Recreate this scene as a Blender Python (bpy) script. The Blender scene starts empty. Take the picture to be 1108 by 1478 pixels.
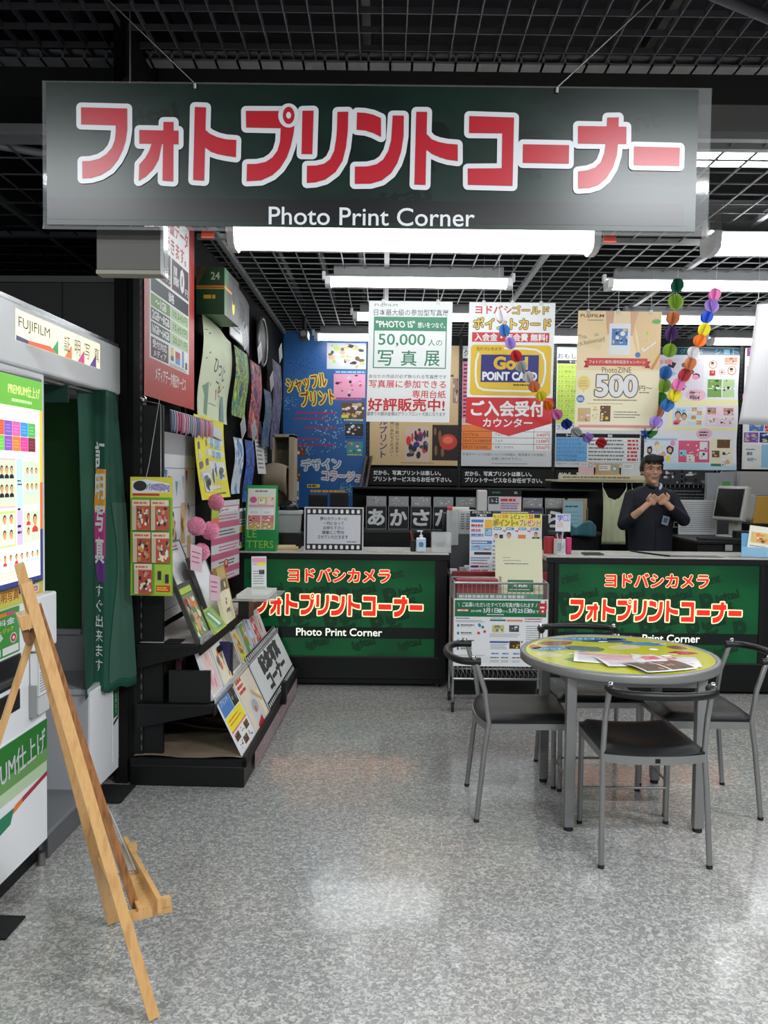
import bpy, bmesh, math, random
from mathutils import Vector, Matrix, Euler
scn = bpy.context.scene
COL = scn.collection
random.seed(5)
rad = math.radians
# ------------------------------------------------------------------ camera, world, lights, exposure
F = 1200.0
cam_d = bpy.data.cameras.new('camera'); cam = bpy.data.objects.new('camera', cam_d); COL.objects.link(cam)
scn.camera = cam
cam_d.sensor_fit = 'VERTICAL'; cam_d.sensor_height = 24.0; cam_d.lens = 24.0 * F / 1478.0
cam_d.clip_start = 0.05; cam_d.clip_end = 60
PITCH = math.atan(51.4 / F)
cam.matrix_world = Matrix.Translation((0, 0, 1.51)) @ Matrix.Rotation(rad(90) - PITCH, 4, 'X') @ Matrix.Rotation(rad(0.65), 4, 'Z')
scn.view_settings.view_transform = 'Standard'; scn.view_settings.look = 'None'
scn.view_settings.gamma = 1; scn.view_settings.use_curve_mapping = False
scn.view_settings.exposure = 0.22
w = bpy.data.worlds.new('world'); scn.world = w; w.use_nodes = True
w.node_tree.nodes['Background'].inputs[0].default_value = (0.75, 0.85, 1, 1)
w.node_tree.nodes['Background'].inputs[1].default_value = 0.03
TUBE_POWER = 12.0

def area_lamp(loc, sx, sy, power, rot=(0, 0, 0), col=(0.94, 0.97, 1.0)):
    l = bpy.data.lights.new('store_lamp', 'AREA'); l.shape = 'RECTANGLE'; l.size = sx; l.size_y = sy
    l.energy = power; l.color = col
    o = bpy.data.objects.new('store_lamp', l); COL.objects.link(o); o.location = loc
    o.rotation_euler = rot
    return o
# rows of fluorescent lamps of the sales floor behind and beside the photographer
for lx, ly, p in ((-1.9, 0.9, 50), (1.6, 0.9, 95), (-1.6, -1.2, 70), (0.9, -1.2, 70), (3.4, -0.4, 70), (3.6, 2.4, 70)):
    area_lamp((lx, ly, 3.0), 1.25, 0.14, p)

# ------------------------------------------------------------------ materials
def lin(c):
    r = []
    for x in c[:3]:
        x = x / 255.0
        r.append(x / 12.92 if x <= 0.04045 else ((x + 0.055) / 1.055) ** 2.4)
    return (r[0], r[1], r[2], 1)
from mathutils.geometry import tessellate_polygon
_mats = {}
def mat(col, rough=0.55, metal=0.0, emit=0.0, spec=0.5, coat=0.0, alpha=1.0, trans=0.0, name=None):
    key = (tuple(col), rough, metal, emit, spec, coat, alpha, trans)
    if key in _mats: return _mats[key]
    m = bpy.data.materials.new(name or 'paint'); m.use_nodes = True
    b = m.node_tree.nodes['Principled BSDF']
    b.inputs['Base Color'].default_value = lin(col)
    b.inputs['Roughness'].default_value = rough; b.inputs['Metallic'].default_value = metal
    b.inputs['Specular IOR Level'].default_value = spec
    b.inputs['Coat Weight'].default_value = coat; b.inputs['Coat Roughness'].default_value = 0.08
    b.inputs['Alpha'].default_value = alpha; b.inputs['Transmission Weight'].default_value = trans
    if emit:
        b.inputs['Emission Color'].default_value = lin(col); b.inputs['Emission Strength'].default_value = emit
    if emit: m.cycles.emission_sampling = 'NONE'
    _mats[key] = m
    return m
def noise_mat(name, cols, scale=(8, 8, 8), rough=0.5, stops=None, metal=0, bump=0, detail=3, interp='LINEAR', coat=0, dist=0.0, bump_scale=None, spec=0.5, emit=0):
    m = bpy.data.materials.new(name); m.use_nodes = True
    nt = m.node_tree; b = nt.nodes['Principled BSDF']
    tc = nt.nodes.new('ShaderNodeTexCoord'); mp = nt.nodes.new('ShaderNodeMapping')
    nt.links.new(tc.outputs['Object'], mp.inputs[0]); mp.inputs['Scale'].default_value = scale
    n = nt.nodes.new('ShaderNodeTexNoise'); n.inputs['Scale'].default_value = 1; n.inputs['Detail'].default_value = detail
    n.inputs['Distortion'].default_value = dist
    nt.links.new(mp.outputs[0], n.inputs['Vector'])
    r = nt.nodes.new('ShaderNodeValToRGB'); r.color_ramp.interpolation = interp
    k = len(cols); stops = stops or [0.3 + 0.4 * i / max(1, k - 1) for i in range(k)]
    while len(r.color_ramp.elements) < k: r.color_ramp.elements.new(0.5)
    for e, c, s in zip(r.color_ramp.elements, cols, stops): e.position = s; e.color = lin(c) if isinstance(c, tuple) else tuple(c.node_tree.nodes['Principled BSDF'].inputs['Base Color'].default_value)
    nt.links.new(n.outputs['Fac'], r.inputs[0]); nt.links.new(r.outputs[0], b.inputs['Base Color'])
    b.inputs['Roughness'].default_value = rough; b.inputs['Metallic'].default_value = metal; b.inputs['Coat Weight'].default_value = coat
    b.inputs['Specular IOR Level'].default_value = spec
    if emit:
        nt.links.new(r.outputs[0], b.inputs['Emission Color']); b.inputs['Emission Strength'].default_value = emit; m.cycles.emission_sampling = 'NONE'
    if bump:
        bp = nt.nodes.new('ShaderNodeBump'); bp.inputs['Strength'].default_value = bump; bp.inputs['Distance'].default_value = 0.002
        nt.links.new(n.outputs['Fac'], bp.inputs['Height']); nt.links.new(bp.outputs[0], b.inputs['Normal'])
    return m

WHITE = mat((226, 228, 228), 0.5, name='white_print'); BLACK = mat((9, 10, 11), 0.55, spec=.35, name='black_paint')
BLACKM = mat((12, 13, 14), 0.4, spec=.4, name='black_laminate'); STEEL = mat((150, 150, 148), 0.35, 1.0, name='brushed_steel')
SILVER = mat((150, 150, 150), 0.38, 0.75, name='silver_paint'); CHROME = mat((205, 205, 205), 0.15, 1.0, name='chrome')
VINYL = mat((15, 15, 16), 0.45, spec=.4, name='black_vinyl'); RUBBER = mat((20, 20, 20), 0.8, name='rubber')
ACRYL = mat((235, 240, 240), 0.05, alpha=0.10, coat=0.6, name='clear_acrylic')
PETG = mat((225, 228, 228), 0.12, alpha=0.35, name='clear_plastic')

# ------------------------------------------------------------------ mesh builders
class MB:
    def __init__(s): s.v = []; s.f = []; s.m = []; s.sm = []; s.mats = []
    def mi(s, m):
        if m not in s.mats: s.mats.append(m)
        return s.mats.index(m)
    def add(s, vs, fs, m, smooth=False, M=None):
        o = len(s.v); k = s.mi(m)
        s.v += [tuple(M @ Vector(v)) for v in vs] if M else [tuple(v) for v in vs]
        for f in fs: s.f.append([i + o for i in f]); s.m.append(k); s.sm.append(smooth)
        return s
    def box(s, x0, y0, z0, x1, y1, z1, m, b=0, M=None):
        x0, x1 = min(x0, x1), max(x0, x1); y0, y1 = min(y0, y1), max(y0, y1); z0, z1 = min(z0, z1), max(z0, z1)
        if b <= 0:
            vs = [(x, y, z) for z in (z0, z1) for y in (y0, y1) for x in (x0, x1)]
            fs = [(0, 2, 3, 1), (4, 5, 7, 6), (0, 1, 5, 4), (2, 6, 7, 3), (0, 4, 6, 2), (1, 3, 7, 5)]
            return s.add(vs, fs, m, M=M)
        b = min(b, (x1 - x0) / 2.01, (y1 - y0) / 2.01, (z1 - z0) / 2.01)
        bm = bmesh.new(); bmesh.ops.create_cube(bm, size=1)
        for v in bm.verts:
            v.co = ((x0 + x1) / 2 + v.co.x * (x1 - x0), (y0 + y1) / 2 + v.co.y * (y1 - y0), (z0 + z1) / 2 + v.co.z * (z1 - z0))
        bmesh.ops.bevel(bm, geom=bm.edges[:], offset=b, segments=2, profile=0.5, affect='EDGES')
        bm.verts.index_update()
        s.add([v.co.copy() for v in bm.verts], [[v.index for v in f.verts] for f in bm.faces], m, M=M); bm.free()
        return s
    def cyl(s, p0, p1, r, m, n=12, r1=None, M=None, caps=True):
        return s.tube([p0, p1], [r, r if r1 is None else r1], m, n, M, caps)
    def tube(s, pts, r, m, n=10, M=None, caps=True):
        pts = [Vector(p) for p in pts]; k = len(pts)
        rs = r if isinstance(r, (list, tuple)) else [r] * k
        vs = []; fs = []; a = None
        for i, p in enumerate(pts):
            d = (pts[min(i + 1, k - 1)] - pts[max(i - 1, 0)]).normalized()
            if a is None:
                a = Vector((0, 0, 1)) if abs(d.z) < 0.9 else Vector((1, 0, 0))
            a = (a - d * a.dot(d)).normalized(); b = d.cross(a)
            for j in range(n):
                t = 2 * math.pi * j / n
                vs.append(p + (a * math.cos(t) + b * math.sin(t)) * rs[i])
        for i in range(k - 1):
            for j in range(n):
                fs.append((i * n + j, i * n + (j + 1) % n, (i + 1) * n + (j + 1) % n, (i + 1) * n + j))
        s.add(vs, fs, m, True, M)
        if caps:
            s.add(vs[:n], [list(range(n))[::-1]], m, False, M); s.add(vs[-n:], [list(range(n))], m, False, M)
        return s
    def ell(s, c, r, m, nu=12, nv=8, M=None):
        vs = []; fs = []
        for i in range(nv + 1):
            ph = math.pi * i / nv
            for j in range(nu):
                th = 2 * math.pi * j / nu
                vs.append((c[0] + r[0] * math.sin(ph) * math.cos(th), c[1] + r[1] * math.sin(ph) * math.sin(th), c[2] + r[2] * math.cos(ph)))
        for i in range(nv):
            for j in range(nu):
                q = [i * nu + j, (i + 1) * nu + j, (i + 1) * nu + (j + 1) % nu, i * nu + (j + 1) % nu]
                fs.append(q)
        return s.add(vs, fs, m, True, M)
    def prism(s, poly, z0, z1, m, M=None, side=None):
        n = len(poly)
        vs = [(x, y, z0) for x, y in poly] + [(x, y, z1) for x, y in poly]
        s.add(vs, [list(range(n))[::-1], list(range(n, 2 * n))], m, False, M)
        s.add(vs, [(i, (i + 1) % n, n + (i + 1) % n, n + i) for i in range(n)], side or m, False, M)
        return s
    def grid(s, fn, nu, nv, m, th=0, smooth=True):
        vs = [fn(i / nu, j / nv) for j in range(nv + 1) for i in range(nu + 1)]
        fs = [(j * (nu + 1) + i, j * (nu + 1) + i + 1, (j + 1) * (nu + 1) + i + 1, (j + 1) * (nu + 1) + i) for j in range(nv) for i in range(nu)]
        return s.add(vs, fs, m, smooth)
    def mesh(s, name):
        me = bpy.data.meshes.new(name); me.from_pydata(s.v, [], s.f)
        for m in s.mats: me.materials.append(m)
        me.polygons.foreach_set('material_index', s.m); me.polygons.foreach_set('use_smooth', s.sm)
        me.update()
        return me
    def build(s, name, parent=None, loc=(0, 0, 0), rot=(0, 0, 0), thick=0, bevel=0):
        o = bpy.data.objects.new(name, s.mesh(name)); COL.objects.link(o)
        o.location = loc; o.rotation_euler = rot
        if parent is not None: o.parent = parent
        if thick:
            md = o.modifiers.new('solid', 'SOLIDIFY'); md.thickness = thick; md.offset = -1
        return o
def tag(o, label=None, cat=None, group=None, kind=None):
    if label: o['label'] = label
    if cat: o['category'] = cat
    if group: o['group'] = group
    if kind: o['kind'] = kind
    return o
def thing(name, label, cat, loc=(0, 0, 0), rz=0.0, group=None, rot=None):
    o = bpy.data.objects.new(name, None); COL.objects.link(o); o.empty_display_size = 0.1
    o.location = loc; o.rotation_euler = rot or (0, 0, rz)
    return tag(o, label, cat, group)
def dup(o, label=None, loc=None, rot=None, group=None):
    c = o.copy(); COL.objects.link(c)
    if loc is not None: c.location = loc
    if rot is not None: c.rotation_euler = rot
    if label: c['label'] = label
    if group: c['group'] = group
    for ch in [x for x in bpy.data.objects if x.parent == o]:
        d = dup(ch); d.parent = c
    return c

# ------------------------------------------------------------------ lettering
_tc = {}
def tmesh(body, bold=0.0, res=2):
    key = (body, bold, res)
    if key in _tc: return _tc[key]
    c = bpy.data.curves.new('t', 'FONT'); c.body = body; c.offset = bold; c.resolution_u = res
    o = bpy.data.objects.new('t', c); me = o.to_mesh()
    vs = [(v.co.x, v.co.y) for v in me.vertices]; fs = [list(p.vertices) for p in me.polygons]
    o.to_mesh_clear(); bpy.data.objects.remove(o); bpy.data.curves.remove(c)
    if not vs: vs = [(0, 0), (1, 0), (1, 1)]; fs = []
    x0 = min(v[0] for v in vs); x1 = max(v[0] for v in vs); y0 = min(v[1] for v in vs); y1 = max(v[1] for v in vs)
    dx = max(x1 - x0, 1e-4); dy = max(y1 - y0, 1e-4)
    _tc[key] = ([((x - x0) / dx, (y - y0) / dy) for x, y in vs], fs, dx, dy)
    return _tc[key]

class Sheet(MB):
    """a flat printed thing designed in its own units (u right, v DOWN), W x H metres, local x right, y up, z out of the face"""
    def __init__(s, W, H, wu, hu, base=None, th=0.002, warp=None, back=None, ou=0, ov=0):
        super().__init__(); s.ou, s.ov = ou, ov; s.W, s.H, s.wu, s.hu = W, H, wu, hu; s.warp = warp; s.lay = []; s.th = th
        base = base or WHITE
        if warp is None:
            s.box(0, 0, -th, W, H, 0, base)
        else:
            s.warped_quad(ou, ov, ou + wu, ov + hu, 0, base); s.warped_quad(ou, ov, ou + wu, ov + hu, -th, back or base, flip=True)
    def P(s, u, v, z=0):
        u -= s.ou; v -= s.ov
        x, y = u / s.wu * s.W, s.H * (1 - v / s.hu)
        if s.warp:
            dx, dy, dz = s.warp(u / s.wu, v / s.hu); return (x + dx, y + dy, z + dz)
        return (x, y, z)
    def warped_quad(s, u0, v0, u1, v1, z, m, flip=False):
        nu = max(1, int(abs(u1 - u0) / s.wu * 16 + .5)); nv = max(1, int(abs(v1 - v0) / s.hu * 16 + .5))
        vs = [s.P(u0 + (u1 - u0) * i / nu, v0 + (v1 - v0) * j / nv, z) for j in range(nv + 1) for i in range(nu + 1)]
        fs = [(j * (nu + 1) + i, (j + 1) * (nu + 1) + i, (j + 1) * (nu + 1) + i + 1, j * (nu + 1) + i + 1) for j in range(nv) for i in range(nu)]
        if flip: fs = [f[::-1] for f in fs]
        s.add(vs, fs, m, True)
    def z(s, b, step=0.0004):
        k = 0
        for (a, l) in s.lay:
            if a[0] < b[2] and a[2] > b[0] and a[1] < b[3] and a[3] > b[1]: k = max(k, l)
        s.lay.append((b, k + 1)); return (k + 1) * step
    def rect(s, u0, v0, u1, v1, m):
        u0, u1 = min(u0, u1), max(u0, u1); v0, v1 = min(v0, v1), max(v0, v1)
        z = s.z((u0, v0, u1, v1))
        if s.warp: s.warped_quad(u0, v0, u1, v1, z, m)
        else: s.add([s.P(u0, v1, z), s.P(u1, v1, z), s.P(u1, v0, z), s.P(u0, v0, z)], [(0, 1, 2, 3)], m)
        return s
    def poly(s, pts, m):
        b = (min(p[0] for p in pts), min(p[1] for p in pts), max(p[0] for p in pts), max(p[1] for p in pts))
        z = s.z(b); a = sum(pts[i][0] * pts[(i + 1) % len(pts)][1] - pts[(i + 1) % len(pts)][0] * pts[i][1] for i in range(len(pts)))
        if a > 0: pts = pts[::-1]
        s.add([s.P(u, v, z) for u, v in pts], [list(range(len(pts)))], m); return s
    def ellipse(s, cu, cv, ru, rv, m, n=16, a0=0, a1=360):
        pts = [(cu + ru * math.cos(rad(a0 + (a1 - a0) * i / n)), cv + rv * math.sin(rad(a0 + (a1 - a0) * i / n))) for i in range(n + (a1 - a0 < 360))]
        return s.poly(pts, m)
    def rrect(s, u0, v0, u1, v1, r, m):
        pts = []
        for cx, cy, a in ((u1 - r, v1 - r, 0), (u0 + r, v1 - r, 90), (u0 + r, v0 + r, 180), (u1 - r, v0 + r, 270)):
            for i in range(5): pts.append((cx + r * math.cos(rad(a + i * 22.5)), cy + r * math.sin(rad(a + i * 22.5))))
        return s.poly(pts, m)
    def frame(s, u0, v0, u1, v1, w, m):
        s.rect(u0, v0, u1, v0 + w, m).rect(u0, v1 - w, u1, v1, m).rect(u0, v0 + w, u0 + w, v1 - w, m); return s.rect(u1 - w, v0 + w, u1, v1 - w, m)
    def text(s, body, u0, v0, u1, v1, m, bold=0.0, out=None, ow=0, res=2, rot=0, shear=0):
        heavy = 0
        if bold >= .02 and any(ord(c_) > 0x3000 for c_ in body): heavy = (bold - .008) * .95 * abs(v1 - v0) ; bold = .0
        vs, fs, dx, dy = tmesh(body, bold, res)
        pad = ow * 1.1; b = (min(u0, u1) - pad, v0 - pad, max(u0, u1) + pad, v1 + pad)
        def put(du, dv, z, mm):
            P = []
            cu, cv = (u0 + u1) / 2, (v0 + v1) / 2; ca, sa = math.cos(rad(rot)), math.sin(rad(rot))
            for x, y in vs:
                u = u0 + x * (u1 - u0) + du + shear * (y - .5) * (v1 - v0); v = v1 - y * (v1 - v0) + dv
                if rot: u, v = cu + (u - cu) * ca - (v - cv) * sa, cv + (u - cu) * sa + (v - cv) * ca
                P.append(s.P(u, v, z))
            s.add(P, fs, mm)
        if out:
            z = s.z(b)
            for k in range(8): put(ow * math.cos(k * math.pi / 4), ow * math.sin(k * math.pi / 4), z + k * 0.00004, out)
        z = s.z(b)
        if heavy:
            for k in range(8): put(heavy * math.cos(k * math.pi / 4 + .4), heavy * math.sin(k * math.pi / 4 + .4), z + k * 0.00003, m)
            z += .00026
        put(0, 0, z, m); return s
    def vtext(s, body, u0, v0, u1, v1, m, bold=0.0, out=None, ow=0):
        n = len(body); h = (v1 - v0) / n
        for i, ch in enumerate(body):
            if ch == ' ': continue
            _, _, dx, dy = tmesh(ch, bold)
            a, b = v0 + i * h + h * .07, v0 + (i + 1) * h - h * .07
            fy = min(1, dy / 0.88); fx = min(1, dx / 0.92)
            if ch == 'ー':
                c = (u0 + u1) / 2; s.rect(c - (u1 - u0) * .08, a, c + (u1 - u0) * .08, b, m); continue
            cu, cv = (u0 + u1) / 2, (a + b) / 2; hw, hh = (u1 - u0) / 2 * fx, (b - a) / 2 * fy
            s.text(ch, cu - hw, cv - hh, cu + hw, cv + hh, m, bold, out, ow)
        return s
    def greek(s, u0, v0, u1, v1, rows, m, fill=0.45, seed=1, full=0.75):
        """rows of print too small to read"""
        R = random.Random(seed); h = (v1 - v0) / rows; z = s.z((u0, v0, u1, v1))
        for i in range(rows):
            a = v0 + (i + .5 - fill / 2) * h; b = a + fill * h; u = u0; end = u0 + (u1 - u0) * (R.uniform(full, 1))
            while u < end:
                w_ = h * fill * R.uniform(.8, 3.2); e = min(u + w_, end)
                s.add([s.P(u, b, z), s.P(e, b, z), s.P(e, a, z), s.P(u, a, z)], [(0, 1, 2, 3)], m); u = e + h * fill * R.uniform(.2, .5)
        return s
    def pic(s, u0, v0, u1, v1, bg, cols, n=14, seed=1, lo=.08, hi=.35):
        """a small printed photograph: patches of colour clipped to its frame"""
        R = random.Random(seed); s.rect(u0, v0, u1, v1, bg); w_, h_ = u1 - u0, v1 - v0; z0 = s.z((u0, v0, u1, v1))
        for i in range(n):
            a, b = w_ * R.uniform(lo, hi) / 2, h_ * R.uniform(lo, hi) / 2
            cu, cv = R.uniform(u0 + a, u1 - a), R.uniform(v0 + b, v1 - b); k = R.choice((4, 6, 9)); ph = R.uniform(0, 6)
            pts = [(cu + a * math.cos(-ph - 6.2832 * j / k), cv + b * math.sin(-ph - 6.2832 * j / k)) for j in range(k)]
            s.add([s.P(p[0], p[1], z0 + i * 0.00003) for p in pts], [list(range(k))], R.choice(cols))
        return s
    def person(s, cu, v0, v1, skin, hair, cloth, red=None):
        """a printed portrait: shoulders, face and hair"""
        h = v1 - v0; w_ = h * .36
        s.poly([(cu - w_, v1), (cu - w_ * .9, v1 - h * .22), (cu - w_ * .3, v1 - h * .34), (cu + w_ * .3, v1 - h * .34), (cu + w_ * .9, v1 - h * .22), (cu + w_, v1)], cloth)
        s.ellipse(cu, v0 + h * .30, w_ * .66, h * .30, hair, 12); s.ellipse(cu, v0 + h * .40, w_ * .55, h * .28, skin, 12); return s

A = math.atan(38 / 1200.0)          # the left-hand wall and booth stand 1.8 degrees off the counters
SV = Vector((math.sin(A), math.cos(A), 0)); TV = Vector((math.cos(A), -math.sin(A), 0))
def LP(s_, t_, z=0.0): return SV * s_ + TV * t_ + Vector((0, 0, z))
LROT = (rad(90), 0, rad(90) - A)     # a sheet on the left wall: local x along the wall, y up, z into the room
# ------------------------------------------------------------------ the setting
def floor_mat():
    m = bpy.data.materials.new('speckled_floor'); m.use_nodes = True; nt = m.node_tree; b = nt.nodes['Principled BSDF']
    tc = nt.nodes.new('ShaderNodeTexCoord')
    def ramp(scale, detail, dist, stops, rough=.5):
        n = nt.nodes.new('ShaderNodeTexNoise'); n.inputs['Scale'].default_value = scale; n.inputs['Detail'].default_value = detail
        n.inputs['Distortion'].default_value = dist; n.inputs['Roughness'].default_value = rough
        nt.links.new(tc.outputs['Object'], n.inputs['Vector'])
        r = nt.nodes.new('ShaderNodeValToRGB'); e = r.color_ramp.elements
        while len(e) < len(stops): e.new(.5)
        for q, (p, c) in zip(e, stops): q.position = p; q.color = lin(c)
        nt.links.new(n.outputs['Fac'], r.inputs[0]); return r
    a = ramp(58, 1.5, 1.3, [(.42, (132, 134, 134)), (.50, (152, 153, 152)), (.58, (168, 168, 166)), (.68, (186, 186, 183))])
    d = ramp(130, 1, .5, [(.36, (150, 150, 150)), (.45, (255, 255, 255))])
    e = ramp(.9, 2, 0, [(.3, (242, 242, 242)), (.7, (255, 251, 244))])
    def mul(x, y, f):
        k = nt.nodes.new('ShaderNodeMix'); k.data_type = 'RGBA'; k.blend_type = 'MULTIPLY'; k.inputs[0].default_value = f
        nt.links.new(x, k.inputs[6]); nt.links.new(y, k.inputs[7]); return k.outputs[2]
    c = mul(mul(a.outputs[0], d.outputs[0], .35), e.outputs[0], 1)
    nt.links.new(c, b.inputs['Base Color'])
    b.inputs['Roughness'].default_value = .14; b.inputs['Specular IOR Level'].default_value = .55
    n = nt.nodes.new('ShaderNodeTexNoise'); n.inputs['Scale'].default_value = 3.5; nt.links.new(tc.outputs['Object'], n.inputs['Vector'])
    bp = nt.nodes.new('ShaderNodeBump'); bp.inputs['Strength'].default_value = .06; bp.inputs['Distance'].default_value = .05
    nt.links.new(n.outputs['Fac'], bp.inputs['Height']); nt.links.new(bp.outputs[0], b.inputs['Normal'])
    return m
fm = floor_mat()
o = MB().box(-4.5, -3.5, -.05, 6.5, 9.0, 0, fm).build('floor'); tag(o, kind='structure')
DARKC = mat((44, 45, 48), 0.9, name='dark_soffit'); DARKW = mat((58, 58, 57), 0.7, name='dark_grey_wall')
o = MB().box(-4.5, -3.5, 4.05, 6.5, 9.0, 4.15, DARKC).build('ceiling'); tag(o, kind='structure')
o = MB().box(-4.5, 8.86, 0, 6.5, 8.96, 4.05, BLACK).build('wall_back'); tag(o, kind='structure')
WBK = mat((10, 10, 11), .85, spec=.25, name='matt_black_board')
bl = MB(); bl.box(-.06, 0, 0, 0, 4.9, 4.05, WBK)
for k in range(6): bl.box(0, .02 + k * .92, .1, .022, .055 + k * .92, 2.9, WBK)
o = bl.build('wall_left', loc=LP(3.95, -1.36), rot=(0, 0, -A)); tag(o, kind='structure')
pw = MB(); pw.box(-3.2, 0, 0, -.05, .08, 2.46, DARKW); pw.box(-3.2, -.012, 2.44, -.05, .09, 2.47, mat((80, 80, 78), .6))
pw.box(-1.335, -.002, 0, -1.325, 0, 2.44, BLACK); pw.box(-.36, -.002, 0, -.352, 0, 2.44, BLACK)
o = pw.build('wall_partition', loc=LP(4.06, -1.36), rot=(0, 0, -A)); tag(o, kind='structure')
# open grid hung under the dark soffit
GR = mat((128, 130, 132), .5, .2, name='grid_wire'); GR2 = mat((168, 170, 172), .5, .2, name='grid_rail'); GRD = mat((86, 84, 90), .6, name='upper_grid')
g = MB(); zg = 3.0; x0, x1, y0, y1 = -1.34, 5.0, 3.72, 8.86
x = -1.067; 
while x < x1: g.box(x - .004, y0, zg - .004, x + .004, y1, zg + .004, GR); x += .1524
y = 3.80
while y < y1: g.box(x0, y - .003, zg, x1, y + .003, zg + .007, GR); y += .1524
x = -4.4
while x < -1.1: g.box(x - .004, 3.72, zg - .004, x + .004, 6.4, zg + .004, GR); x += .205
y = 3.8
while y < 6.4: g.box(-4.4, y - .003, zg, -1.1, y + .003, zg + .007, GR); y += .22
o = g.build('ceiling_grid'); tag(o, kind='structure')
g = MB()
for k in range(-4, 6):
    xx = -.0 + k * 1.067; g.box(xx - .017, 3.66, zg - .006, xx + .017, 8.86, zg + .026, GR2)
for yy in (3.69, 3.80, 5.30): g.box(-4.4, yy - .02, zg - .012, 5.0, yy + .02, zg + .02, GR2)
o = g.build('ceiling_rails'); tag(o, kind='structure')
g = MB(); zu = 3.6; x = -4.4
while x < 5: g.box(x - .003, -.5, zu, x + .003, 4.3, zu + .03, GRD); x += .112
y = .2
while y < 4.3: g.box(-4.4, y - .003, zu, 5, y + .003, zu + .03, GRD); y += .166
for k in range(-3, 4): g.box(k * 1.4 - .13, -.5, zu + .05, k * 1.4 - .09, 4.3, zu + .12, mat((70, 66, 64), .6))
g.box(-4.4, 4.28, zu - .01, 5, 4.36, zu + .0, mat((150, 150, 152), .6)); g.box(-4.4, 4.28, zu + .03, 5, 4.36, zu + .04, mat((150, 150, 152), .6))
x = -4.4
while x < 5: g.box(x, 4.28, zu - .01, x + .012, 4.36, zu + .04, mat((150, 150, 152), .6)); x += .11
o = g.build('ceiling_upper_grid'); tag(o, kind='structure')
# dark ducts above the lower grid
g = MB(); g.box(-4, 4.5, 3.5, 5, 4.9, 3.75, mat((62, 62, 60), .7)); g.box(-4, 6.3, 3.4, 5, 6.55, 3.6, mat((60, 62, 62), .7))
for k in range(4): g.cyl((-1.2 + k * .33, 3.9, 3.3), (-1.2 + k * .33, 8.8, 3.3), .03, mat((70, 70, 70), .5, .5), 8)
o = g.build('ceiling_ducts'); tag(o, kind='structure')
# sloping braces left and right of the sign
g = MB()
g.tube([(-2.2, 3.75, 3.03), (-1.5, 4.1, 3.03)], .02, GR2, 6); g.tube([(1.75, 3.78, 3.06), (2.3, 4.4, 3.4)], .02, GR2, 6)
g.tube([(1.3, 3.6, 3.58), (2.4, 4.2, 3.58)], .025, GRD, 6)
o = g.build('ceiling_braces'); tag(o, kind='structure')

# ------------------------------------------------------------------ fluorescent fixtures
TUBE = bpy.data.materials.new('lit_tube'); TUBE.use_nodes = True
_b = TUBE.node_tree.nodes['Principled BSDF']; _b.inputs['Base Color'].default_value = (1, 1, 1, 1)
_b.inputs['Emission Color'].default_value = (0.95, 0.985, 1.0, 1); _b.inputs['Emission Strength'].default_value = TUBE_POWER
REFL = mat((232, 234, 236), .35, name='white_reflector'); BODY = mat((140, 141, 142), .6, name='fixture_body')
def fixture(x0, x1, y, z, big, label):
    L = x1 - x0; k = 1.75 if big else 1.0
    t = thing('ceiling_light', label, 'ceiling light', ((x0 + x1) / 2, y, z), group=None)
    b = MB(); h = L / 2
    b.box(-h + .06, -.03 * k, .045 * k, h - .06, .03 * k, .12 * k, BODY, .004)
    b.box(-h + .3, -.012, .12 * k, -h + .33, .012, 3.0 - z, BODY); b.box(h - .33, -.012, .12 * k, h - .3, .012, 3.0 - z, BODY)
    b.build('housing', t)
    r = MB(); prof = [(-.07 * k, .030 * k), (-.03 * k, .047 * k), (.03 * k, .047 * k), (.07 * k, .030 * k)]
    n = len(prof); vs = [(-h, p[0], p[1]) for p in prof] + [(h, p[0], p[1]) for p in prof]
    r.add(vs, [(i, i + 1, n + i + 1, n + i) for i in range(n - 1)], REFL)
    r.build('reflector', t, thick=.002)
    d = MB(); q = [(-.055, .03), (-.042, -.012), (-.022, -.024), (.022, -.024), (.042, -.012), (.055, .03)]
    d.prism([(a_ * k, b_ * k) for a_, b_ in q], -h + .04, h - .04, TUBE, M=Matrix(((0, 0, 1, 0), (1, 0, 0, 0), (0, 1, 0, 0), (0, 0, 0, 1)))); d.build('lit_diffuser', t)
    for sx in (-1, 1):
        q2 = [(-.072, .034), (-.062, -.02), (-.03, -.032), (.03, -.032), (.062, -.02), (.072, .034)]
        MB().prism([(a_ * k, b_ * k) for a_, b_ in q2], sx * (h - .02) - .02, sx * (h - .02) + .02, REFL, M=Matrix(((0, 0, 1, 0), (1, 0, 0, 0), (0, 1, 0, 0), (0, 0, 0, 1)))).build('end_cap', t)
        MB().box(sx * (h + .012) - .012, -.02 * k, .02 * k, sx * (h + .012) + .012, .02 * k, .08 * k, REFL, .004).build('lamp_holder', t)
    return t
fixture(-.93, 1.24, 5.0, 2.895, True, 'large twin tube ceiling light right under the hanging title sign')
fixture(1.90, 4.07, 5.0, 2.895, True, 'large twin tube ceiling light at the right edge beside the title sign')
fixture(-.44, .90, 6.06, 2.90, False, 'single tube ceiling light above the green framed white exhibition poster')
fixture(1.58, 2.92, 6.06, 2.90, False, 'single tube ceiling light that the green and pink paper garlands hang before')
fixture(-.29, 1.05, 7.35, 2.90, False, 'single tube ceiling light half hidden behind the green framed exhibition poster')
fixture(2.02, 3.36, 7.35, 2.90, False, 'single tube ceiling light passing behind the cream 500 yen poster on the right')
fixture(-.72, .62, 8.45, 2.90, False, 'rearmost ceiling light just above the blue photo print banner')
fixture(1.05, 2.39, 8.45, 2.90, False, 'rearmost ceiling light seen between the yellow card poster and the cream 500 yen poster')
fixture(3.25, 4.59, 8.45, 2.90, False, 'rearmost ceiling light above the pastel photo goods poster')
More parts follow.
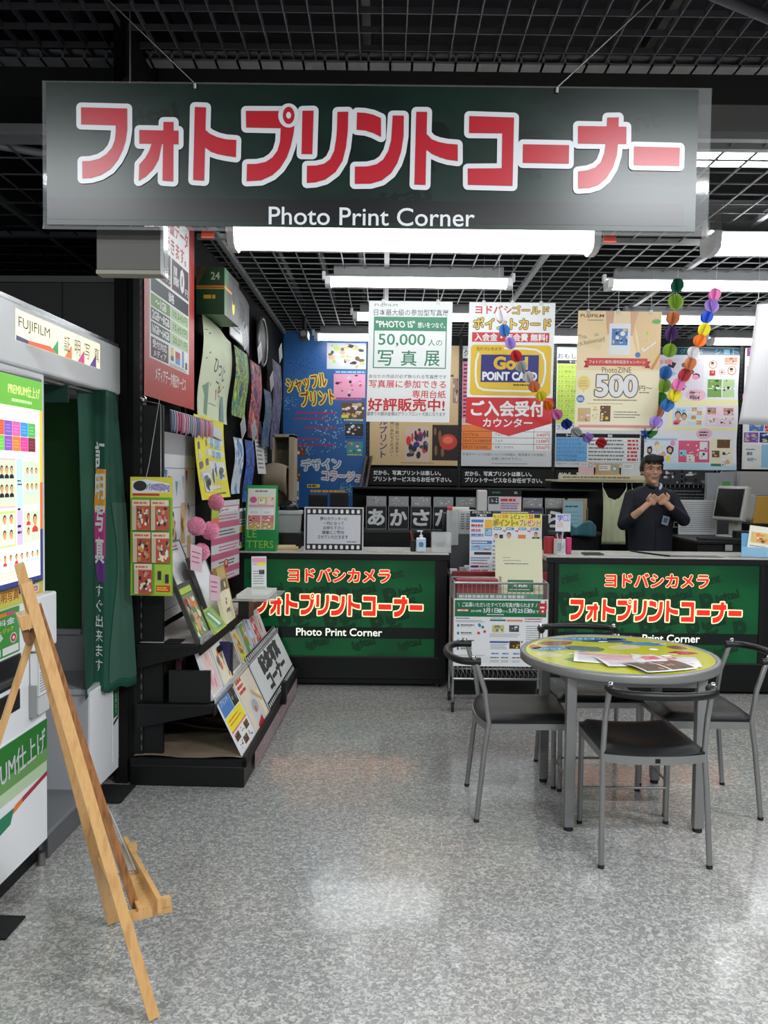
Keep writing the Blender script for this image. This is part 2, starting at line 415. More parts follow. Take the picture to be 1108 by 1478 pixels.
lt = thing('ceiling_light', 'bright recessed lamp panel above the grid right of the title sign', 'ceiling light', (2.3, 6.3, 3.9))
MB().box(-.75, -.16, 0, .75, .16, .06, BODY).build('housing', lt); MB().box(-.7, -.13, -.01, .7, .13, 0, TUBE).build('diffuser', lt)

# ------------------------------------------------------------------ the title sign
KATA=[[(115,359),(256,357),(256,294),(251,260),(242,231),(227,202),(204,174),(175,156),(146,147),(118,145),(118,197),(141,198),(169,205),(192,219),(209,239),(218,262),(221,288),(221,306),(115,308)],[(293,293),(413,292),(413,251),(293,252)],[(367,318),(398,318),(397,139),(364,141)],[(330,251),(324,232),(311,209),(293,189),(291,139),(313,153),(336,176),(352,204),(362,252)],[(463,364),(497,363),(492,142),(458,144)],[(496,295),(509,284),(532,274),(558,268),(590,266),(589,214),(559,218),(533,223),(512,230),(494,243)],[(619,354),(762,355),(768,313),(765,286),(756,246),(745,215),(725,183),(701,161),(667,145),(622,142),(623,194),(653,195),(680,201),(701,215),(716,235),(724,263),(726,303),(620,304)],[(792,356),(826,357),(823,226),(790,226)],[(899,354),(932,355),(931,296),(926,248),(916,207),(895,173),(864,150),(833,141),(807,139),(807,191),(836,192),(860,198),(878,212),(890,237),(896,275),(898,302)],[(959,353),(983,352),(1008,347),(1032,337),(1033,280),(1008,292),(984,299),(958,301)],[(1068,345),(1102,345),(1102,284),(1095,236),(1084,202),(1065,171),(1037,149),(1003,139),(954,138),(954,190),(992,191),(1020,198),(1040,212),(1055,237),(1064,270),(1066,304)],[(1140,357),(1173,357),(1171,137),(1137,138)],[(1173,290),(1188,275),(1209,267),(1237,262),(1268,260),(1269,210),(1237,214),(1213,221),(1189,231),(1171,244)],[(1302,346),(1439,343),(1438,137),(1301,139),(1300,188),(1404,190),(1404,295),(1302,295)],[(1468,263),(1609,262),(1609,206),(1468,207)],[(1635,320),(1783,319),(1784,267),(1636,267)],[(1724,346),(1759,347),(1759,277),(1756,234),(1745,196),(1726,164),(1701,142),(1672,133),(1639,131),(1638,183),(1667,187),(1691,196),(1707,212),(1717,238),(1721,266)],[(1808,260),(1948,258),(1948,203),(1808,204)]]
def round_grow(pts, b, n=4):
    """one polygon grown outwards by b, convex corners rounded"""
    out = []; k = len(pts)
    a = sum(pts[i][0] * pts[(i + 1) % k][1] - pts[(i + 1) % k][0] * pts[i][1] for i in range(k))
    if a < 0: pts = pts[::-1]
    for i in range(k):
        p, q, r_ = pts[i - 1], pts[i], pts[(i + 1) % k]
        a0 = math.atan2(-(q[0] - p[0]), q[1] - p[1]); a1 = math.atan2(-(r_[0] - q[0]), r_[1] - q[1])
        d = (a1 - a0 + math.pi) % (2 * math.pi) - math.pi
        if d > .02:
            m_ = n if d > .5 else 1
            for j in range(m_ + 1): t_ = a0 + d * j / m_; out.append((q[0] + b * math.cos(t_), q[1] + b * math.sin(t_)))
        else:
            t_ = a0 + d / 2; l = b / max(.3, math.cos(d / 2)); out.append((q[0] + l * math.cos(t_), q[1] + l * math.sin(t_)))
    return out
def title(mb, x0, y0, W, H, z, red, white, border=.0152, dz=.0006):
    """the katakana title drawn stroke by stroke: x0,y0 lower left, W x H size of the red strokes"""
    sx, sy = W / 1833.0, H / 233.0
    def T(p): return (x0 + (p[0] - 115) * sx, y0 + (p[1] - 131) * sy)
    def face(p, zz, m):
        a = sum(p[i][0] * p[(i + 1) % len(p)][1] - p[(i + 1) % len(p)][0] * p[i][1] for i in range(len(p)))
        if a < 0: p = p[::-1]
        mb.add([(a_, b_, zz) for a_, b_ in p], [list(range(len(p)))], m)
    def tri(p, zz, m):
        vs = [Vector((a_, b_, zz)) for a_, b_ in p]; fs = []
        for i in tessellate_polygon([vs]):
            a, b_, c = (vs[j] for j in i); fs.append(i if (b_ - a).cross(c - a).z > 0 else i[::-1])
        mb.add(vs, fs, m)
    for i, P in enumerate(KATA): tri(round_grow([T(p) for p in P], border), z + i * 0.00004, white)
    for i, P in enumerate(KATA): tri([T(p) for p in P], z + .0008 + dz + i * 0.00004, red)
    z += .0016
    c = T((750, 341))
    for rx, ry, m, k in ((20.5 * sx * 1.1 + border * .62, 27 * sy * 1.0 + border * .62, white, 2), (18 * sx, 26 * sy, red, 3), (7.5 * sx, 10 * sy, white, 4)):
        face([(c[0] + rx * math.cos(2 * math.pi * j / 24), c[1] + ry * math.sin(2 * math.pi * j / 24)) for j in range(24)], z + dz * k, m)

sg = thing('title_sign', 'long dark green hanging sign with big red and white katakana title', 'sign', (-1.062, 2.6, 2.262), rot=(rad(90), 0, 0))
MB().box(0, 0, -.006, 2.052, .448, 0, ACRYL, .001).build('acrylic_plate', sg)
SGB = noise_mat('sign_print', [(11, 25, 22), (19, 44, 36), (12, 30, 25)], (2.4, 6, 1), .3, detail=2, coat=0)
s = MB(); s.box(.014, .012, .0006, 2.010, .441, .003, SGB); s.build('printed_panel', sg)
s = Sheet(2.052, .448, 2052, 448, base=mat((14, 22, 20), .3), th=.0002)
s.v = []; s.f = []; s.m = []; s.sm = []; s.mats = []
SR = mat((196, 38, 52), .3); SW = mat((232, 236, 238), .3); SGD = mat((8, 24, 19), .3)
s.text('Digital', 850, 330, 1200, 400, SGD, .03, rot=-12); s.text('P', 1150, 110, 1260, 260, SGD, .06, rot=-12); s.text('P', 1480, 130, 1580, 280, SGD, .06, rot=-12)
s.text('Digital', 150, 90, 420, 150, SGD, .03, rot=-12); s.text('Print', 1700, 80, 1900, 140, SGD, .03, rot=-12)
band = mat((20, 24, 25), .3); s.rect(16, 352, 1975, 420, band)
s.text('Photo Print Corner', 697, 448 - 80 + 6, 1331, 448 - 25 + 6, SW, .006, res=4)
for i, v in enumerate(s.v): s.v[i] = (v[0], v[1], v[2] + .003)
s.build('lettering', sg)
s = MB(); title(s, .115 + .007, .131 + .006, 1.833, .233, .0062, SR, SW); s.build('katakana_lettering', sg)
for (bx, dx, dz_) in ((.47, -.20, .95), (1.575, .22, .95)):
    MB().cyl((bx, .425, .006), (bx, .44, .01), .006, STEEL, 8).build('wire_clamp', sg)
    MB().tube([(bx, .44, .008), (bx + math.copysign(.97, dx), 1.34, .03)], .002, STEEL, 6).build('suspension_wire', sg)
for x_ in (.5, 1.76):
    o = MB().box(-.02, -.012, -.003, .02, .012, .0, mat((214, 84, 58), .6)).build('orange_tag', None, (-1.062 + x_ , 2.64, 2.262 + .0)); 
    tag(o, 'small orange tag under the ' + ('left' if x_ < 1 else 'right') + ' part of the long title sign', 'tag')
    o.rotation_euler = (rad(90), 0, 0)
bs = thing('blank_sign', 'blank beige box sign below the left end of the title sign', 'sign', (-.918, 2.66, 2.14))
MB().box(0, 0, .012, .205, .05, .15, mat((84, 82, 77), .6), .003).build('panel', bs)
MB().box(0, -.004, 0, .205, .054, .012, mat((128, 125, 112), .5)).build('bottom_rail', bs)
MB().box(.203, -.004, 0, .213, .054, .16, PETG).build('acrylic_edge', bs)
MB().tube([(.1, .025, .15), (.1, .025, .86)], .003, STEEL, 6).build('hanger', bs)

# ------------------------------------------------------------------ the two lit counters
def P_(c, e, r=.35): return mat(c, r, emit=e)
GE = noise_mat('lit_green', [(8, 66, 36), (12, 84, 44), (7, 58, 33)], (1.5, 2.5, 1), .3, detail=1, emit=.22)
GD = P_((6, 52, 28), .18); ER = P_((228, 44, 32), .5); EW = P_((255, 238, 186), .62); EK = P_((10, 22, 18), .15)
def counter(x, y, W, px0, px1, title_x, label, feet_z=.05, depth=.5):
    H = .965
    t = thing('counter', label, 'counter', (x, y, 0))
    b = MB(); b.box(0, 0, feet_z, W, depth, H - .035, BLACKM, .004)
    b.build('cabinet', t)
    fr = MB()
    z0, z1 = .225, .915
    fr.box(px0 - .03, -.012, z1, px1 + .03, 0, z1 + .012, BLACK); fr.box(px0 - .03, -.012, z0 - .012, px1 + .03, 0, z0, mat((40, 42, 42), .3))
    fr.box(px0 - .03, -.012, z0, px0, 0, z1, BLACK); fr.box(px1, -.012, z0, px1 + .03, 0, z1, BLACK); fr.build('panel_frame', t)
    top = MB(); top.box(-.01, -.012, H - .035, W + .01, depth + .01, H, mat((176, 174, 166), .35, name='counter_top'), .004)
    top.box(-.012, -.016, H - .045, W + .012, -.011, H - .008, BLACK); top.build('counter_top', t)
    pw_ = px1 - px0; ph = z1 - z0
    s = Sheet(pw_, ph, 1000 * pw_, 1000 * ph, base=GE, th=.004)
    w_ = 1000 * pw_; h_ = 1000 * ph
    for r_ in range(4):
        for c in range(5):
            u = -80 + c * 330 + (r_ % 2) * 90; v = 4 + r_ * 190
            for (tx, a0, b0, a1, b1) in (('P', 0, 0, 95, 170), ('igital', 100, -10, 270, 70), ('rint', 100, 66, 225, 130)):
                if u + a0 > 5 and u + a1 + 25 < w_ and v + b0 - 22 > 2 and v + b1 + 22 < h_: s.text(tx, u + a0, v + b0, u + a1, v + b1, GD, .05, rot=-14)
    s.rect(0, h_ - 207, w_, h_ - 127, EK)
    s.text('Photo Print Corner', title_x + 300, h_ - 198, title_x + 915, h_ - 142, P_((225, 232, 215), .75), .014, res=3)
    s.text('ヨドバシカメラ', title_x + 243, 66, title_x + 965, 160, ER, .055, out=EW, ow=8, res=3, shear=-.0)
    ob = s.build('lit_panel', t, (px0, -.002, z0), (rad(90), 0, 0))
    tt = MB(); title(tt, (title_x) / 1000 , ph - .405, 1.20, .158, .004, ER, EW, .0085, .0005); tt.build('katakana_lettering', t, (px0, -.002, z0), (rad(90), 0, 0))
    for fx in (.06, W - .06):
        f = MB(); f.cyl((fx, .05, 0), (fx, .05, feet_z + .01), .022, mat((70, 70, 70), .4, .6), 12, r1=.014); f.build('foot', t)
    k = MB(); k.box(0.01, .02, 0.02, W - .01, depth - .05, feet_z + .02, BLACK); k.build('plinth', t)
    return t
ctl = counter(-1.02, 5.9, 1.476, .03, 1.39, 72, 'black counter with lit green title panel on the left of the gap', .06)
ctr = counter(1.15, 5.8, 1.75, .078, 1.484, 85, 'black counter with lit green title panel behind the round table', .02)
# ------------------------------------------------------------------ round table and its leaflets
tb = thing('round_table', 'round table with grey metal frame and yellow printed top', 'table', (1.085, 3.80, 0), rz=0)
TF = mat((138, 138, 138), .4, .55, name='grey_table_frame')
m = MB()
for sx in (-1, 1):
    for sy in (-1, 1):
        MB().box(sx * .277 - .021, sy * .285 - .021, .018, sx * .277 + .021, sy * .285 + .021, .672, TF, .003).build('leg', tb)
        MB().cyl((sx * .277, sy * .285, 0), (sx * .277, sy * .285, .022), .020, RUBBER, 14).build('foot', tb)
for sx in (-1, 1): m.box(sx * .277 - .013, -.27, .625, sx * .277 + .013, .27, .672, TF)
for sy in (-1, 1): m.box(-.26, sy * .285 - .013, .625, .26, sy * .285 + .013, .672, TF)
m.build('apron', tb)
r = MB(); n = 64; prof = [(.43, .672), (.441, .672), (.445, .676), (.445, .706), (.441, .711), (.421, .711), (.419, .709)]
vs = [(p[0] * math.cos(2 * math.pi * j / n), p[0] * math.sin(2 * math.pi * j / n), p[1]) for j in range(n) for p in prof]; k = len(prof)
r.add(vs, [(j * k + i, ((j + 1) % n) * k + i, ((j + 1) % n) * k + i + 1, j * k + i + 1) for j in range(n) for i in range(k - 1)], TF, True)
r.add([(.43 * math.cos(2 * math.pi * j / n), .43 * math.sin(2 * math.pi * j / n), .673) for j in range(n)], [list(range(n))[::-1]], TF)
r.build('rim', tb)
YEL = mat((206, 208, 48), .12, name='yellow_print', coat=.5)
tp = MB(); tp.add([(.4205 * math.cos(2 * math.pi * j / n), .4205 * math.sin(2 * math.pi * j / n), .7085) for j in range(n)], [list(range(n))], YEL)
R = random.Random(3)
def blob(cx, cy, rx, ry, z, m_, nn=14, jit=.15, a=0):
    pts = []
    for j in range(nn):
        t_ = 2 * math.pi * j / nn; q = 1 + R.uniform(-jit, jit); x_, y_ = rx * q * math.cos(t_), ry * q * math.sin(t_)
        pts.append((cx + x_ * math.cos(a) - y_ * math.sin(a), cy + x_ * math.sin(a) + y_ * math.cos(a), z))
    return pts
BLU = mat((92, 150, 206), .12, coat=.5); DBL = mat((96, 120, 120), .12, coat=.5); BRN = mat((150, 106, 84), .12, coat=.5); GRN = mat((120, 160, 60), .12, coat=.5); CRM = mat((225, 218, 170), .12, coat=.5); REDP = mat((190, 60, 50), .12, coat=.5)
for cx, cy, rx, ry, m_, a in ((-.05, .33, .20, .055, BLU, 0), (-.30, .08, .10, .045, BLU, .2), (.19, .22, .10, .045, BLU, -.1), (-.24, .22, .09, .05, BRN, .3), (.02, .27, .12, .03, DBL, 0),
                           (.30, .02, .07, .035, REDP, .1), (-.13, .10, .10, .06, DBL, -.2), (.07, .14, .08, .05, CRM, .4), (-.33, -.05, .06, .05, CRM, 0), (.05, .33, .08, .02, BRN, 0), (-.2, -.15, .08, .05, GRN, 0), (.32, .14, .04, .05, BRN, .3), (-.36, .12, .03, .05, REDP, 0)):
    tp.add(blob(cx, cy, rx, ry, .7088, m_, a=a), [list(range(14))], m_)
for i in range(26):
    an = R.uniform(0, 6.28); rr = R.uniform(.1, .37); tp.add(blob(rr * math.cos(an), rr * math.sin(an), R.uniform(.01, .035), R.uniform(.006, .02), .7090, YEL, 8), [list(range(8))], R.choice((BLU, CRM, BRN, GRN, DBL, WHITE)))
def flat_text(mb, body, cx, cy, w_, h_, z, m_, rot=0, bold=0.01):
    vs_, fs_, _, _ = tmesh(body, bold)
    mb.add([(cx + (x_ - .5) * w_ * math.cos(rot) - (y_ - .5) * h_ * math.sin(rot), cy + (x_ - .5) * w_ * math.sin(rot) + (y_ - .5) * h_ * math.cos(rot), z) for x_, y_ in vs_], fs_, m_)
flat_text(tp, 'フォトブック', -.05, .335, .18, .03, .7092, WHITE); flat_text(tp, 'プリント', -.30, .08, .12, .028, .7092, WHITE)
tp.build('printed_top', tb)
def leaflet(cx, cy, rz, W, H, z, label, cols, seed, rows=0, textcol=None):
    s = Sheet(W, H, 100, 100 * H / W, mat((228, 224, 226), .25), .0012, warp=lambda u, v: (0, 0, .010 * (u - .5) ** 2 + .006 * math.sin(v * 3)))
    h_ = 100 * H / W
    return s, h_
s, h_ = leaflet(0, 0, 0, .30, .21, 0, '', None, 0)
PK = mat((222, 96, 120), .3); DP = mat((160, 40, 70), .3); GYT = mat((120, 116, 122), .4)
s.text('コラージュプリント', 6, 4, 80, 10, PK, .02); s.greek(6, 13, 62, 44, 7, PK, .4, 2); s.greek(6, 46, 92, 64, 5, GYT, .35, 3)
s.pic(64, 14, 94, 40, PK, [mat((220, 180, 150)), mat((235, 210, 200)), DP, mat((190, 150, 60))], 9, 4)
o = s.build('leaflet', None, (.96, 3.50, .7125), (0, 0, rad(8))); tag(o, 'pink and white price leaflet in the middle of the yellow table top', 'leaflet')
s, h_ = leaflet(0, 0, 0, .26, .19, 0, '', None, 0)
s.pic(4, 4, 48, h_ - 5, mat((78, 60, 48)), [mat((150, 110, 90)), mat((60, 90, 60)), mat((190, 160, 140)), mat((110, 40, 40))], 16, 7); s.pic(52, 4, 96, h_ - 5, mat((96, 70, 50)), [mat((170, 130, 100)), mat((60, 80, 60)), mat((200, 190, 180)), mat((120, 50, 50))], 16, 8)
o = s.build('leaflet', None, (1.09, 3.385, .7145), (0, 0, rad(20))); tag(o, 'leaflet with dark photographs overhanging the near edge of the table', 'leaflet')
s, h_ = leaflet(0, 0, 0, .30, .21, 0, '', None, 0)
s.greek(6, 6, 92, 30, 5, PK, .45, 9); s.greek(6, 34, 92, 64, 8, GYT, .3, 5)
o = s.build('leaflet', None, (.835, 3.60, .711), (0, 0, rad(-14))); tag(o, 'white leaflet with thin pink lines at the left of the table papers', 'leaflet')
s, h_ = leaflet(0, 0, 0, .28, .20, 0, '', None, 0)
s.pic(30, 6, 72, 36, mat((214, 170, 160)), [mat((180, 70, 60)), mat((230, 200, 190)), mat((150, 110, 60))], 12, 17); s.greek(6, 40, 92, 66, 6, GYT, .35, 6)
o = s.build('leaflet', None, (1.09, 3.57, .711), (0, 0, rad(-12))); tag(o, 'white leaflet with a food picture at the right of the table papers', 'leaflet')
# ------------------------------------------------------------------ chairs
def make_chair():
    t = thing('cafe_chair', 'x', 'chair')
    r = .0115
    def post(sx): return [(sx * .212, -.215, 0), (sx * .205, -.185, .30), (sx * .2, -.165, .44), (sx * .2, -.185, .58), (sx * .198, -.225, .70), (sx * .197, -.238, .725)]
    for sx in (-1, 1):
        MB().tube(post(sx), [r] * 6, SILVER, 10).build('rear_leg', t)
        MB().cyl((sx * .212, -.215, 0), (sx * .2115, -.2135, .014), .0125, RUBBER, 10).build('foot_cap', t)
        MB().tube([(sx * .19, .205, 0), (sx * .19, .20, .42)], r, SILVER, 10).build('front_leg', t)
        MB().cyl((sx * .19, .205, 0), (sx * .19, .2048, .014), .0125, RUBBER, 10).build('foot_cap', t)
        MB().ell((sx * .197, -.238, .727), (.0125, .0125, .010), CHROME).build('post_cap', t)
    m_ = MB()
    def sw(x): return .012 * (x / .2) ** 2
    xs = [-.2 + .04 * i for i in range(11)]
    def rail(y, dz, th, curve):
        vs = []; fs = []
        for x_ in xs:
            yy = y - curve * (1 - (x_ / .2) ** 2)
            vs += [(x_, yy - th, .405), (x_, yy + th, .405), (x_, yy + th, .437), (x_, yy - th, .437)]
        for i in range(10):
            a = i * 4
            for q in range(4): fs.append((a + q, a + 4 + q, a + 4 + (q + 1) % 4, a + (q + 1) % 4))
        fs += [(0, 1, 2, 3), (43, 42, 41, 40)]; m_.add(vs, fs, SILVER)
    rail(-.172, 0, .006, .035); rail(.20, 0, .006, -.0)
    for sx in (-1, 1): m_.box(sx * .198 - .006, -.17, .405, sx * .19 + .006, .2, .437, SILVER)
    m_.build('seat_frame', t)
    MB().cyl((-.19, .2, .16), (.19, .2, .16), .006, SILVER, 8).build('front_stretcher', t)
    # seat pad
    N = 14; vs = []; fs = []
    def S(u, v, zz):
        x_ = (u - .5) * .405; yb = -.205 * (1) ; 
        y_ = -.175 - .035 * (1 - (2 * u - 1) ** 2) + v * (.39 + .035 * (1 - (2 * u - 1) ** 2)); return (x_ * (1 - .02 * v), y_, zz)
    for j in range(N + 1):
        for i in range(N + 1):
            u, v = i / N, j / N; e = min(u, 1 - u, v, 1 - v)
            zz = .437 + .026 * min(1, (e / .09)) ** .5 - .010 * math.exp(-((u - .5) ** 2 + (v - .45) ** 2) * 9) + .012 * abs(2 * u - 1) ** 2
            vs.append(S(u, v, zz))
    for j in range(N):
        for i in range(N): fs.append((j * (N + 1) + i, j * (N + 1) + i + 1, (j + 1) * (N + 1) + i + 1, (j + 1) * (N + 1) + i))
    p = MB(); p.add(vs, fs, VINYL, True)
    b0 = len(vs); vs2 = [(v[0], v[1], .434) for v in vs]; p.add(vs2, [f[::-1] for f in fs], VINYL)
    rim = [i for i in range(N + 1)] + [j * (N + 1) + N for j in range(1, N + 1)] + [N * (N + 1) + i for i in range(N - 1, -1, -1)] + [j * (N + 1) for j in range(N - 1, 0, -1)]
    q = [vs[i] for i in rim] + [vs2[i] for i in rim]; k_ = len(rim)
    p.add(q, [(k_ + i, k_ + (i + 1) % k_, (i + 1) % k_, i) for i in range(k_)], VINYL)
    p.build('seat', t)
    pts = []
    for i in range(17):
        a_ = math.pi * (i / 16); pts.append((-.196 * math.cos(a_), -.238 - .10 * math.sin(a_) ** .8, .706 - .0 * math.sin(a_)))
    pts = [(-.196, -.205, .706)] + pts + [(.196, -.205, .706)]
    MB().tube(pts, .0165, VINYL, 12).build('back_bar', t)
    MB().box(-.01, -.213, .412, .01, -.2095, .430, BLACK).build('maker_plate', t)
    return t
ch = make_chair()
ch.location = (1.066, 3.385, 0); ch.rotation_euler = (0, 0, rad(1)); ch['label'] = 'nearest metal chair with its back to the viewer, black seat'; ch['group'] = 'chairs around the round table'
def chair_at(x, y, rz, label): return dup(ch, label, (x, y, 0), (0, 0, rz), 'chairs around the round table')
chair_at(.635, 3.80, rad(-90), 'metal chair at the left of the round table, facing right')
chair_at(1.478, 3.855, rad(90), 'metal chair at the right of the round table, facing left')
chair_at(1.045, 4.17, rad(182), 'metal chair on the far side of the round table, mostly behind it')
# ------------------------------------------------------------------ posters hung over the counters
RED = mat((200, 44, 48), .4); GREENP = mat((46, 128, 92), .4); GREY = mat((110, 112, 116), .5); DK = mat((40, 40, 44), .5); NAVY = mat((44, 44, 120), .4)
GOLD = mat((222, 184, 52), .4); YELP = mat((236, 226, 60), .4); ORG = mat((232, 126, 52), .4); PINK = mat((232, 150, 176), .4); MAG = mat((206, 84, 130), .4)
SKIN = mat((216, 170, 140), .5); HAIR = mat((34, 26, 22), .5); BLUEP = mat((74, 124, 190), .4); LBL = mat((150, 196, 226), .4); LIME = mat((178, 204, 70), .4)
CREAM = mat((236, 226, 190), .5); TAN = mat((206, 176, 132), .5); BROWN = mat((104, 72, 48), .5); PGREY = mat((204, 206, 208), .5); GRN2 = mat((84, 160, 70), .4); PURP = mat((124, 84, 160), .4)
PALE = mat((236, 232, 212), .5)
FRONT = (rad(90), 0, 0)
def hooks(ob, W, H, xs, dz, parent):
    for x_ in xs:
        MB().tube([(x_, H - .012, .004), (x_, H + .018, .004), (x_, H + dz, -.002)], .0016, STEEL, 6).build('hook_wire', parent)
        MB().box(x_ - .012, H - .02, -.004, x_ + .012, H + .012, .006, PETG, .002).build('clip', parent)
def curl(u, v): return (0, 0, .012 * math.sin(u * 3.14) * v)
pa = thing('hanging_poster', 'white hanging poster with green box reading 50,000 over the left counter', 'poster', (-.12, 5.85, 1.893), rot=FRONT)
s = Sheet(.582, .838, 412, 603, warp=lambda u, v: (-.012 * v, 0, .012 * math.sin(u * 3.14) * v))
s.text('FUJIFILM', 28, 14, 140, 30, GREY); s.text('日本最大級の参加型写真展', 25, 40, 393, 74, GREY, .01)
s.rect(26, 78, 387, 335, GREENP); s.rect(31, 148, 382, 330, WHITE)
s.text('"PHOTO IS"', 38, 98, 230, 132, WHITE, .02, shear=-.15); s.text('想いをつなぐ。', 243, 104, 378, 132, WHITE, .02)
s.text('50,000', 50, 163, 282, 228, GREENP, .01, res=3); s.text('人の', 296, 188, 366, 222, GREENP, .005)
for i, c_ in enumerate('写真展'): s.text(c_, 50 + i * 115, 246, 125 + i * 115, 322, GREENP, .02)
s.text('あなたの作品が必ず飾られる写真展です', 8, 366, 392, 386, GREY, .01)
s.text('写真展に参加できる', 10, 394, 390, 433, RED, .02); s.text('専用台紙', 225, 444, 390, 483, RED, .02)
s.text('好評販売中!', 8, 486, 385, 549, RED, .04); s.text('最寄りの展示会場はグランフロント大阪になります', 3, 553, 392, 573, GREY, .02)
s.build('printed_sheet', pa); hooks(pa, .582, .838, (.1, .48), .25, pa)
pb = thing('hanging_poster', 'hanging yellow card poster ending in a red arrow', 'poster', (.578, 5.85, 1.893), rot=FRONT)
s = Sheet(.60, .662, 428, 472, warp=lambda u, v: (-.008 * v, .175, 0))
s.poly([(-2, 470), (430, 470), (430, 595), (215, 662), (-2, 597)], RED)
s.text('ヨドバシ', 32, 16, 210, 56, RED, .05); s.text('ゴールド', 216, 16, 396, 56, GOLD, .04, out=DK, ow=4); s.text('ポイントカード', 24, 76, 408, 132, GOLD, .04, out=DK, ow=5)
s.rect(18, 148, 402, 195, RED); s.text('入会金・年会費 無料!', 32, 153, 392, 190, WHITE, .045)
s.rrect(14, 210, 416, 460, 18, GOLD)
def arc_line(s, pts, w_, m_):
    L_, R_ = [], []
    for i, p in enumerate(pts):
        a = pts[max(i - 1, 0)]; b = pts[min(i + 1, len(pts) - 1)]; dx, dy = b[0] - a[0], b[1] - a[1]; l = math.hypot(dx, dy) or 1
        L_.append((p[0] - dy / l * w_, p[1] + dx / l * w_)); R_.append((p[0] + dy / l * w_, p[1] - dx / l * w_))
    z = s.z((min(p[0] for p in pts), min(p[1] for p in pts), max(p[0] for p in pts), max(p[1] for p in pts))); k = len(pts)
    s.add([s.P(u, v, z) for u, v in L_ + R_], [(i, i + 1, k + i + 1, k + i) for i in range(k - 1)], m_)
arc_line(s, [(54, 250), (42, 290), (40, 340), (44, 390), (56, 420), (80, 432), (150, 436), (320, 438)], 5, WHITE)
arc_line(s, [(180, 226), (280, 226), (340, 232), (372, 250), (386, 290), (388, 340), (380, 390), (368, 416)], 5, WHITE)
s.text('ヨドバシカメラ', 42, 221, 165, 238, DK, .03); s.rect(66, 258, 354, 394, NAVY)
s.text('Gold', 128, 266, 300, 332, GOLD, .05, res=3); s.text('POiNT CARD', 74, 342, 348, 386, WHITE, .05, res=3); s.greek(230, 402, 330, 412, 1, DK, .6, 3)
s.text('ご入会受付', 25, 488, 388, 562, WHITE, .05); s.text('カウンター', 85, 574, 330, 616, WHITE, .04)
s.build('printed_sheet', pb); hooks(pb, .6, .837, (.1, .3, .5), .31, pb)
pc = thing('hanging_poster', 'cream hanging poster with large 500 yen price and ribbon', 'poster', (1.345, 5.88, 1.852), rot=FRONT)
s = Sheet(.585, .832, 420, 605, base=mat((238, 230, 196), .45), warp=lambda u, v: (-.012 * v, 0, .014 * math.sin(u * 3.14) * v))
BG1 = mat((226, 196, 148), .45); BG2 = mat((236, 214, 176), .45)
s.rect(0, 0, 420, 300, BG2); s.poly([(270, 0), (420, 0), (420, 290), (330, 290), (280, 150)], BG1); s.poly([(0, 0), (120, 0), (150, 120), (110, 200), (0, 160)], mat((232, 206, 160), .45))
s.poly([(138, 0), (182, 0), (176, 60), (168, 110), (150, 120), (142, 70)], SKIN); s.poly([(262, 0), (304, 0), (284, 70), (276, 128), (262, 118), (264, 60)], SKIN)
s.rect(158, 62, 266, 222, WHITE); s.pic(172, 88, 252, 172, BLUEP, [SKIN, WHITE, mat((230, 190, 120)), LBL, HAIR], 14, 4)
for cu, cv, r_ in ((350, 110, 9), (352, 148, 8), (330, 190, 7), (384, 55, 12), (306, 220, 14)): s.ellipse(cu, cv, r_, r_, random.choice((WHITE, BLUEP, LIME, GREY)))
s.poly([(330, 200), (395, 150), (398, 156), (334, 206)], WHITE); s.poly([(370, 290), (420, 200), (420, 225), (385, 295)], mat((206, 150, 80))); s.ellipse(395, 50, 22, 12, GRN2)
s.text('FUJIFILM', 12, 16, 130, 36, BROWN, .02); s.greek(20, 42, 128, 50, 1, GREY, .5, 2)
s.text('Thank you', 8, 112, 105, 142, GREY, .0, rot=-12, shear=-.3); s.text('1st Anniversary!', 4, 140, 140, 172, GREY, .0, rot=-12, shear=-.3)
s.poly([(36, 252), (60, 252), (60, 286), (36, 286), (46, 268)], mat((170, 50, 50))); s.poly([(345, 252), (372, 252), (362, 268), (372, 286), (345, 286)], mat((170, 50, 50)))
s.rect(50, 238, 356, 276, mat((206, 78, 72))); s.text('フォトジン発売1周年記念キャンペーン', 62, 248, 344, 266, WHITE, .02)
s.text('PhotoZINE', 128, 284, 276, 312, BROWN, -.005, shear=-.1)
s.text('500', 96, 322, 312, 436, WHITE, .04, out=BROWN, ow=5, res=4); s.text('円〜', 320, 376, 385, 402, BROWN, .01); s.greek(320, 406, 385, 416, 1, GREY, .5, 1)
s.ellipse(40, 365, 32, 38, mat((236, 212, 120))); s.poly([(36, 398), (48, 398), (38, 418)], mat((236, 212, 120))); s.greek(18, 350, 64, 385, 3, TAN, .5, 4)
s.ellipse(26, 446, 20, 20, BLUEP); s.greek(12, 438, 40, 456, 2, WHITE, .5, 5); s.greek(90, 446, 320, 456, 1, GREY, .5, 6)
s.pic(15, 492, 78, 562, TAN, [BROWN, WHITE, GOLD, SKIN], 10, 5); s.pic(84, 478, 118, 512, CREAM, [TAN, BROWN, GOLD], 6, 6); s.pic(84, 520, 118, 556, CREAM, [TAN, BROWN, GOLD], 6, 7); s.pic(126, 480, 178, 560, BROWN, [TAN, WHITE, GREY, GOLD], 9, 8)
s.greek(195, 505, 335, 545, 3, GREY, .35, 7); s.greek(60, 465, 280, 474, 1, TAN, .5, 3)
s.rect(20, 578, 404, 592, mat((222, 150, 160))); s.build('printed_sheet', pc); hooks(pc, .585, .832, (.07, .28, .51), .31, pc)
ws = thing('hanging_sheet', 'blank white translucent sheet hanging at the right edge', 'sheet', (2.36, 5.6, 1.885), rot=FRONT)
s = MB(); s.grid(lambda u, v: ((.11 - .11 * v) + u * .5, .80 * (1 - v), .03 * math.sin(u * 5 + v * 2)), 14, 14, mat((214, 212, 214), .5)); 
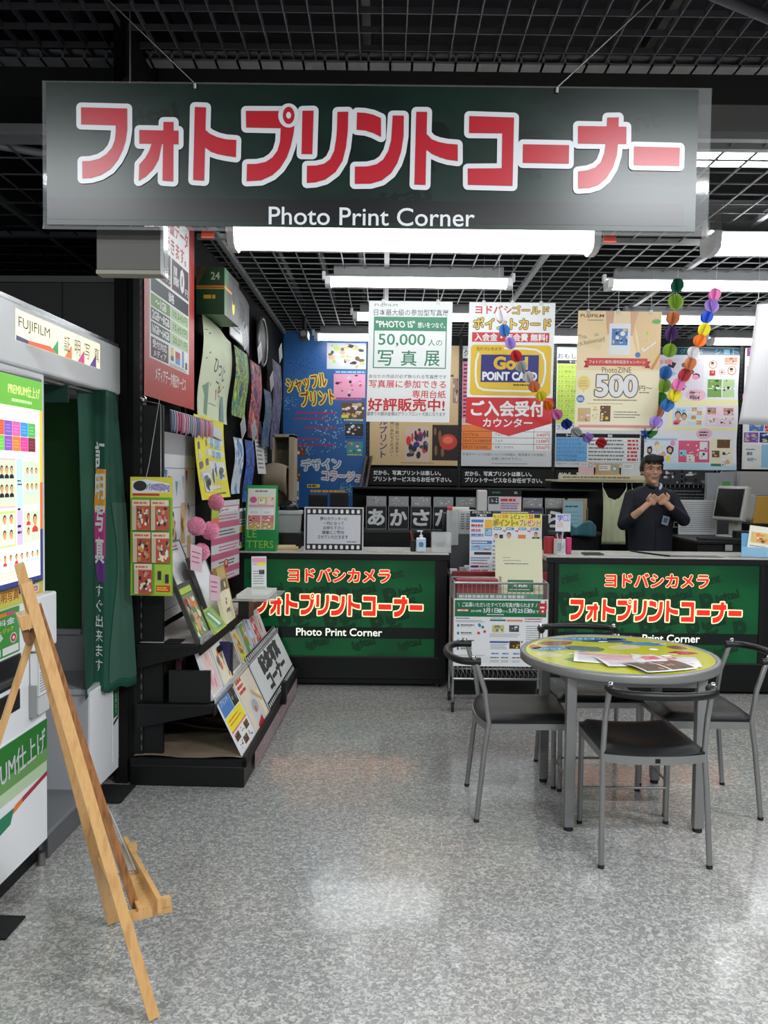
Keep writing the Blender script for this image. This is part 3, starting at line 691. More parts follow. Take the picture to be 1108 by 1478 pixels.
s.build('sheet', ws, thick=.002); MB().tube([(.10, .80, 0), (.12, .84, 0), (.12, 1.11, 0)], .002, STEEL, 6).build('hook_wire', ws)

# ------------------------------------------------------------------ printed panels on the back wall
def back_sheet(x0, x1, z0, z1, wu, hu, label, name='wall_poster', y=8.80, base=None, ou=0, ov=0, group=None, th=.012, warp=None):
    s = Sheet(x1 - x0, z1 - z0, wu, hu, base=base, ou=ou, ov=ov, th=th, warp=warp)
    def fin(): return tag(s.build(name, None, (x0, y, z0), FRONT), label, 'poster', group)
    return s, fin
s, fin = back_sheet(-.16, .77, 1.63, 2.89, 930, 1260, 'tan wall poster with a lantern photograph behind the exhibition poster', base=TAN)
s.vtext('ウォールプリント', 105, 500, 185, 1190, NAVY, .03); s.vtext('お取り扱いできます。', 270, 770, 310, 1180, DK, .01); s.vtext('お問い合わせください。', 215, 760, 255, 1180, DK, .01)
s.pic(380, 855, 625, 1215, mat((206, 180, 170)), [HAIR, DK, mat((60, 60, 66)), GREY, RED, NAVY], 26, 3, .1, .3)
s.rect(660, 830, 935, 1205, mat((34, 22, 18))); s.ellipse(830, 1010, 95, 85, mat((196, 56, 44))); s.ellipse(825, 990, 55, 40, mat((226, 110, 84)))
for u, v, a, b in ((690, 900, 28, 60), (740, 950, 30, 90), (700, 1100, 30, 80), (770, 1120, 36, 70)): s.ellipse(u, v, a * .5, b * .7, mat((130, 90, 60)))
s.pic(870, 340, 925, 600, mat((150, 120, 110)), [HAIR, SKIN, WHITE], 8, 5); s.pic(380, 620, 610, 800, GREY, [DK, HAIR, BLUEP], 10, 6); s.greek(330, 1228, 760, 1240, 1, BROWN, .5, 3); s.greek(40, 60, 880, 400, 6, BROWN, .4, 8); fin()
s, fin = back_sheet(.80, 1.77, 1.63, 2.89, 970, 1260, 'price list wall poster with orange cells behind the yellow card poster', base=PGREY)
s.text('クイックプリント', 20, 40, 520, 110, DK, .01); s.rect(10, 130, 950, 165, BLACK)
s.rect(10, 168, 330, 760, mat((214, 112, 146), .5)); s.greek(20, 180, 320, 750, 14, DK, .4, 3); s.rect(330, 168, 950, 760, WHITE); s.greek(350, 180, 930, 750, 14, GREY, .35, 4)
s.text('ロ', 20, 775, 50, 810, RED, .02); s.rect(10, 825, 330, 1090, ORG); s.rect(330, 825, 950, 1090, WHITE)
for i, (a, b, c) in enumerate((('ネットアルバム', 'フォト', '540円'), ('コダック フォトDVDモルタ', 'フォト', '1338円'), ('コダック フォトDVD', '写真１コマから', '556円'))):
    v = 895 + i * 66; s.rect(10, v - 4, 950, v, DK); s.text(a, 20, v + 16, 20 + min(300, 24 * len(a)), v + 48, DK, .02); s.text(b, 360, v + 16, 360 + 28 * len(b), v + 46, DK, .0); s.text(c, 800, v + 12, 935, v + 50, RED, .02)
s.rect(768, 825, 772, 1090, DK); s.text('料金やサービス内容についての詳細は、販売員までお気軽に', 25, 1120, 900, 1150, GREY, .01); s.text('お問い合わせ下さい。', 330, 1165, 650, 1195, GREY, .01); s.greek(330, 1225, 800, 1238, 1, GREY, .5, 4); fin()
s, fin = back_sheet(1.79, 2.71, 1.63, 2.89, 920, 1260, 'price list wall poster with lime and blue rows behind the cream poster', base=PGREY)
s.text('おもしろプリント', 15, 66, 560, 122, DK, .01); s.rect(15, 138, 900, 174, BLACK); s.text('サービス', 140, 142, 250, 170, WHITE, .03)
s.rect(15, 178, 345, 800, LIME); s.rect(345, 178, 900, 800, WHITE)
for i, a in enumerate(('フジ シールプリント', 'フジ 顔切シール', 'コダック シール', 'フジ カレンダー', 'フジ ブラックプレート', 'コダック 写真シール', 'コダック カレンダー', 'フジ ドロプレート', 'フジ プレート', 'コダック ポスター', 'チケット', 'クリップ')):
    v = 184 + i * 51; s.text(a, 22, v + 8, 22 + 30 * len(a), v + 38, DK, .005); s.rect(15, v + 46, 900, v + 49, GREY)
s.greek(370, 190, 880, 790, 14, GREY, .35, 8)
s.text('フォトブック', 20, 812, 300, 868, mat((86, 100, 200)), .02); s.rect(15, 905, 900, 945, BLACK); s.text('サービス', 120, 910, 220, 940, WHITE, .03); s.text('価格', 560, 910, 610, 940, WHITE, .03)
s.rect(15, 948, 345, 1200, mat((96, 160, 214), .5)); s.rect(345, 948, 900, 1200, WHITE)
for i, a in enumerate(('フォトブック ハード', 'フォトブック リングA', 'フォトブック ソフトカバー', 'フォトブック ハードカバー', 'イヤーアルバムA4', 'イヤーアルバムA5')):
    v = 950 + i * 42; s.text(a, 20, v + 8, 20 + 24 * len(a), v + 34, DK, .01); s.rect(15, v + 39, 900, v + 41, GREY)
s.greek(360, 955, 740, 1195, 6, GREY, .4, 9, .9); s.greek(770, 955, 890, 1195, 6, RED, .55, 10, .9); s.text('料金やサービス内容についての詳細は、販売員までお気軽に', 20, 1212, 780, 1235, GREY, .01); fin()
# headers under the panels
for i, (x0, x1) in enumerate(((-.20, .775), (.81, 1.775), (1.80, 2.72))):
    s, fin = back_sheet(x0, x1, 1.42, 1.60, 970, 180, 'x', 'slogan_strip', base=BLACK, y=8.78)
    s.text('だから、写真プリントは楽しい。', 85 if i == 0 else 40, 26, 790 if i == 0 else 745, 74, WHITE, .05); s.text('プリントサービスならお任せ下さい。', 85 if i == 0 else 40, 92, 900 if i == 0 else 860, 142, WHITE, .05)
    o = fin(); o['label'] = ('black slogan strip under the tan lantern poster', 'black slogan strip under the price list with orange cells', 'black slogan strip under the lime and blue price list')[i]; o['category'] = 'sign'; o['group'] = 'black slogan strips on the back wall'
s, fin = back_sheet(2.735, 3.715, 1.615, 2.90, 830, 1090, 'pastel photo goods poster with pink price bubbles behind the person', base=mat((232, 232, 236), .18), ou=5, ov=10, warp=lambda u, v: (0, 0, .01 * math.sin(v * 14) * u))
s.rect(5, 12, 835, 78, mat((40, 76, 92), .2)); 
for i, c_ in enumerate('フォトグッズ シート'): s.text(c_, 70 + i * 78, 24, 120 + i * 78, 68, mat((96, 150, 170), .2), .03)
s.rect(5, 468, 835, 522, mat((238, 232, 178), .3)); s.rect(180, 720, 835, 746, mat((238, 232, 178), .3)); s.rect(5, 1040, 835, 1098, mat((190, 220, 236), .3)); s.rect(5, 820, 300, 860, LBL)
PH = [SKIN, HAIR, WHITE, mat((224, 150, 130)), mat((120, 90, 70)), PINK, LBL]
s.pic(40, 110, 520, 440, mat((222, 214, 224)), PH, 30, 11, .06, .25); s.pic(700, 95, 815, 160, mat((200, 150, 120)), PH, 8, 12); s.pic(560, 290, 685, 450, mat((120, 160, 80)), [LIME, GRN2, DK, WHITE], 14, 13); s.pic(695, 290, 800, 450, mat((180, 206, 150)), [SKIN, BLUEP, HAIR, WHITE], 12, 14)
for cu, cv, r_, q in ((600, 160, 38, 1), (770, 212, 40, 2)):
    s.ellipse(cu, cv, r_, r_, mat((226, 130, 90))); s.ellipse(cu, cv, r_ * .8, r_ * .8, WHITE); s.ellipse(cu - 6, cv - 4, r_ * .4, r_ * .45, SKIN); s.ellipse(cu - 6, cv - 14, r_ * .4, r_ * .25, HAIR)
s.pic(572, 212, 622, 258, RED, [WHITE, ORG], 5, 15); s.pic(655, 200, 712, 250, mat((230, 200, 190)), PH, 6, 16)
s.ellipse(456, 430, 92, 56, mat((232, 186, 204))); s.text('2Lシート', 405, 392, 500, 418, DK, .01, rot=6); s.text('¥864', 400, 430, 490, 472, DK, .02, rot=6)
s.rect(215, 530, 520, 712, mat((240, 232, 190))); s.pic(250, 540, 400, 704, mat((206, 220, 236)), [LBL, WHITE], 5, 17); s.person(300, 575, 690, SKIN, HAIR, mat((220, 120, 110))); s.person(355, 590, 695, SKIN, HAIR, WHITE); s.ellipse(285, 686, 22, 12, RED); s.ellipse(340, 690, 26, 10, WHITE)
s.rect(400, 540, 512, 704, mat((204, 222, 236)))
for cu, cv in ((445, 560), (490, 592), (440, 632), (488, 676)): s.pic(cu - 22, cv - 18, cu + 22, cv + 18, mat((210, 160, 120)), PH, 4, cu)
s.rect(545, 530, 800, 706, mat((238, 206, 220)))
for (a, b, c, d, q) in ((560, 542, 638, 600, 1), (705, 545, 792, 608, 2), (562, 630, 640, 696, 3), (665, 622, 735, 690, 4), (750, 630, 795, 690, 5)): s.pic(a, b, c, d, mat((180, 140, 120)) if q < 3 else WHITE, PH, 9, 20 + q)
s.ellipse(540, 776, 72, 48, mat((232, 186, 204))); s.greek(498, 750, 590, 800, 2, DK, .5, 4)
s.rect(30, 838, 300, 1042, mat((214, 224, 236))); s.poly([(36, 900), (70, 890), (86, 930), (60, 968), (34, 950)], HAIR); s.ellipse(56, 930, 14, 17, SKIN); s.poly([(205, 905), (232, 882), (270, 900), (272, 930), (250, 968), (214, 950)], HAIR); s.ellipse(238, 925, 19, 24, SKIN); s.pic(80, 850, 200, 1030, mat((220, 226, 236)), [SKIN, WHITE, CREAM, mat((226, 180, 170)), LBL], 12, 77, .1, .3)
for cu, cv, m_ in ((120, 872, SKIN), (180, 962, SKIN), (262, 862, PINK), (225, 1000, YELP), (130, 900, CREAM)): s.ellipse(cu, cv, 22, 26, m_)
s.rect(315, 838, 592, 1032, mat((216, 92, 126))); s.pic(350, 850, 500, 1000, mat((216, 92, 126)), [CREAM, ORG, WHITE], 16, 30, .05, .15)
for (a, b, c, d, m_) in ((325, 922, 386, 978, LBL), (505, 848, 575, 918, WHITE), (388, 962, 460, 1028, WHITE), (500, 935, 575, 1005, WHITE)): s.pic(a, b, c, d, m_, [HAIR, SKIN, LBL], 4, a)
s.rect(604, 815, 800, 1064, mat((232, 224, 190))); s.rect(604, 1042, 700, 1064, GREENP)
for (a, b, c, d, q) in ((660, 825, 775, 905, 1), (615, 925, 682, 985, 2), (705, 930, 775, 975, 3), (695, 992, 778, 1060, 4), (778, 820, 798, 905, 5)): s.pic(a, b, c, d, BROWN if q < 3 else WHITE, [HAIR, SKIN, BROWN, TAN], 8, 40 + q, .2, .5)
fin()
s, fin = back_sheet(3.775, 4.75, 1.63, 2.90, 830, 1080, 'photo print poster cut off at the right edge, with 30 minutes offer', base=mat((236, 230, 234), .3), ou=5, ov=10)
s.rect(20, 12, 400, 84, mat((130, 44, 120))); s.text('プリント', 40, 20, 260, 76, mat((220, 150, 210)), .03); s.text('早い', 70, 110, 200, 165, PURP, .04)
s.pic(20, 170, 200, 350, mat((190, 170, 170)), PH, 20, 50); s.ellipse(40, 440, 50, 56, PINK); s.vtext('写真仕上げ', 20, 530, 50, 660, MAG, .03)
for (a, b, c, d, q) in ((60, 670, 190, 750, 1), (200, 670, 330, 750, 2), (15, 760, 145, 850, 3), (155, 760, 300, 850, 4)): s.pic(a, b, c, d, (BLUEP, RED, PURP, NAVY)[q - 1], [LBL, WHITE, LIME, SKIN], 10, 60 + q)
s.rect(15, 870, 165, 1075, CREAM); s.rect(22, 880, 158, 1065, WHITE); s.text('最短', 45, 935, 95, 965, DK, .03); s.text('30分〜', 50, 985, 135, 1020, DK, .03); s.greek(35, 905, 140, 920, 1, DK, .5, 3); s.rect(175, 870, 330, 1075, LBL); fin()
# blue banner
s, fin = back_sheet(-1.075, -.20, 1.17, 3.02, 565, 1195, 'tall blue photo print banner in the far left corner', name='wall_banner', base=mat((38, 96, 160), .35), ou=45, ov=205)
R = random.Random(8)
for (cu, cv, n, ra, m_) in ((185, 420, 90, 130, mat((22, 44, 110), .35)), (370, 880, 110, 150, mat((190, 220, 232), .35)), (490, 1280, 60, 60, mat((150, 200, 190), .35)), (80, 680, 40, 60, mat((130, 180, 220), .35)), (200, 1000, 60, 60, mat((150, 200, 210), .35))):
    z = s.z((cu - ra, cv - ra, cu + ra, cv + ra))
    for i in range(n):
        an = R.uniform(0, 6.28); rr = ra * R.uniform(.12, 1); u, v = cu + rr * math.cos(an), cv + rr * math.sin(an); l = R.uniform(3, 8); c_, d_ = math.cos(an), math.sin(an)
        if 50 < u < 600: s.add([s.P(u - l * c_, v - l * d_, z), s.P(u + 3 * d_, v - 3 * c_, z), s.P(u + l * c_, v + l * d_, z), s.P(u - 3 * d_, v + 3 * c_, z)], [(0, 1, 2, 3), (3, 2, 1, 0)][:1], m_)
s.text('シャッフル', 68, 505, 338, 600, mat((150, 30, 70)), .03, out=YELP, ow=10, rot=-10); s.text('プリント', 165, 600, 395, 700, mat((150, 30, 70)), .03, out=YELP, ow=10, rot=-6)
s.text('デザイン', 175, 1065, 440, 1140, mat((60, 130, 170)), .0, out=WHITE, ow=9, rot=-4, shear=-.2); s.text('コラージュ', 315, 1150, 585, 1215, mat((190, 110, 130)), .0, out=WHITE, ow=9, rot=2)
for (a, b, c) in ((130, 745, 400), (115, 783, 350), (190, 845, 415), (105, 922, 300), (105, 962, 395)): s.greek(a, b, c, b + 20, 1, mat((170, 50, 100)), .6, a + b, 1)
s.rect(212, 1240, 298, 1262, YELP); s.greek(218, 1244, 280, 1258, 1, DK, .8, 3, 1); s.greek(235, 1275, 470, 1298, 1, mat((230, 170, 50)), .7, 4, 1)
s.pic(340, 280, 605, 455, PGREY, [HAIR, SKIN, BROWN, WHITE, DK, LIME], 34, 70, .06, .2); s.rect(340, 352, 605, 362, WHITE); s.greek(400, 465, 600, 485, 1, LBL, .6, 5, 1)
s.pic(388, 488, 602, 648, mat((232, 160, 190)), [HAIR, SKIN, DK, mat((200, 200, 230)), MAG], 22, 71, .06, .16); s.greek(400, 652, 575, 668, 1, MAG, .7, 5, 1)
s.pic(442, 680, 598, 785, BROWN, [HAIR, SKIN, WHITE, TAN], 20, 72, .1, .25); s.rect(442, 765, 490, 785, YELP); s.greek(460, 792, 590, 806, 1, YELP, .7, 7, 1)
s.pic(468, 825, 592, 908, DK, [WHITE, SKIN, BROWN], 12, 73, .1, .25); s.greek(470, 912, 590, 926, 1, NAVY, .7, 8, 1); s.pic(480, 945, 590, 1025, mat((60, 150, 150)), [WHITE, SKIN, BROWN, RED], 10, 74); s.greek(485, 1028, 585, 1042, 1, LIME, .7, 9, 1)
s.pic(120, 985, 200, 1050, BROWN, [SKIN, RED, WHITE], 8, 75); s.pic(112, 1130, 165, 1215, BROWN, [SKIN, HAIR], 7, 76); s.rect(112, 1222, 156, 1345, WHITE); s.pic(114, 1285, 154, 1325, GRN2, [LIME, DK], 5, 77); s.pic(118, 1232, 150, 1262, WHITE, [HAIR], 3, 78); fin()
# black pegboard posts between the panels and the wire grids
for i, x_ in enumerate((-.18, .79, 1.78, 2.72, 3.74)):
    b = MB(); b.box(-.018, -.03, 0, .018, 0, 3.0, BLACKM)
    for k in range(60): b.box(-.004, -.0305, .1 + k * .048, .004, -.03, .115 + k * .048, mat((70, 72, 74), .6))
    o = b.build('trim_%d' % (i + 1), None, (x_, 8.83, 0)); tag(o, kind='structure')

# ------------------------------------------------------------------ paper garlands
GC = dict(g=(20, 96, 72), l=(140, 176, 60), o=(206, 132, 84), p=(84, 52, 116), w=(216, 214, 214), b=(60, 120, 190), B=(44, 92, 210), v=(166, 136, 210), k=(226, 130, 186), y=(232, 220, 50), O=(236, 128, 40), r=(176, 34, 44), R=(180, 60, 66), G=(62, 140, 56), s=(168, 172, 172), n=(30, 54, 150), d=(232, 150, 104), t=(124, 78, 160))
_ball = {}
def paper_ball(c, key, r, parent, ang, squash=1.0):
    k_ = key
    if k_ not in _ball:
        b = MB(); m_ = mat(GC[key], .6)
        for j in range(3):
            a = math.pi * j / 3; n = 20
            vs = [(math.cos(2 * math.pi * i / n) * math.cos(a), math.cos(2 * math.pi * i / n) * math.sin(a), math.sin(2 * math.pi * i / n)) for i in range(n)]
            for sg_ in (-1, 1):
                off = (-math.sin(a) * .012 * sg_, math.cos(a) * .012 * sg_, 0)
                b.add([(v[0] + off[0], v[1] + off[1], v[2]) for v in vs], [list(range(n)) if sg_ < 0 else list(range(n))[::-1]], m_)
        _ball[k_] = b.mesh('paper_ball')
    o = bpy.data.objects.new('paper_ball', _ball[k_]); COL.objects.link(o); o.parent = parent
    o.location = c; r *= 1.12; o.scale = (r, r, r * squash); o.rotation_euler = (ang[0], ang[1], ang[2]); return o
def garland(label, y, pts, r, top, sag=0.0):
    """pts: (key, x, z)"""
    t = thing('paper_garland', label, 'garland', (top[0], y, top[1])); R_ = random.Random(len(pts))
    t['group'] = 'paper garlands over the right counter'
    P0 = [(x - top[0], R_.uniform(-.01, .01), z - top[1]) for _, x, z in pts]
    MB().tube([(0, 0, 0)] + P0, .0012, mat((200, 200, 200), .6), 5).build('thread', t)
    for i, ((k_, x, z), p) in enumerate(zip(pts, P0)):
        a = P0[max(i - 1, 0)]; b = P0[min(i + 1, len(P0) - 1)]
        tilt = math.atan2(b[0] - a[0], -(b[2] - a[2]))
        paper_ball(p, k_, r * R_.uniform(.92, 1.06), t, (R_.uniform(-.2, .2), -tilt, R_.uniform(.2, 1.2)), 1.0)
    return t
garland('garland of paper balls slanting across the hanging yellow card poster', 5.6,
        [('w', .766, 2.593), ('b', .791, 2.493), ('v', .832, 2.41), ('r', .873, 2.325), ('s', .907, 2.255), ('w', .955, 2.185), ('d', .997, 2.122), ('y', 1.045, 2.06), ('O', 1.092, 1.997), ('k', 1.152, 1.939), ('n', 1.218, 1.875), ('s', 1.285, 1.822), ('v', 1.362, 1.784), ('r', 1.452, 1.752)], .036, (.745, 2.985))
garland('garland hanging straight down from a dark green ball beside the 500 yen poster', 5.9,
        [('g', 2.039, 2.872), ('l', 2.033, 2.760), ('o', 2.016, 2.645), ('p', 2.005, 2.534), ('l', 1.995, 2.418), ('b', 1.972, 2.262), ('l', 1.965, 2.172), ('G', 1.944, 2.077), ('o', 1.922, 1.990), ('t', 1.905, 1.915), ('G', 1.875, 1.852), ('B', 1.845, 1.842)], .047, (2.045, 2.995))
garland('garland hanging from a pink ball and curving left below the right ceiling light', 5.7,
        [('k', 2.225, 2.769), ('v', 2.209, 2.694), ('B', 2.178, 2.614), ('y', 2.158, 2.530), ('O', 2.130, 2.455), ('w', 2.092, 2.375), ('o', 2.070, 2.300), ('R', 2.038, 2.225), ('k', 1.995, 2.155), ('y', 1.970, 2.085), ('b', 1.925, 2.018), ('v', 1.850, 1.905)], .042, (2.24, 2.995))
# ------------------------------------------------------------------ left wall: posters and hanging samples
def wall_sheet(name, s0, s1, z0, z1, t_, wu, hu, base=None, ou=0, ov=0, warp=None, th=.002):
    s = Sheet(s1 - s0, z1 - z0, wu, hu, base=base, ou=ou, ov=ov, warp=warp, th=th)
    def fin(label, cat='poster', group=None): return tag(s.build(name, None, LP(s0, t_, z0), LROT), label, cat, group)
    return s, fin
MAR = mat((64, 26, 46), .5); OLV = mat((96, 142, 62), .5); DGR = mat((36, 78, 58), .5); PGN = mat((176, 200, 160), .5)
s, fin = wall_sheet('wall_poster', 3.95, 4.86, 1.885, 2.93, -1.275, 700, 1040, base=mat((176, 50, 46), .45))
s.rect(60, 40, 610, 850, WHITE); s.text('大容量データ', 180, 70, 590, 160, mat((186, 60, 70)), .03); s.text('復活できます。', 110, 175, 560, 262, mat((186, 60, 70)), .03)
s.rect(75, 280, 330, 440, MAR); s.rect(348, 280, 600, 440, MAR); s.text('作業\n診断料', 100, 310, 190, 410, WHITE, .02); s.text('0', 200, 290, 268, 425, WHITE, .05); s.text('円', 276, 385, 320, 425, WHITE, .02)
s.text('見積\n診断料', 370, 310, 450, 410, WHITE, .02); s.text('0', 465, 290, 535, 425, WHITE, .05); s.text('円', 545, 385, 585, 425, WHITE, .02)
s.rect(75, 455, 600, 525, mat((24, 34, 46))); s.text('価格', 300, 465, 380, 515, WHITE, .03)
for i, (a, b, m_, m2) in enumerate((('〜1GB', '10,343円', OLV, PGN), ('2GB〜8GB', '15,457円', DGR, PGN), ('16GB〜64GB', '20,571円', DGR, PGN))):
    v = 535 + i * 68; s.rect(75, v, 325, v + 60, m_); s.rect(335, v, 600, v + 60, m2); s.text(a, 130 if i == 0 else 90, v + 10, 270 if i == 0 else 312, v + 50, WHITE, .05); s.text(b, 365, v + 10, 580, v + 50, OLV, .05)
s.rect(75, 745, 300, 842, MAR); s.text('受付対応', 95, 752, 280, 792, WHITE, .03); s.text('メディア', 105, 800, 270, 836, WHITE, .03)
s.rect(335, 745, 375, 810, GOLD); s.rect(335, 790, 375, 815, DGR); s.rect(400, 755, 470, 790, mat((186, 60, 70))); s.rect(400, 790, 470, 822, BLUEP); s.rect(500, 735, 530, 826, BLUEP); s.rect(550, 790, 580, 828, DK); s.greek(320, 830, 600, 846, 2, DK, .4, 3)
s.text('メディアデータ復旧サービス', 130, 880, 560, 950, WHITE, .02); fin('large red data recovery price poster high on the left wall')
# perforated black upright beside it
up = thing('shelf_upright', 'tall black end upright at the near end of the display shelves', 'post', LP(3.975, -1.375), -A)
b = MB(); b.box(0, 0, 0, .075, .03, 2.62, BLACK); b.build('upright_panel', up); b = MB(); b.box(.075, .002, 0, .18, .03, 1.84, BLACK); b.build('lower_panel', up)
b = MB(); b.box(.070, -.004, .0, .085, .05, 2.62, BLACKM)
for k in range(52): b.box(.074, -.0055, .06 + k * .05, .080, -.004, .085 + k * .05, mat((80, 82, 84), .5))
b.build('slotted_post', up)
b = MB(); b.tube([(.09, -.01, 1.86), (.09, -.04, 1.86), (.16, -.05, 1.845), (.185, -.05, 1.84), (.187, -.05, 1.45)], .0028, STEEL, 6); b.build('hook_arm', up); MB().ell((.095, -.03, 1.865), (.018, .018, .018), CHROME).build('hook_knob', up)
def wave(u, v): return (0, 0, .035 * math.sin(v * 4.2 + .4) + .02 * math.sin(u * 5))
CL = mat((206, 214, 184), .7)
s, fin = wall_sheet('cloth_banner', 5.0, 5.86, 1.86, 2.47, -1.27, 800, 900, base=CL, warp=lambda u, v: (-.02 * v, -.03 * u * (1 - v), .018 * math.sin(v * 5 + .4) + .015 * math.sin(u * 5)))
INK = mat((84, 100, 96), .7); s.poly([(20, 120), (70, 110), (90, 360), (60, 380)], INK); s.poly([(90, 130), (130, 120), (140, 300), (110, 320)], INK); s.poly([(60, 620), (170, 560), (160, 880), (100, 860), (120, 700)], mat((120, 150, 130), .7))
s.text('ひつじ', 230, 330, 600, 470, INK, .03, rot=6); s.rect(330, 520, 640, 536, INK); s.poly([(200, 560), (380, 590), (390, 700), (370, 700), (360, 625), (200, 600)], mat((190, 60, 54), .7)); s.pic(430, 500, 600, 680, CL, [DK, BROWN, GOLD, INK], 12, 4, .1, .3); s.poly([(520, 900), (560, 640), (640, 620), (700, 900)], mat((120, 150, 150), .7)); s.greek(200, 740, 450, 770, 1, INK, .3, 4)
o = fin('pale green cloth banner with dark brushed writing on the left wall', 'banner')
CAM = mat((30, 88, 44), .4)
gb = thing('camera_box', 'green and dark product box hung high near the ceiling of the left wall', 'box', LP(5.0, -1.30, 2.47), -A)
MB().box(0, 0, 0, .17, .42, .28, CAM, .003).build('carton', gb)
s = Sheet(.17, .28, 100, 160, base=mat((22, 70, 36), .4), th=.0008); s.poly([(0, 0), (38, 0), (0, 70)], BROWN); s.rect(0, 62, 100, 68, mat((214, 120, 40))); s.rect(0, 70, 100, 74, mat((190, 170, 60))); s.text('24', 52, 16, 84, 42, PGN, .02); s.greek(26, 92, 78, 108, 1, GOLD, .8, 3)
s.build('front_print', gb, (0, -.0006, 0), FRONT)
s = Sheet(.42, .28, 250, 160, base=mat((34, 30, 30), .4), th=.0008); s.poly([(0, 0), (70, 0), (40, 160), (0, 160)], CAM); s.rect(0, 62, 120, 70, mat((214, 120, 40))); s.ellipse(150, 100, 22, 36, YELP); s.ellipse(150, 60, 30, 40, DK); s.build('side_print', gb, (.1706, 0, 0), (rad(90), 0, rad(90)))
s, fin = wall_sheet('framed_print', 5.92, 6.62, 2.50, 2.90, -1.30, 700, 400, base=mat((150, 152, 156), .3), warp=lambda u, v: (0, -.05 * u, .02 * math.sin(u * 3)))
s.frame(0, 0, 700, 400, 10, DK); s.text('写真集', 180, 80, 420, 220, GREY, .02, rot=8); s.pic(380, 200, 560, 360, PGREY, [GREY, DK], 10, 3); s.greek(60, 250, 300, 340, 3, GREY, .4, 5); fin('grey printed sheet pinned under the ceiling past the green box', 'print')
def strip_sheet(s0, s1, z0, z1, t_, cols, seed, label, tagz=True):
    t = thing('sample_banner', label, 'banner', LP(s0, t_, z0), rot=LROT); W, H = s1 - s0, z1 - z0
    s = Sheet(W, H, 100, 100 * H / W, base=noise_mat('banner_print', cols, (9, 9, 9), .6, stops=[.32 + .36 * i / (len(cols) - 1) for i in range(len(cols))], detail=4, dist=1.2), warp=lambda u, v: (0, 0, .015 * math.sin(v * 5)))
    h_ = 100 * H / W; R_ = random.Random(seed)
    for i in range(9):
        u, v = R_.uniform(12, 88), R_.uniform(8, h_ - 12); a_ = R_.uniform(4, 12); s.poly([(u - a_, v), (u - a_ * .3, v - a_ * .9), (u + a_, v - a_ * .2), (u + a_ * .3, v + a_)], R_.choice(cols[1:]))
    s.build('printed_cloth', t)
    if tagz:
        g_ = Sheet(.17, .13, 100, 80, base=mat((170, 174, 178), .4)); g_.greek(10, 10, 90, 70, 4, GREY, .4, seed)
        g_.build('price_tag', t, (W * .3, H - .02, .045), (0, 0, rad(28)))
    return t
strip_sheet(5.84, 6.30, 1.93, 2.42, -1.25, [mat((50, 90, 60)), GRN2, mat((60, 90, 130)), LIME, mat((60, 110, 80)), mat((150, 130, 60)), mat((50, 80, 110))], 3, 'green and yellow floral sample banner on the left wall')
strip_sheet(6.42, 6.86, 1.80, 2.40, -1.25, [mat((50, 44, 90)), MAG, NAVY, ORG, mat((60, 70, 130)), MAR, mat((50, 50, 100))], 4, 'purple and orange floral sample banner on the left wall')
strip_sheet(7.02, 7.36, 1.76, 2.24, -1.25, [mat((40, 60, 90)), NAVY, mat((80, 120, 150)), mat((50, 80, 110)), mat((130, 130, 80)), mat((40, 60, 90))], 5, 'blue and gold snowy sample banner on the left wall')
strip_sheet(7.45, 7.92, 1.74, 2.55, -1.25, [mat((58, 62, 96)), mat((110, 114, 150)), mat((40, 42, 70)), mat((90, 90, 120))], 6, 'dark violet sample banner at the far end of the left wall')
rf = thing('round_reflector', 'dark round ring with a pale rim on the far left wall', 'ring', LP(7.22, -1.30, 2.66), rot=LROT)
MB().tube([(.2 * math.cos(a * math.pi / 12), .2 * math.sin(a * math.pi / 12), 0) for a in range(25)], .016, mat((120, 120, 122), .3, .5), 8, caps=False).build('rim', rf); MB().cyl((0, 0, -.01), (0, 0, 0), .19, BLACKM, 28).build('disc', rf)
# pleated pink tassels over the wooden board
tr = thing('tassel_row', 'row of short pink and grey paper tassels above the white plank poster', 'garland', LP(4.25, -1.24, 1.835), rz=-A)
MB().cyl((0, 0, .004), (0, .92, .004), .003, STEEL, 6).build('rod', tr)
TC = [mat(c_, .6) for c_ in ((214, 150, 176), (190, 176, 190), (150, 170, 180), (200, 112, 140), (226, 190, 206), (120, 130, 160))]
R = random.Random(12)
for i in range(20):
    b = MB(); y_ = .02 + i * .046; dz = R.uniform(-.012, .008); b.tube([(0, y_, .004), (.002, y_, -.006), (.004, y_, -.03), (.004, y_, -.085 + dz), (.003, y_, -.105 + dz)], [.004, .008, .010, .008, .003], R.choice(TC), 8); b.build('tassel', tr)
# white plank poster with bunting
s, fin = wall_sheet('plank_poster', 4.22, 5.02, .72, 1.735, -1.31, 400, 520, base=mat((222, 222, 226), .4))
for v in (98, 210, 330, 400, 450, 490): s.rect(0, v, 400, v + 2, GREY)
s.rect(0, 0, 400, 60, mat((168, 168, 172), .4))
FL = [mat((140, 170, 214)), mat((206, 196, 150)), BLUEP, mat((200, 70, 60)), WHITE, mat((90, 150, 180)), mat((226, 214, 190)), mat((150, 180, 220)), RED, CREAM]
for i in range(11):
    u = 30 + i * 34; v = 30 + 105 * math.sin(math.pi * i / 10) ** .7; s.poly([(u - 14, v), (u + 14, v + 2), (u, v + 46)], FL[i % 10])
for (a, b, c, d, q) in ((30, 190, 72, 225, 1), (100, 200, 130, 240, 2), (150, 215, 200, 330, 3), (240, 200, 290, 320, 4), (310, 190, 345, 250, 5), (150, 250, 170, 270, 6), (250, 350, 300, 430, 7), (310, 300, 350, 380, 8), (120, 330, 160, 400, 9)): s.pic(a, b, c, d, WHITE if q % 2 else TAN, [BROWN, HAIR, SKIN, TAN, GOLD], 8, q + 90, .2, .5)
fin('white wooden plank poster with printed bunting beside the pom poms')
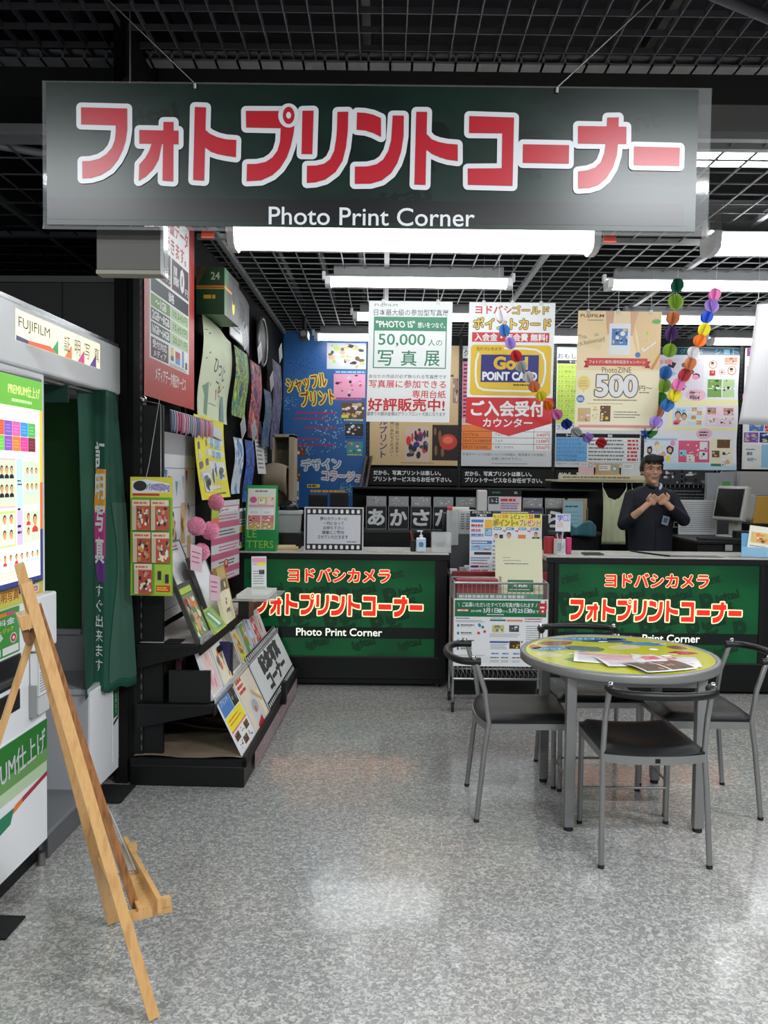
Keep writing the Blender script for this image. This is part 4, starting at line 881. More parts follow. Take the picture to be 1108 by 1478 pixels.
pm = mat((224, 140, 168), .8, name='pink_paper')
for i, (a_, tt, zz, r_, lb) in enumerate(((4.93, -1.16, 1.345, .046, 'pink paper pom pom highest of the four on the plank poster'), (4.52, -1.17, 1.225, .048, 'pink paper pom pom at the left of the middle pair'), (4.62, -1.12, 1.195, .048, 'pink paper pom pom at the right of the middle pair'), (4.50, -1.14, 1.085, .045, 'pink paper pom pom lowest of the four'))):
    b = MB(); nu, nv = 28, 18; vs = []; R = random.Random(i)
    for j in range(nv + 1):
        for k in range(nu):
            ph, th = math.pi * j / nv, 2 * math.pi * k / nu; q = r_ * (1 + .16 * (((j + k) % 2) - .5) + R.uniform(-.06, .06)); vs.append((q * math.sin(ph) * math.cos(th), q * math.sin(ph) * math.sin(th), q * math.cos(ph)))
    b.add(vs, [(j * nu + k, (j + 1) * nu + k, (j + 1) * nu + (k + 1) % nu, j * nu + (k + 1) % nu) for j in range(nv) for k in range(nu)], pm)
    tag(b.build('pom_pom', None, LP(a_, tt, zz)), lb, 'pom pom', 'pink pom poms on the left wall')
# yellow price poster curling forward at its foot
s, fin = wall_sheet('wall_poster', 4.80, 5.58, 1.36, 1.86, -1.26, 300, 440, base=YELP, warp=lambda u, v: (0, 0, .05 * v * v + .015 * math.sin(u * 6)))
s.poly([(40, 20), (280, 40), (290, 110), (60, 80)], PGREY); s.greek(80, 34, 220, 86, 3, BLUEP, .4, 3)
for k in range(5): s.poly([(15, 90 + k * 52), (85, 70 + k * 50), (85, 105 + k * 50), (15, 128 + k * 52)], GREY if k % 2 else PGREY)
s.rect(95, 105, 290, 140, WHITE); s.rect(95, 170, 290, 205, WHITE); s.rect(95, 235, 290, 300, WHITE)
for (a, b, c, d, q) in ((130, 112, 180, 160, 1), (210, 115, 265, 165, 2), (150, 175, 200, 215, 3), (215, 178, 265, 220, 4)): s.pic(a, b, c, d, LBL, [BLUEP, WHITE, GREY], 6, 110 + q)
for (a, b, c, d, q) in ((30, 300, 90, 400, 1), (110, 270, 150, 360, 2), (170, 230, 210, 330, 3), (225, 260, 280, 340, 4)): s.pic(a, b, c, d, WHITE, [DK, mat((60, 90, 80)), BLUEP, GREY], 8, 120 + q, .3, .6)
s.greek(60, 365, 280, 390, 1, WHITE, .8, 4); s.greek(160, 405, 280, 425, 1, OLV, .5, 5); fin('yellow price poster curling outward, under the pale green cloth banner')
s, fin = wall_sheet('wall_poster', 4.98, 5.56, .84, 1.345, -1.20, 200, 300, base=PGREY, warp=lambda u, v: (0, 0, .05 * u))
for k in range(5): s.rect(0, 20 + k * 58, 200, 44 + k * 58, mat((198, 96, 130), .4)); s.greek(50, 50 + k * 58, 190, 74 + k * 58, 2, DK if k % 2 else MAG, .4, k)
s.rect(0, 20, 48, 60, LIME); s.rect(0, 60, 48, 110, ORG); s.pic(60, 24, 190, 44, WHITE, [GREY, PINK], 5, 4); s.ellipse(100, 240, 16, 18, mat((170, 40, 60))); s.ellipse(100, 236, 9, 10, SKIN)
fin('pink and white striped price list on the wall above the picture frames')
strip_sheet(5.92, 6.22, 1.37, 1.78, -1.27, [LBL, WHITE, mat((130, 160, 206)), BLUEP], 14, 'pale blue and orange sample banner at eye level')
strip_sheet(6.32, 6.66, 1.30, 1.78, -1.27, [BLUEP, NAVY, mat((60, 120, 210)), mat((80, 80, 110)), mat((30, 50, 130))], 15, 'deep blue sample banner at eye level')
s, fin = wall_sheet('info_sheet', 6.9, 7.28, 1.52, 1.98, -1.32, 100, 130, warp=lambda u, v: (0, 0, .05 * v)); s.greek(10, 30, 90, 120, 9, GREY, .35, 3); s.rect(0, 0, 40, 22, GREENP); fin('white notice sheet with a green corner hanging on the far left wall', 'sheet')
s, fin = wall_sheet('info_sheet', 7.4, 7.62, 1.62, 1.98, -1.32, 100, 150); s.greek(10, 10, 90, 140, 11, GREY, .35, 4); fin('narrow white notice sheet next to the tan shelf', 'sheet')
s, fin = wall_sheet('info_sheet', 5.78, 6.18, .985, 1.27, -1.22, 100, 110, warp=lambda u, v: (0, 0, .03 * u)); s.rect(6, 8, 94, 30, GREY); s.greek(8, 32, 92, 46, 2, DK, .5, 3); s.rect(6, 50, 94, 64, GOLD); s.pic(8, 66, 40, 104, DK, [WHITE, GREY], 4, 5); s.greek(46, 68, 92, 104, 4, PURP, .4, 6); s.rect(6, 102, 94, 107, YELP)
fin('white notice sheet with black heading behind the green letter stand', 'sheet')
# hanging card with packets
pk = thing('packet_card', 'lime hanging card with five small red packets at the near end of the shelves', 'display card', (-1.172, 3.84, .945), rot=(rad(90), 0, rad(-3)))
s = Sheet(.198, .55, 260, 735, base=mat((150, 186, 54), .35))
s.rect(0, 0, 260, 128, mat((214, 206, 60))); s.poly([(8, 26), (100, 14), (240, 40), (250, 92), (10, 100)], WHITE); s.ellipse(60, 55, 42, 32, DK); s.ellipse(180, 62, 60, 22, mat((150, 120, 190))); s.text('パチっとする', 100, 44, 246, 86, mat((90, 90, 170)), .03, rot=4, out=WHITE, ow=3); s.rect(14, 102, 180, 116, RED)
s.rect(14, 125, 250, 722, mat((104, 172, 50), .35)); s.rect(150, 540, 250, 722, mat((170, 200, 70))); s.rect(158, 670, 246, 712, mat((206, 70, 40))); s.greek(164, 678, 240, 704, 2, YELP, .5, 3)
s.build('card', pk)
R = random.Random(2)
pkt = None
for i, (u, v) in enumerate(((16, 140), (132, 140), (20, 340), (136, 340), (28, 535))):
    s = Sheet(.083, .140, 110, 188, base=mat((196, 110, 90), .25), th=.006); s.rect(0, 0, 110, 36, mat((226, 214, 190))); s.greek(10, 10, 100, 28, 1, mat((220, 110, 70)), .7, i); s.rect(0, 36, 26, 188, mat((206, 190, 160)))
    s.pic(28, 42, 108, 184, mat((190, 84, 66), .25), [mat((110, 100, 80)), WHITE, CREAM, mat((206, 150, 60)), RED, mat((206, 150, 130)), DK], 26, 130 + i, .10, .3)
    s.build('packet', pk, (u / 260 * .198, .55 - (v + 188) / 735 * .55, .012))
for x_, c_ in ((.13, 580), (.165, 600)):
    MB().box(x_, .55 - (c_ + 55) / 735 * .55, .002, x_ + .016, .55 - c_ / 735 * .55, .008, mat((50, 44, 60), .4), .002).build('strap_charm', pk)
MB().tube([(.075, .545, .004), (.09, .62, .0), (.10, .93, -.12)], .0012, PGREY, 5).build('string', pk)

# ------------------------------------------------------------------ stepped display shelves
gd = thing('display_shelf', 'black stepped display shelving along the left wall', 'shelf', LP(3.93, -1.36), -A)
b = MB(); b.box(.02, 0, .0, .575, 1.9, .10, BLACKM, .003); b.box(.02, .0, .10, .585, .02, .135, BLACK); b.box(.565, 0, .10, .585, 1.9, .15, BLACK); b.build('base_plinth', gd)
KRAFT = noise_mat('kraft_paper', [(120, 106, 88), (146, 130, 108)], (6, 6, 6), .7)
b = MB(); b.grid(lambda u, v: (.03 + .53 * u, .02 + 1.86 * v, .138 + .006 * math.sin(u * 9 + v * 4)), 12, 12, KRAFT); b.build('kraft_lining', gd)
for z_, d_, nm in ((.40, .43, 'shelf_board'), (.69, .36, 'shelf_board')):
    b = MB(); b.box(.05, .0, z_ - .02, d_, 1.9, z_, BLACKM, .002); b.box(d_ - .006, 0, z_ - .05, d_ + .004, 1.9, z_ + .004, BLACK); b.build(nm, gd)
    b = MB(); b.box(d_ - .002, .01, z_ + .0, d_ + .006, 1.88, z_ + .035, PETG); b.build('clear_lip', gd)
    for y_ in (.004, .95, 1.88): b = MB(); b.prism([(0, 0), (d_ - .06, 0), (d_ - .06, -.02), (0, -.10)], y_, y_ + .008, BLACKM, M=Matrix(((1, 0, 0, .05), (0, 0, 1, 0), (0, 1, 0, z_ - .02), (0, 0, 0, 1)))); b.build('bracket', gd)
b = MB(); b.grid(lambda u, v: (.06 + .3 * u, .02 + 1.3 * v, .693 + .002 * math.sin(v * 20)), 4, 10, mat((206, 196, 190), .4)); b.build('shelf_lining', gd)
b = MB(); b.box(.18, .02, .694, .26, .10, .70, BLACK); b.build('black_card', gd)
b = MB(); b.grid(lambda u, v: (.06 + .08 * math.sin(v * 2.4) , .05 + .9 * u, .43 + .22 * v), 8, 8, mat((150, 158, 128), .7)); b.build('green_cloth', gd, thick=.002)
tag(MB().box(.20, .03, 0, .40, .055, .155, mat((14, 14, 15), .8)).build('black_card', None, LP(3.93, -1.36, .402), (0, 0, -A)), 'plain black card standing on the middle shelf at its near end', 'card')
bb = thing('shopping_bag', 'dark bag with a pink tag on the middle shelf behind the black card', 'bag', LP(4.30, -1.10, .402), -A)
MB().box(-.05, 0, 0, .10, .12, .20, BLACKM, .02).build('bag_body', bb); MB().box(-.12, -.02, 0, -.09, .08, .16, mat((200, 140, 150)), .004).build('pink_tag', bb)
# sheets leaning between base lip and middle shelf edge; local frame: x along wall, y up the slope
def lean(s0, w_, zlo, zhi, tlo, thi, wu, hu, label, cat, base=None, name='display_board', warp=None, design=None, th=.006, rz=0):
    L_ = math.hypot(zhi - zlo, tlo - thi); ang = math.atan2(zhi - zlo, tlo - thi)
    s = Sheet(w_, L_, wu, hu, base=base, th=th, warp=warp)
    if design: design(s)
    M = Matrix.Translation(LP(s0, tlo, zlo)) @ Matrix.Rotation(rad(90) - A, 4, 'Z') @ Matrix.Rotation(ang, 4, 'X') @ Matrix.Rotation(rad(rz), 4, 'Z')
    o = s.build(name); o.matrix_world = M; o.location = M.to_translation(); o.rotation_euler = M.to_euler(); return tag(o, label, cat)
def d1(s):
    s.rect(4, 4, 96, 130, WHITE); s.rect(4, 4, 62, 48, BLUEP); s.text('プリント', 10, 12, 52, 26, WHITE, .02); s.pic(64, 4, 96, 48, DK, [GRN2, BROWN, GREY], 6, 3); s.rect(4, 50, 96, 80, YELP); s.greek(12, 56, 80, 72, 2, ORG, .4, 3)
    s.rect(4, 80, 96, 84, mat((226, 120, 100))); 
    for i in range(6): s.pic(8 + (i % 3) * 29, 88 + (i // 3) * 20, 33 + (i % 3) * 29, 104 + (i // 3) * 20, WHITE if i % 2 else BROWN, [HAIR, SKIN, GREY, MAR], 5, 150 + i)
lean(3.97, .36, .135, .42, -.80, -.94, 100, 134, 'blue and yellow print leaflet board leaning at the near end of the shelves', 'display board', design=d1, th=.004)
def d2(s):
    s.rect(0, 0, 100, 100, mat((222, 210, 190))); s.greek(6, 8, 46, 32, 3, RED, .6, 4); s.poly([(20, 50), (64, 40), (72, 88), (26, 92)], PGREY); s.ellipse(48, 60, 16, 10, mat((170, 170, 176))); s.rect(40, 60, 50, 68, ORG); s.poly([(26, 84), (60, 78), (60, 100), (26, 100)], RED); s.rect(78, 46, 96, 96, CREAM); s.poly([(60, 36), (96, 60), (92, 66), (56, 42)], TAN)
lean(4.34, .40, .135, .43, -.80, -.94, 100, 90, 'board with a pale bag picture and red print, in the middle of the sloping row', 'display board', design=d2)
def d3(s):
    s.rect(0, 0, 140, 12, DK); s.rect(0, 78, 140, 90, DK)
    for k in range(22): s.rect(3 + k * 6.3, 3, 6 + k * 6.3, 9, WHITE); s.rect(3 + k * 6.3, 81, 6 + k * 6.3, 87, WHITE)
    s.text('記念写真\nコーナー', 30, 17, 116, 72, mat((60, 62, 66)), .05)
lean(4.78, 1.02, .135, .45, -.80, -.95, 140, 90, 'white board with film strip borders at the far end of the sloping row', 'display board', base=mat((228, 230, 230), .3), design=d3)
ft = MB(); ft.box(0, 0, 0, .03, .05, .14, BLACKM, .003); tag(ft.build('bracket_foot', None, LP(5.0, -.775, .11), (0, 0, -A)), 'small black bracket at the corner of the film strip board', 'bracket')
s, fin = wall_sheet('base_poster', 4.15, 5.7, .015, .10, -.772, 200, 12, base=mat((150, 130, 130), .3)); s.pic(2, 1, 198, 11, mat((150, 130, 130)), [PINK, GREY, MAR, PGREY], 40, 9, .02, .08); fin('low strip of printed photos on the shelf plinth')
# things on the middle shelf
def photo_book(s0, w_, z0, z1, t0, t1, label, cols, seed, base=None, cat='photo book', th=.018, rz=0):
    def dd(s):
        s.frame(0, 0, 100, 100, 2, PGREY); s.pic(8, 8, 92, 92, cols[0], cols[1:], 14, seed)
    return lean(s0, w_, z0, z1, t0, t1, 100, 100, label, cat, base=base, name='photo_book', design=dd, th=th, rz=rz)
photo_book(3.98, .22, .41, .66, -.945, -1.03, 'open pale pink album leaning at the near end of the middle shelf', [mat((226, 206, 200)), PINK, WHITE, mat((230, 190, 180))], 3)
photo_book(4.22, .22, .41, .62, -.945, -1.02, 'cream album page with pink flower pictures on the middle shelf', [CREAM, mat((210, 120, 110)), WHITE, ORG, GREY], 4)
photo_book(4.46, .24, .41, .69, -.95, -1.05, 'glossy grey covered album in the middle of the middle shelf', [mat((140, 140, 132)), mat((120, 120, 112)), mat((160, 160, 150))], 5)
for i in range(5):
    photo_book(4.74 + i * .17, .14, .41, .60 + .02 * (i % 3), -.95, -1.03, ['small magazine with a yellow cover in the far part of the middle shelf', 'small magazine with a green cover on the middle shelf', 'small magazine with a pale cover on the middle shelf', 'small magazine with a red cover on the middle shelf', 'last small magazine at the far end of the middle shelf'][i], [[YELP, GRN2, LBL, RED, PGREY][i], WHITE, GREY, SKIN, ORG], 6 + i)
spb = thing('spine_books', 'two thin dark books with a red spine standing between the albums', 'book', LP(4.40, -1.06, .402), -A)
MB().box(0, 0, 0, .10, .02, .21, mat((40, 40, 90)), .002).build('blue_book', spb); MB().box(0, .022, 0, .11, .045, .20, DK, .002).build('black_book', spb)
for i in range(9):
    lb = 'small red price card on the shelf edge' 
# things on the top shelf
def frame_on_shelf(s0, w_, z0, z1, t0, t1, label, design, base, edge=DK, yaw=0, cat='picture frame', wu=100, hu=150):
    L_ = math.hypot(z1 - z0, t0 - t1); ang = math.atan2(z1 - z0, t0 - t1)
    M = Matrix.Translation(LP(s0, t0, z0)) @ Matrix.Rotation(rad(90) - A + rad(yaw), 4, 'Z') @ Matrix.Rotation(ang, 4, 'X')
    t = thing('picture_frame', label, cat); t.location = M.to_translation(); t.rotation_euler = M.to_euler()
    s = Sheet(w_, L_, wu, hu, base=base, th=.004); design(s); s.build('print', t)
    b = MB(); e = .008
    b.box(-e, -e, -.018, w_ + e, 0, .004, edge); b.box(-e, L_, -.018, w_ + e, L_ + e, .004, edge); b.box(-e, 0, -.018, 0, L_, .004, edge); b.box(w_, 0, -.018, w_ + e, L_, .004, edge); b.box(0, 0, -.018, w_, L_, -.006, edge); b.build('frame', t)
    return t
def f1(s): s.rect(8, 8, 92, 24, LIME); s.pic(8, 26, 92, 142, mat((120, 140, 110)), [WHITE, LBL, YELP, RED, BROWN, SKIN, GRN2, ORG], 34, 5, .1, .3)
frame_on_shelf(3.95, .235, .70, .965, -1.01, -1.12, 'near album with a green titled group photograph on the top shelf', f1, mat((70, 66, 60), .4), mat((60, 58, 54), .4))
def f2(s): s.pic(12, 4, 30, 12, WHITE, [GRN2], 3, 1); s.greek(35, 5, 80, 12, 1, MAG, .6, 2); s.greek(35, 14, 80, 18, 1, DK, .7, 2); s.rect(8, 22, 92, 146, mat((228, 230, 232)))
frame_on_shelf(4.22, .34, .80, 1.14, -1.14, -1.28, 'large white picture frame farthest back on the top shelf', f2, mat((214, 216, 216), .3), mat((96, 96, 96), .4))
frame_on_shelf(4.36, .30, .71, 1.06, -1.04, -1.17, 'tall white picture frame leaning in front of the large white one', f2, mat((214, 216, 218), .3), mat((90, 90, 90), .4))
def f3(s): s.pic(14, 20, 86, 130, CREAM, [GREY, TAN, BROWN], 8, 6, .1, .25)
frame_on_shelf(4.42, .22, .71, .86, -.985, -1.02, 'small cream card with little drawings at the front of the top shelf', f3, CREAM, CREAM)
def f4(s): s.pic(10, 40, 90, 140, mat((110, 110, 90)), [GREY, CREAM], 6, 7)
frame_on_shelf(4.80, .20, .70, .955, -1.07, -1.13, 'small gold edged picture on the top shelf', f4, mat((204, 180, 110), .4), mat((190, 160, 90), .4))
def f5(s): s.poly([(10, 10), (60, 10), (95, 140), (40, 140)], GRN2); s.poly([(30, 20), (50, 20), (80, 130), (60, 130)], WHITE)
frame_on_shelf(4.20, .20, .705, .80, -.985, -1.06, 'small green and white card lying low on the top shelf', f5, mat((140, 180, 120), .4), LIME)
for i, (s0, tt, zz, lb) in enumerate(((4.13, -1.10, 1.03, 'pink note hanging at the corner of the large white frame'), (4.2, -1.02, .87, 'pink note in front of the tall white frame'))):
    s, fin = wall_sheet('note_card', s0, s0 + .15, zz, zz + .13, tt, 100, 80, base=mat((226, 196, 208), .5), warp=lambda u, v: (0, -.03 * u, .02 * u)); s.greek(12, 14, 88, 60, 3, MAG, .3, i); fin(lb, 'note')
# clear tray with leaflets near the far end
tr = thing('leaflet_tray', 'clear tray with small leaflets at the far end of the top shelf', 'tray', LP(4.62, -1.0, .80), -A)
MB().box(0, 0, 0, .24, .42, .006, PETG).build('tray_base', tr); b = MB(); b.box(.02, .04, .006, .2, .36, .03, mat((206, 206, 200)), .002); b.build('leaflet_stack', tr)
MB().box(.03, .05, -.11, .09, .2, 0, BLACKM).build('bracket', tr)
bc = thing('brochure_holder', 'clear stand with a white and yellow brochure on the far tray', 'brochure holder', LP(4.70, -.90, .83), rot=(rad(80), 0, rad(12)))
s = Sheet(.085, .215, 100, 250, th=.006); s.rect(4, 10, 96, 40, PINK); s.rect(40, 40, 96, 62, YELP); s.text('フォト', 8, 42, 38, 60, DK, .02); s.greek(10, 90, 90, 190, 6, GREY, .3, 4); s.pic(50, 90, 86, 120, DK, [GREY], 3, 3); s.rect(6, 200, 94, 220, PGN); s.build('brochure', bc)
MB().box(-.004, -.004, -.012, .089, .03, .012, PETG).build('holder', bc)

# ------------------------------------------------------------------ photo booth
BW = mat((238, 240, 242), .3, name='booth_white'); BG = mat((176, 178, 182), .45, name='booth_grey'); BD = mat((98, 100, 103), .5, name='booth_inner')
bo = thing('photo_booth', 'white photo booth with lit poster and drawn green curtain on the left', 'photo booth', LP(1.5, -1.405), -A)
def bx(name, x0, y0, z0, x1, y1, z1, m_, bev=.004): return MB().box(x0, y0, z0, x1, y1, z1, m_, bev).build(name, bo)
bx('machine_cabinet', -.80, 0, .08, 0, 1.655, 1.885, BW, .006)
bx('header_panel', -.80, 0, 1.885, .012, 2.47, 2.11, BW, .01)
bx('header_trim', -.78, 0, 2.105, .006, 2.465, 2.125, mat((160, 163, 166), .2, .6), .002)
bx('roof', -.80, 1.66, 2.07, 0, 2.47, 2.1, BD, 0)
bx('rear_panel', -.80, 1.655, .08, -.78, 2.46, 2.08, BD, 0)
bx('far_side_panel', -.80, 2.43, .08, 0, 2.465, 1.885, BG, .003)
bx('green_backdrop', -.78, 2.42, .76, -.17, 2.43, 1.86, mat((40, 92, 42), .8), 0)
bx('backdrop_rail', -.78, 2.405, .735, -.165, 2.43, .762, BG, .002)
bx('seat_bench', -.78, 2.10, .08, -.012, 2.43, .53, BG, .004)
bx('bench_top', -.78, 2.085, .53, -.004, 2.43, .556, mat((170, 172, 175), .4), .004)
bx('front_skirt', -.012, 2.10, .08, .0, 2.465, .54, BW, .002)
bx('booth_floor', -.80, 1.655, .0, 0, 2.14, .10, mat((120, 122, 124), .4), .004)
bx('metal_sill', -.03, 1.655, .0, .006, 2.14, .085, mat((120, 120, 122), .3, .6), .003)
bx('plinth', -.78, .0, .0, -.03, 1.65, .08, BLACK, 0)
MB().cyl((.0, 1.60, 0), (.0, 1.60, .05), .016, STEEL, 10).build('levelling_foot', bo)
bx('corner_pillar', -.03, 2.43, .54, .004, 2.465, 1.885, mat((70, 72, 74), .4), 0)
BR = (rad(90), 0, rad(90))
HS = mat((246, 240, 206), .4, emit=.7)
s = Sheet(.79, .11, 512, 96, base=HS, th=.004)
for i, (c0, c1) in enumerate((((40, 150, 90), 0), ((220, 130, 60), 0), ((204, 60, 130), 0), ((90, 60, 150), 0))):
    u = 215 + i * 85; m_ = mat(c0, .4, emit=.6); s.poly([(u - 35, 96), (u + 12, 96), (u + 12, 62 - 14), (u + 6, 52)], m_)
s.poly([(0, 96), (0, 80), (60, 84), (120, 96)], mat((60, 60, 110), .4, emit=.5)); s.poly([(60, 96), (60, 84), (180, 78), (215, 96)], mat((220, 90, 50), .4, emit=.6))
s.text('FUJIFILM', 12, 20, 178, 62, mat((52, 52, 50), .5), .0, res=3)
for i, c_ in enumerate('証明写真'): s.text(c_, 262 + i * 68, 20, 300 + i * 68, 76, mat((140, 108, 70), .5), .0)
s.build('lit_header_sign', bo, (.014, 1.40, 1.974), BR)
MB().box(.003, 1.12, 1.10, .022, 1.592, 1.86, mat((70, 74, 90), .3), .008).build('screen_bezel', bo)
PW = mat((240, 244, 222), .4, emit=.8)
def E_(c, e=.6): return mat(c, .4, emit=e)
s = Sheet(.45, .735, 360, 590, base=PW, th=.003)
s.rect(0, 0, 360, 86, E_((104, 184, 60))); s.text('PREMIUM仕上げ', 150, 22, 345, 54, E_((230, 224, 160)), .02); s.greek(170, 62, 320, 76, 1, E_((200, 230, 170)), .6, 3)
s.rect(342, 86, 360, 300, E_((236, 200, 60))); s.rect(342, 300, 360, 440, E_((220, 110, 60))); s.rect(342, 440, 360, 590, E_((50, 60, 120))); s.rect(0, 578, 342, 590, E_((50, 60, 120)))
CC = [(226, 90, 60), (130, 96, 190), (226, 100, 170), (60, 150, 210), (90, 180, 100), (110, 200, 80), (140, 90, 180), (236, 130, 60), (224, 70, 150), (120, 40, 60)]
for i in range(10):
    a = 80 + (i % 5) * 47; b_ = 128 + (i // 5) * 42; s.rect(a, b_, a + 46, b_ + 41, E_(CC[i], .6)); s.greek(a + 8, b_ + 8, a + 40, b_ + 34, 3, E_(tuple(min(255, q + 40) for q in CC[i]), .7), .3, i)
ESK = E_((226, 160, 110), .6); EHR = E_((40, 30, 28), .1); EWH = E_((236, 240, 236), .8); ERD = E_((214, 60, 60), .6); EBG = E_((206, 222, 190), .7); EBL = E_((180, 214, 230), .75); EPU = E_((200, 180, 226), .75); EDK = E_((40, 44, 60), .15)
s.rect(60, 232, 190, 370, E_((240, 180, 190), .7)); s.rect(66, 238, 186, 364, EBG); s.rect(196, 232, 232, 370, EBL); s.rect(236, 238, 340, 364, EBG)
for r_ in range(2):
    for c_ in range(4): s.person(82 + c_ * 28, 252 + r_ * 52, 288 + r_ * 52, ESK, EHR, EDK)
    for c_ in range(3): s.person(262 + c_ * 28, 256 + r_ * 46, 286 + r_ * 46, ESK, EHR, EBL)
s.rect(60, 378, 190, 478, E_((190, 214, 110), .7)); s.rect(66, 384, 186, 474, EBG); s.rect(196, 378, 232, 478, EPU); s.rect(236, 382, 340, 474, EBG)
for r_ in range(2):
    for c_ in range(3): s.person(86 + c_ * 38, 388 + r_ * 42, 428 + r_ * 42, ESK, EHR, EWH)
s.person(266, 388, 424, ESK, EHR, ERD); s.person(266, 430, 466, ESK, EHR, EWH); s.person(308, 392, 446, ESK, EHR, ERD)
for c_ in range(9): s.person(60 + c_ * 33, 500, 530, ESK, EHR, ERD if c_ in (2, 4) else EBL)
s.greek(60, 545, 280, 570, 3, E_((190, 206, 150), .6), .4, 3); s.greek(200, 370, 228, 380, 1, EDK, .6, 1); s.greek(200, 290, 228, 310, 2, EDK, .4, 1); s.greek(200, 415, 228, 450, 2, EDK, .4, 1)
s.build('lit_poster', bo, (.023, 1.132, 1.112), BR)
# panel under the screen
s = Sheet(.45, .072, 360, 70, base=mat((210, 206, 90), .4)); s.rect(200, 0, 300, 34, NAVY); s.rect(230, 14, 330, 56, WHITE); s.rect(236, 22, 320, 40, mat((226, 100, 110))); s.rect(236, 44, 345, 68, GOLD); s.text('証明写真', 60, 12, 200, 50, RED, .02); s.greek(242, 26, 312, 36, 1, WHITE, .6, 2)
s.build('sticker_row', bo, (.002, 1.18, 1.035), BR)
s = Sheet(.45, .165, 480, 255, base=mat((60, 150, 60), .4)); s.rect(290, 16, 380, 36, ORG); s.rect(385, 16, 440, 36, MAG); s.text('IC料金', 250, 50, 440, 86, WHITE, .03); s.text('ミュージック', 260, 100, 430, 126, YELP, .02); s.ellipse(430, 165, 26, 28, WHITE); s.ellipse(430, 165, 21, 23, RED); s.ellipse(430, 165, 9, 10, WHITE); s.poly([(240, 150), (330, 120), (350, 150), (260, 200)], PGREY); s.rect(200, 205, 330, 245, WHITE); s.text('100〜', 220, 214, 300, 236, PURP, .02); s.rect(345, 205, 470, 245, WHITE)
s.build('green_panel', bo, (.002, .985, .866), BR)
bx('photo_outlet', -.02, 1.06, .745, .004, 1.445, .858, mat((30, 31, 33), .25), .004); bx('photo_outlet_lip', .0, 1.22, .765, .018, 1.40, .785, mat((60, 62, 64), .3), .003)
bx('coin_tray', -.02, 1.06, .655, .004, 1.435, .73, mat((22, 22, 23), .25), .004)
bx('side_terminal', .0, 1.49, .85, .045, 1.655, 1.055, BW, .008)
rk = MB(); rk.box(.0, 1.505, .60, .03, 1.60, .72, mat((150, 152, 150), .3)); rk.box(.005, 1.51, .68, .035, 1.60, .84, WHITE); rk.box(.006, 1.512, .61, .037, 1.598, .675, PGREY); rk.build('brochure_rack', bo)
s = Sheet(.095, .16, 100, 160, th=.001); s.greek(8, 8, 92, 60, 6, DK, .3, 4); s.greek(10, 70, 90, 150, 8, GREY, .35, 6); s.build('brochure', bo, (.038, 1.507, .68), BR)
# coloured livery across the cabinet foot
s = Sheet(1.0, .48, 1000, 480, base=BW, th=.002)
s.rect(0, 6, 1000, 215, mat((190, 214, 176), .35)); s.rect(0, 6, 1000, 170, mat((110, 160, 90), .35)); s.rect(0, 6, 1000, 120, mat((44, 124, 50), .35))
s.text('PREMIUM仕上げ', 420, 50, 985, 142, PGREY, .02, rot=-3); s.poly([(790, 238), (1000, 212), (1000, 230), (790, 258)], mat((170, 50, 66), .35)); s.poly([(735, 246), (792, 238), (792, 258), (722, 272)], ORG); s.poly([(0, 256), (730, 250), (700, 300), (0, 380)], mat((30, 128, 90), .35))
s.build('livery', bo, (.002, .652, .082), BR)
s = Sheet(.085, .40, 85, 400, base=BW, th=.001); s.rect(5, 0, 70, 190, mat((34, 110, 66), .4)); s.vtext('すぐ出来ます', 30, 12, 48, 180, WHITE, .0); s.poly([(5, 210), (70, 190), (70, 206), (5, 226)], mat((60, 30, 70)))
s.build('skirt_label', bo, (.001, 2.375, .13), BR)
MB().cyl((-.03, 1.66, 1.90 - .03), (-.03, 2.43, 1.87), .009, STEEL, 8).build('curtain_rod', bo)
bx('curtain_tab', -.16, 1.90, 1.80, -.01, 1.905, 1.875, mat((18, 62, 48), .8), 0)
# curtain: folds run from a tight top to a spread hem
topc = [(-.048, 2.08), (-.035, 2.12), (-.03, 2.17), (-.025, 2.215), (-.022, 2.22), (.0, 2.225), (.026, 2.225), (.03, 2.245), (.018, 2.27), (.028, 2.295), (.012, 2.32), (.024, 2.34), (.02, 2.36)]
botc = [(-.005, 2.06), (-.012, 2.11), (-.02, 2.16), (-.028, 2.215), (-.030, 2.22), (-.010, 2.225), (.014, 2.225), (.03, 2.24), (.045, 2.27), (.06, 2.31), (.07, 2.34), (.085, 2.38), (.1, 2.42)]
def cpt(u, v):
    k = u * (len(topc) - 1); i = min(int(k), len(topc) - 2); f = k - i; f = f * f * (3 - 2 * f) * .5 + f * .5
    e = v ** .8; a = [topc[i][j] * (1 - f) + topc[i + 1][j] * f for j in (0, 1)]; c_ = [botc[i][j] * (1 - f) + botc[i + 1][j] * f for j in (0, 1)]
    return (a[0] * (1 - e) + c_[0] * e, a[1] * (1 - e) + c_[1] * e, 1.885 - v * (1.885 - (.515 - .01 * u + .008 * math.sin(u * 19))))
CG = noise_mat('curtain_cloth', [(14, 66, 50), (20, 84, 64)], (5, 5, 2), .75, bump=.2)
b = MB(); b.grid(cpt, 72, 40, CG); cu = b.build('curtain', bo, thick=.002)
CG_LIT = mat((52, 88, 74), .75)
def on_curtain(u, v, off): 
    p = Vector(cpt(u, v)); q = Vector(cpt(min(1, u + .01), v)); d = (q - p).normalized(); nrm = d.cross(Vector((0, 0, 1))); return p + nrm * (off + .003)
b = MB()
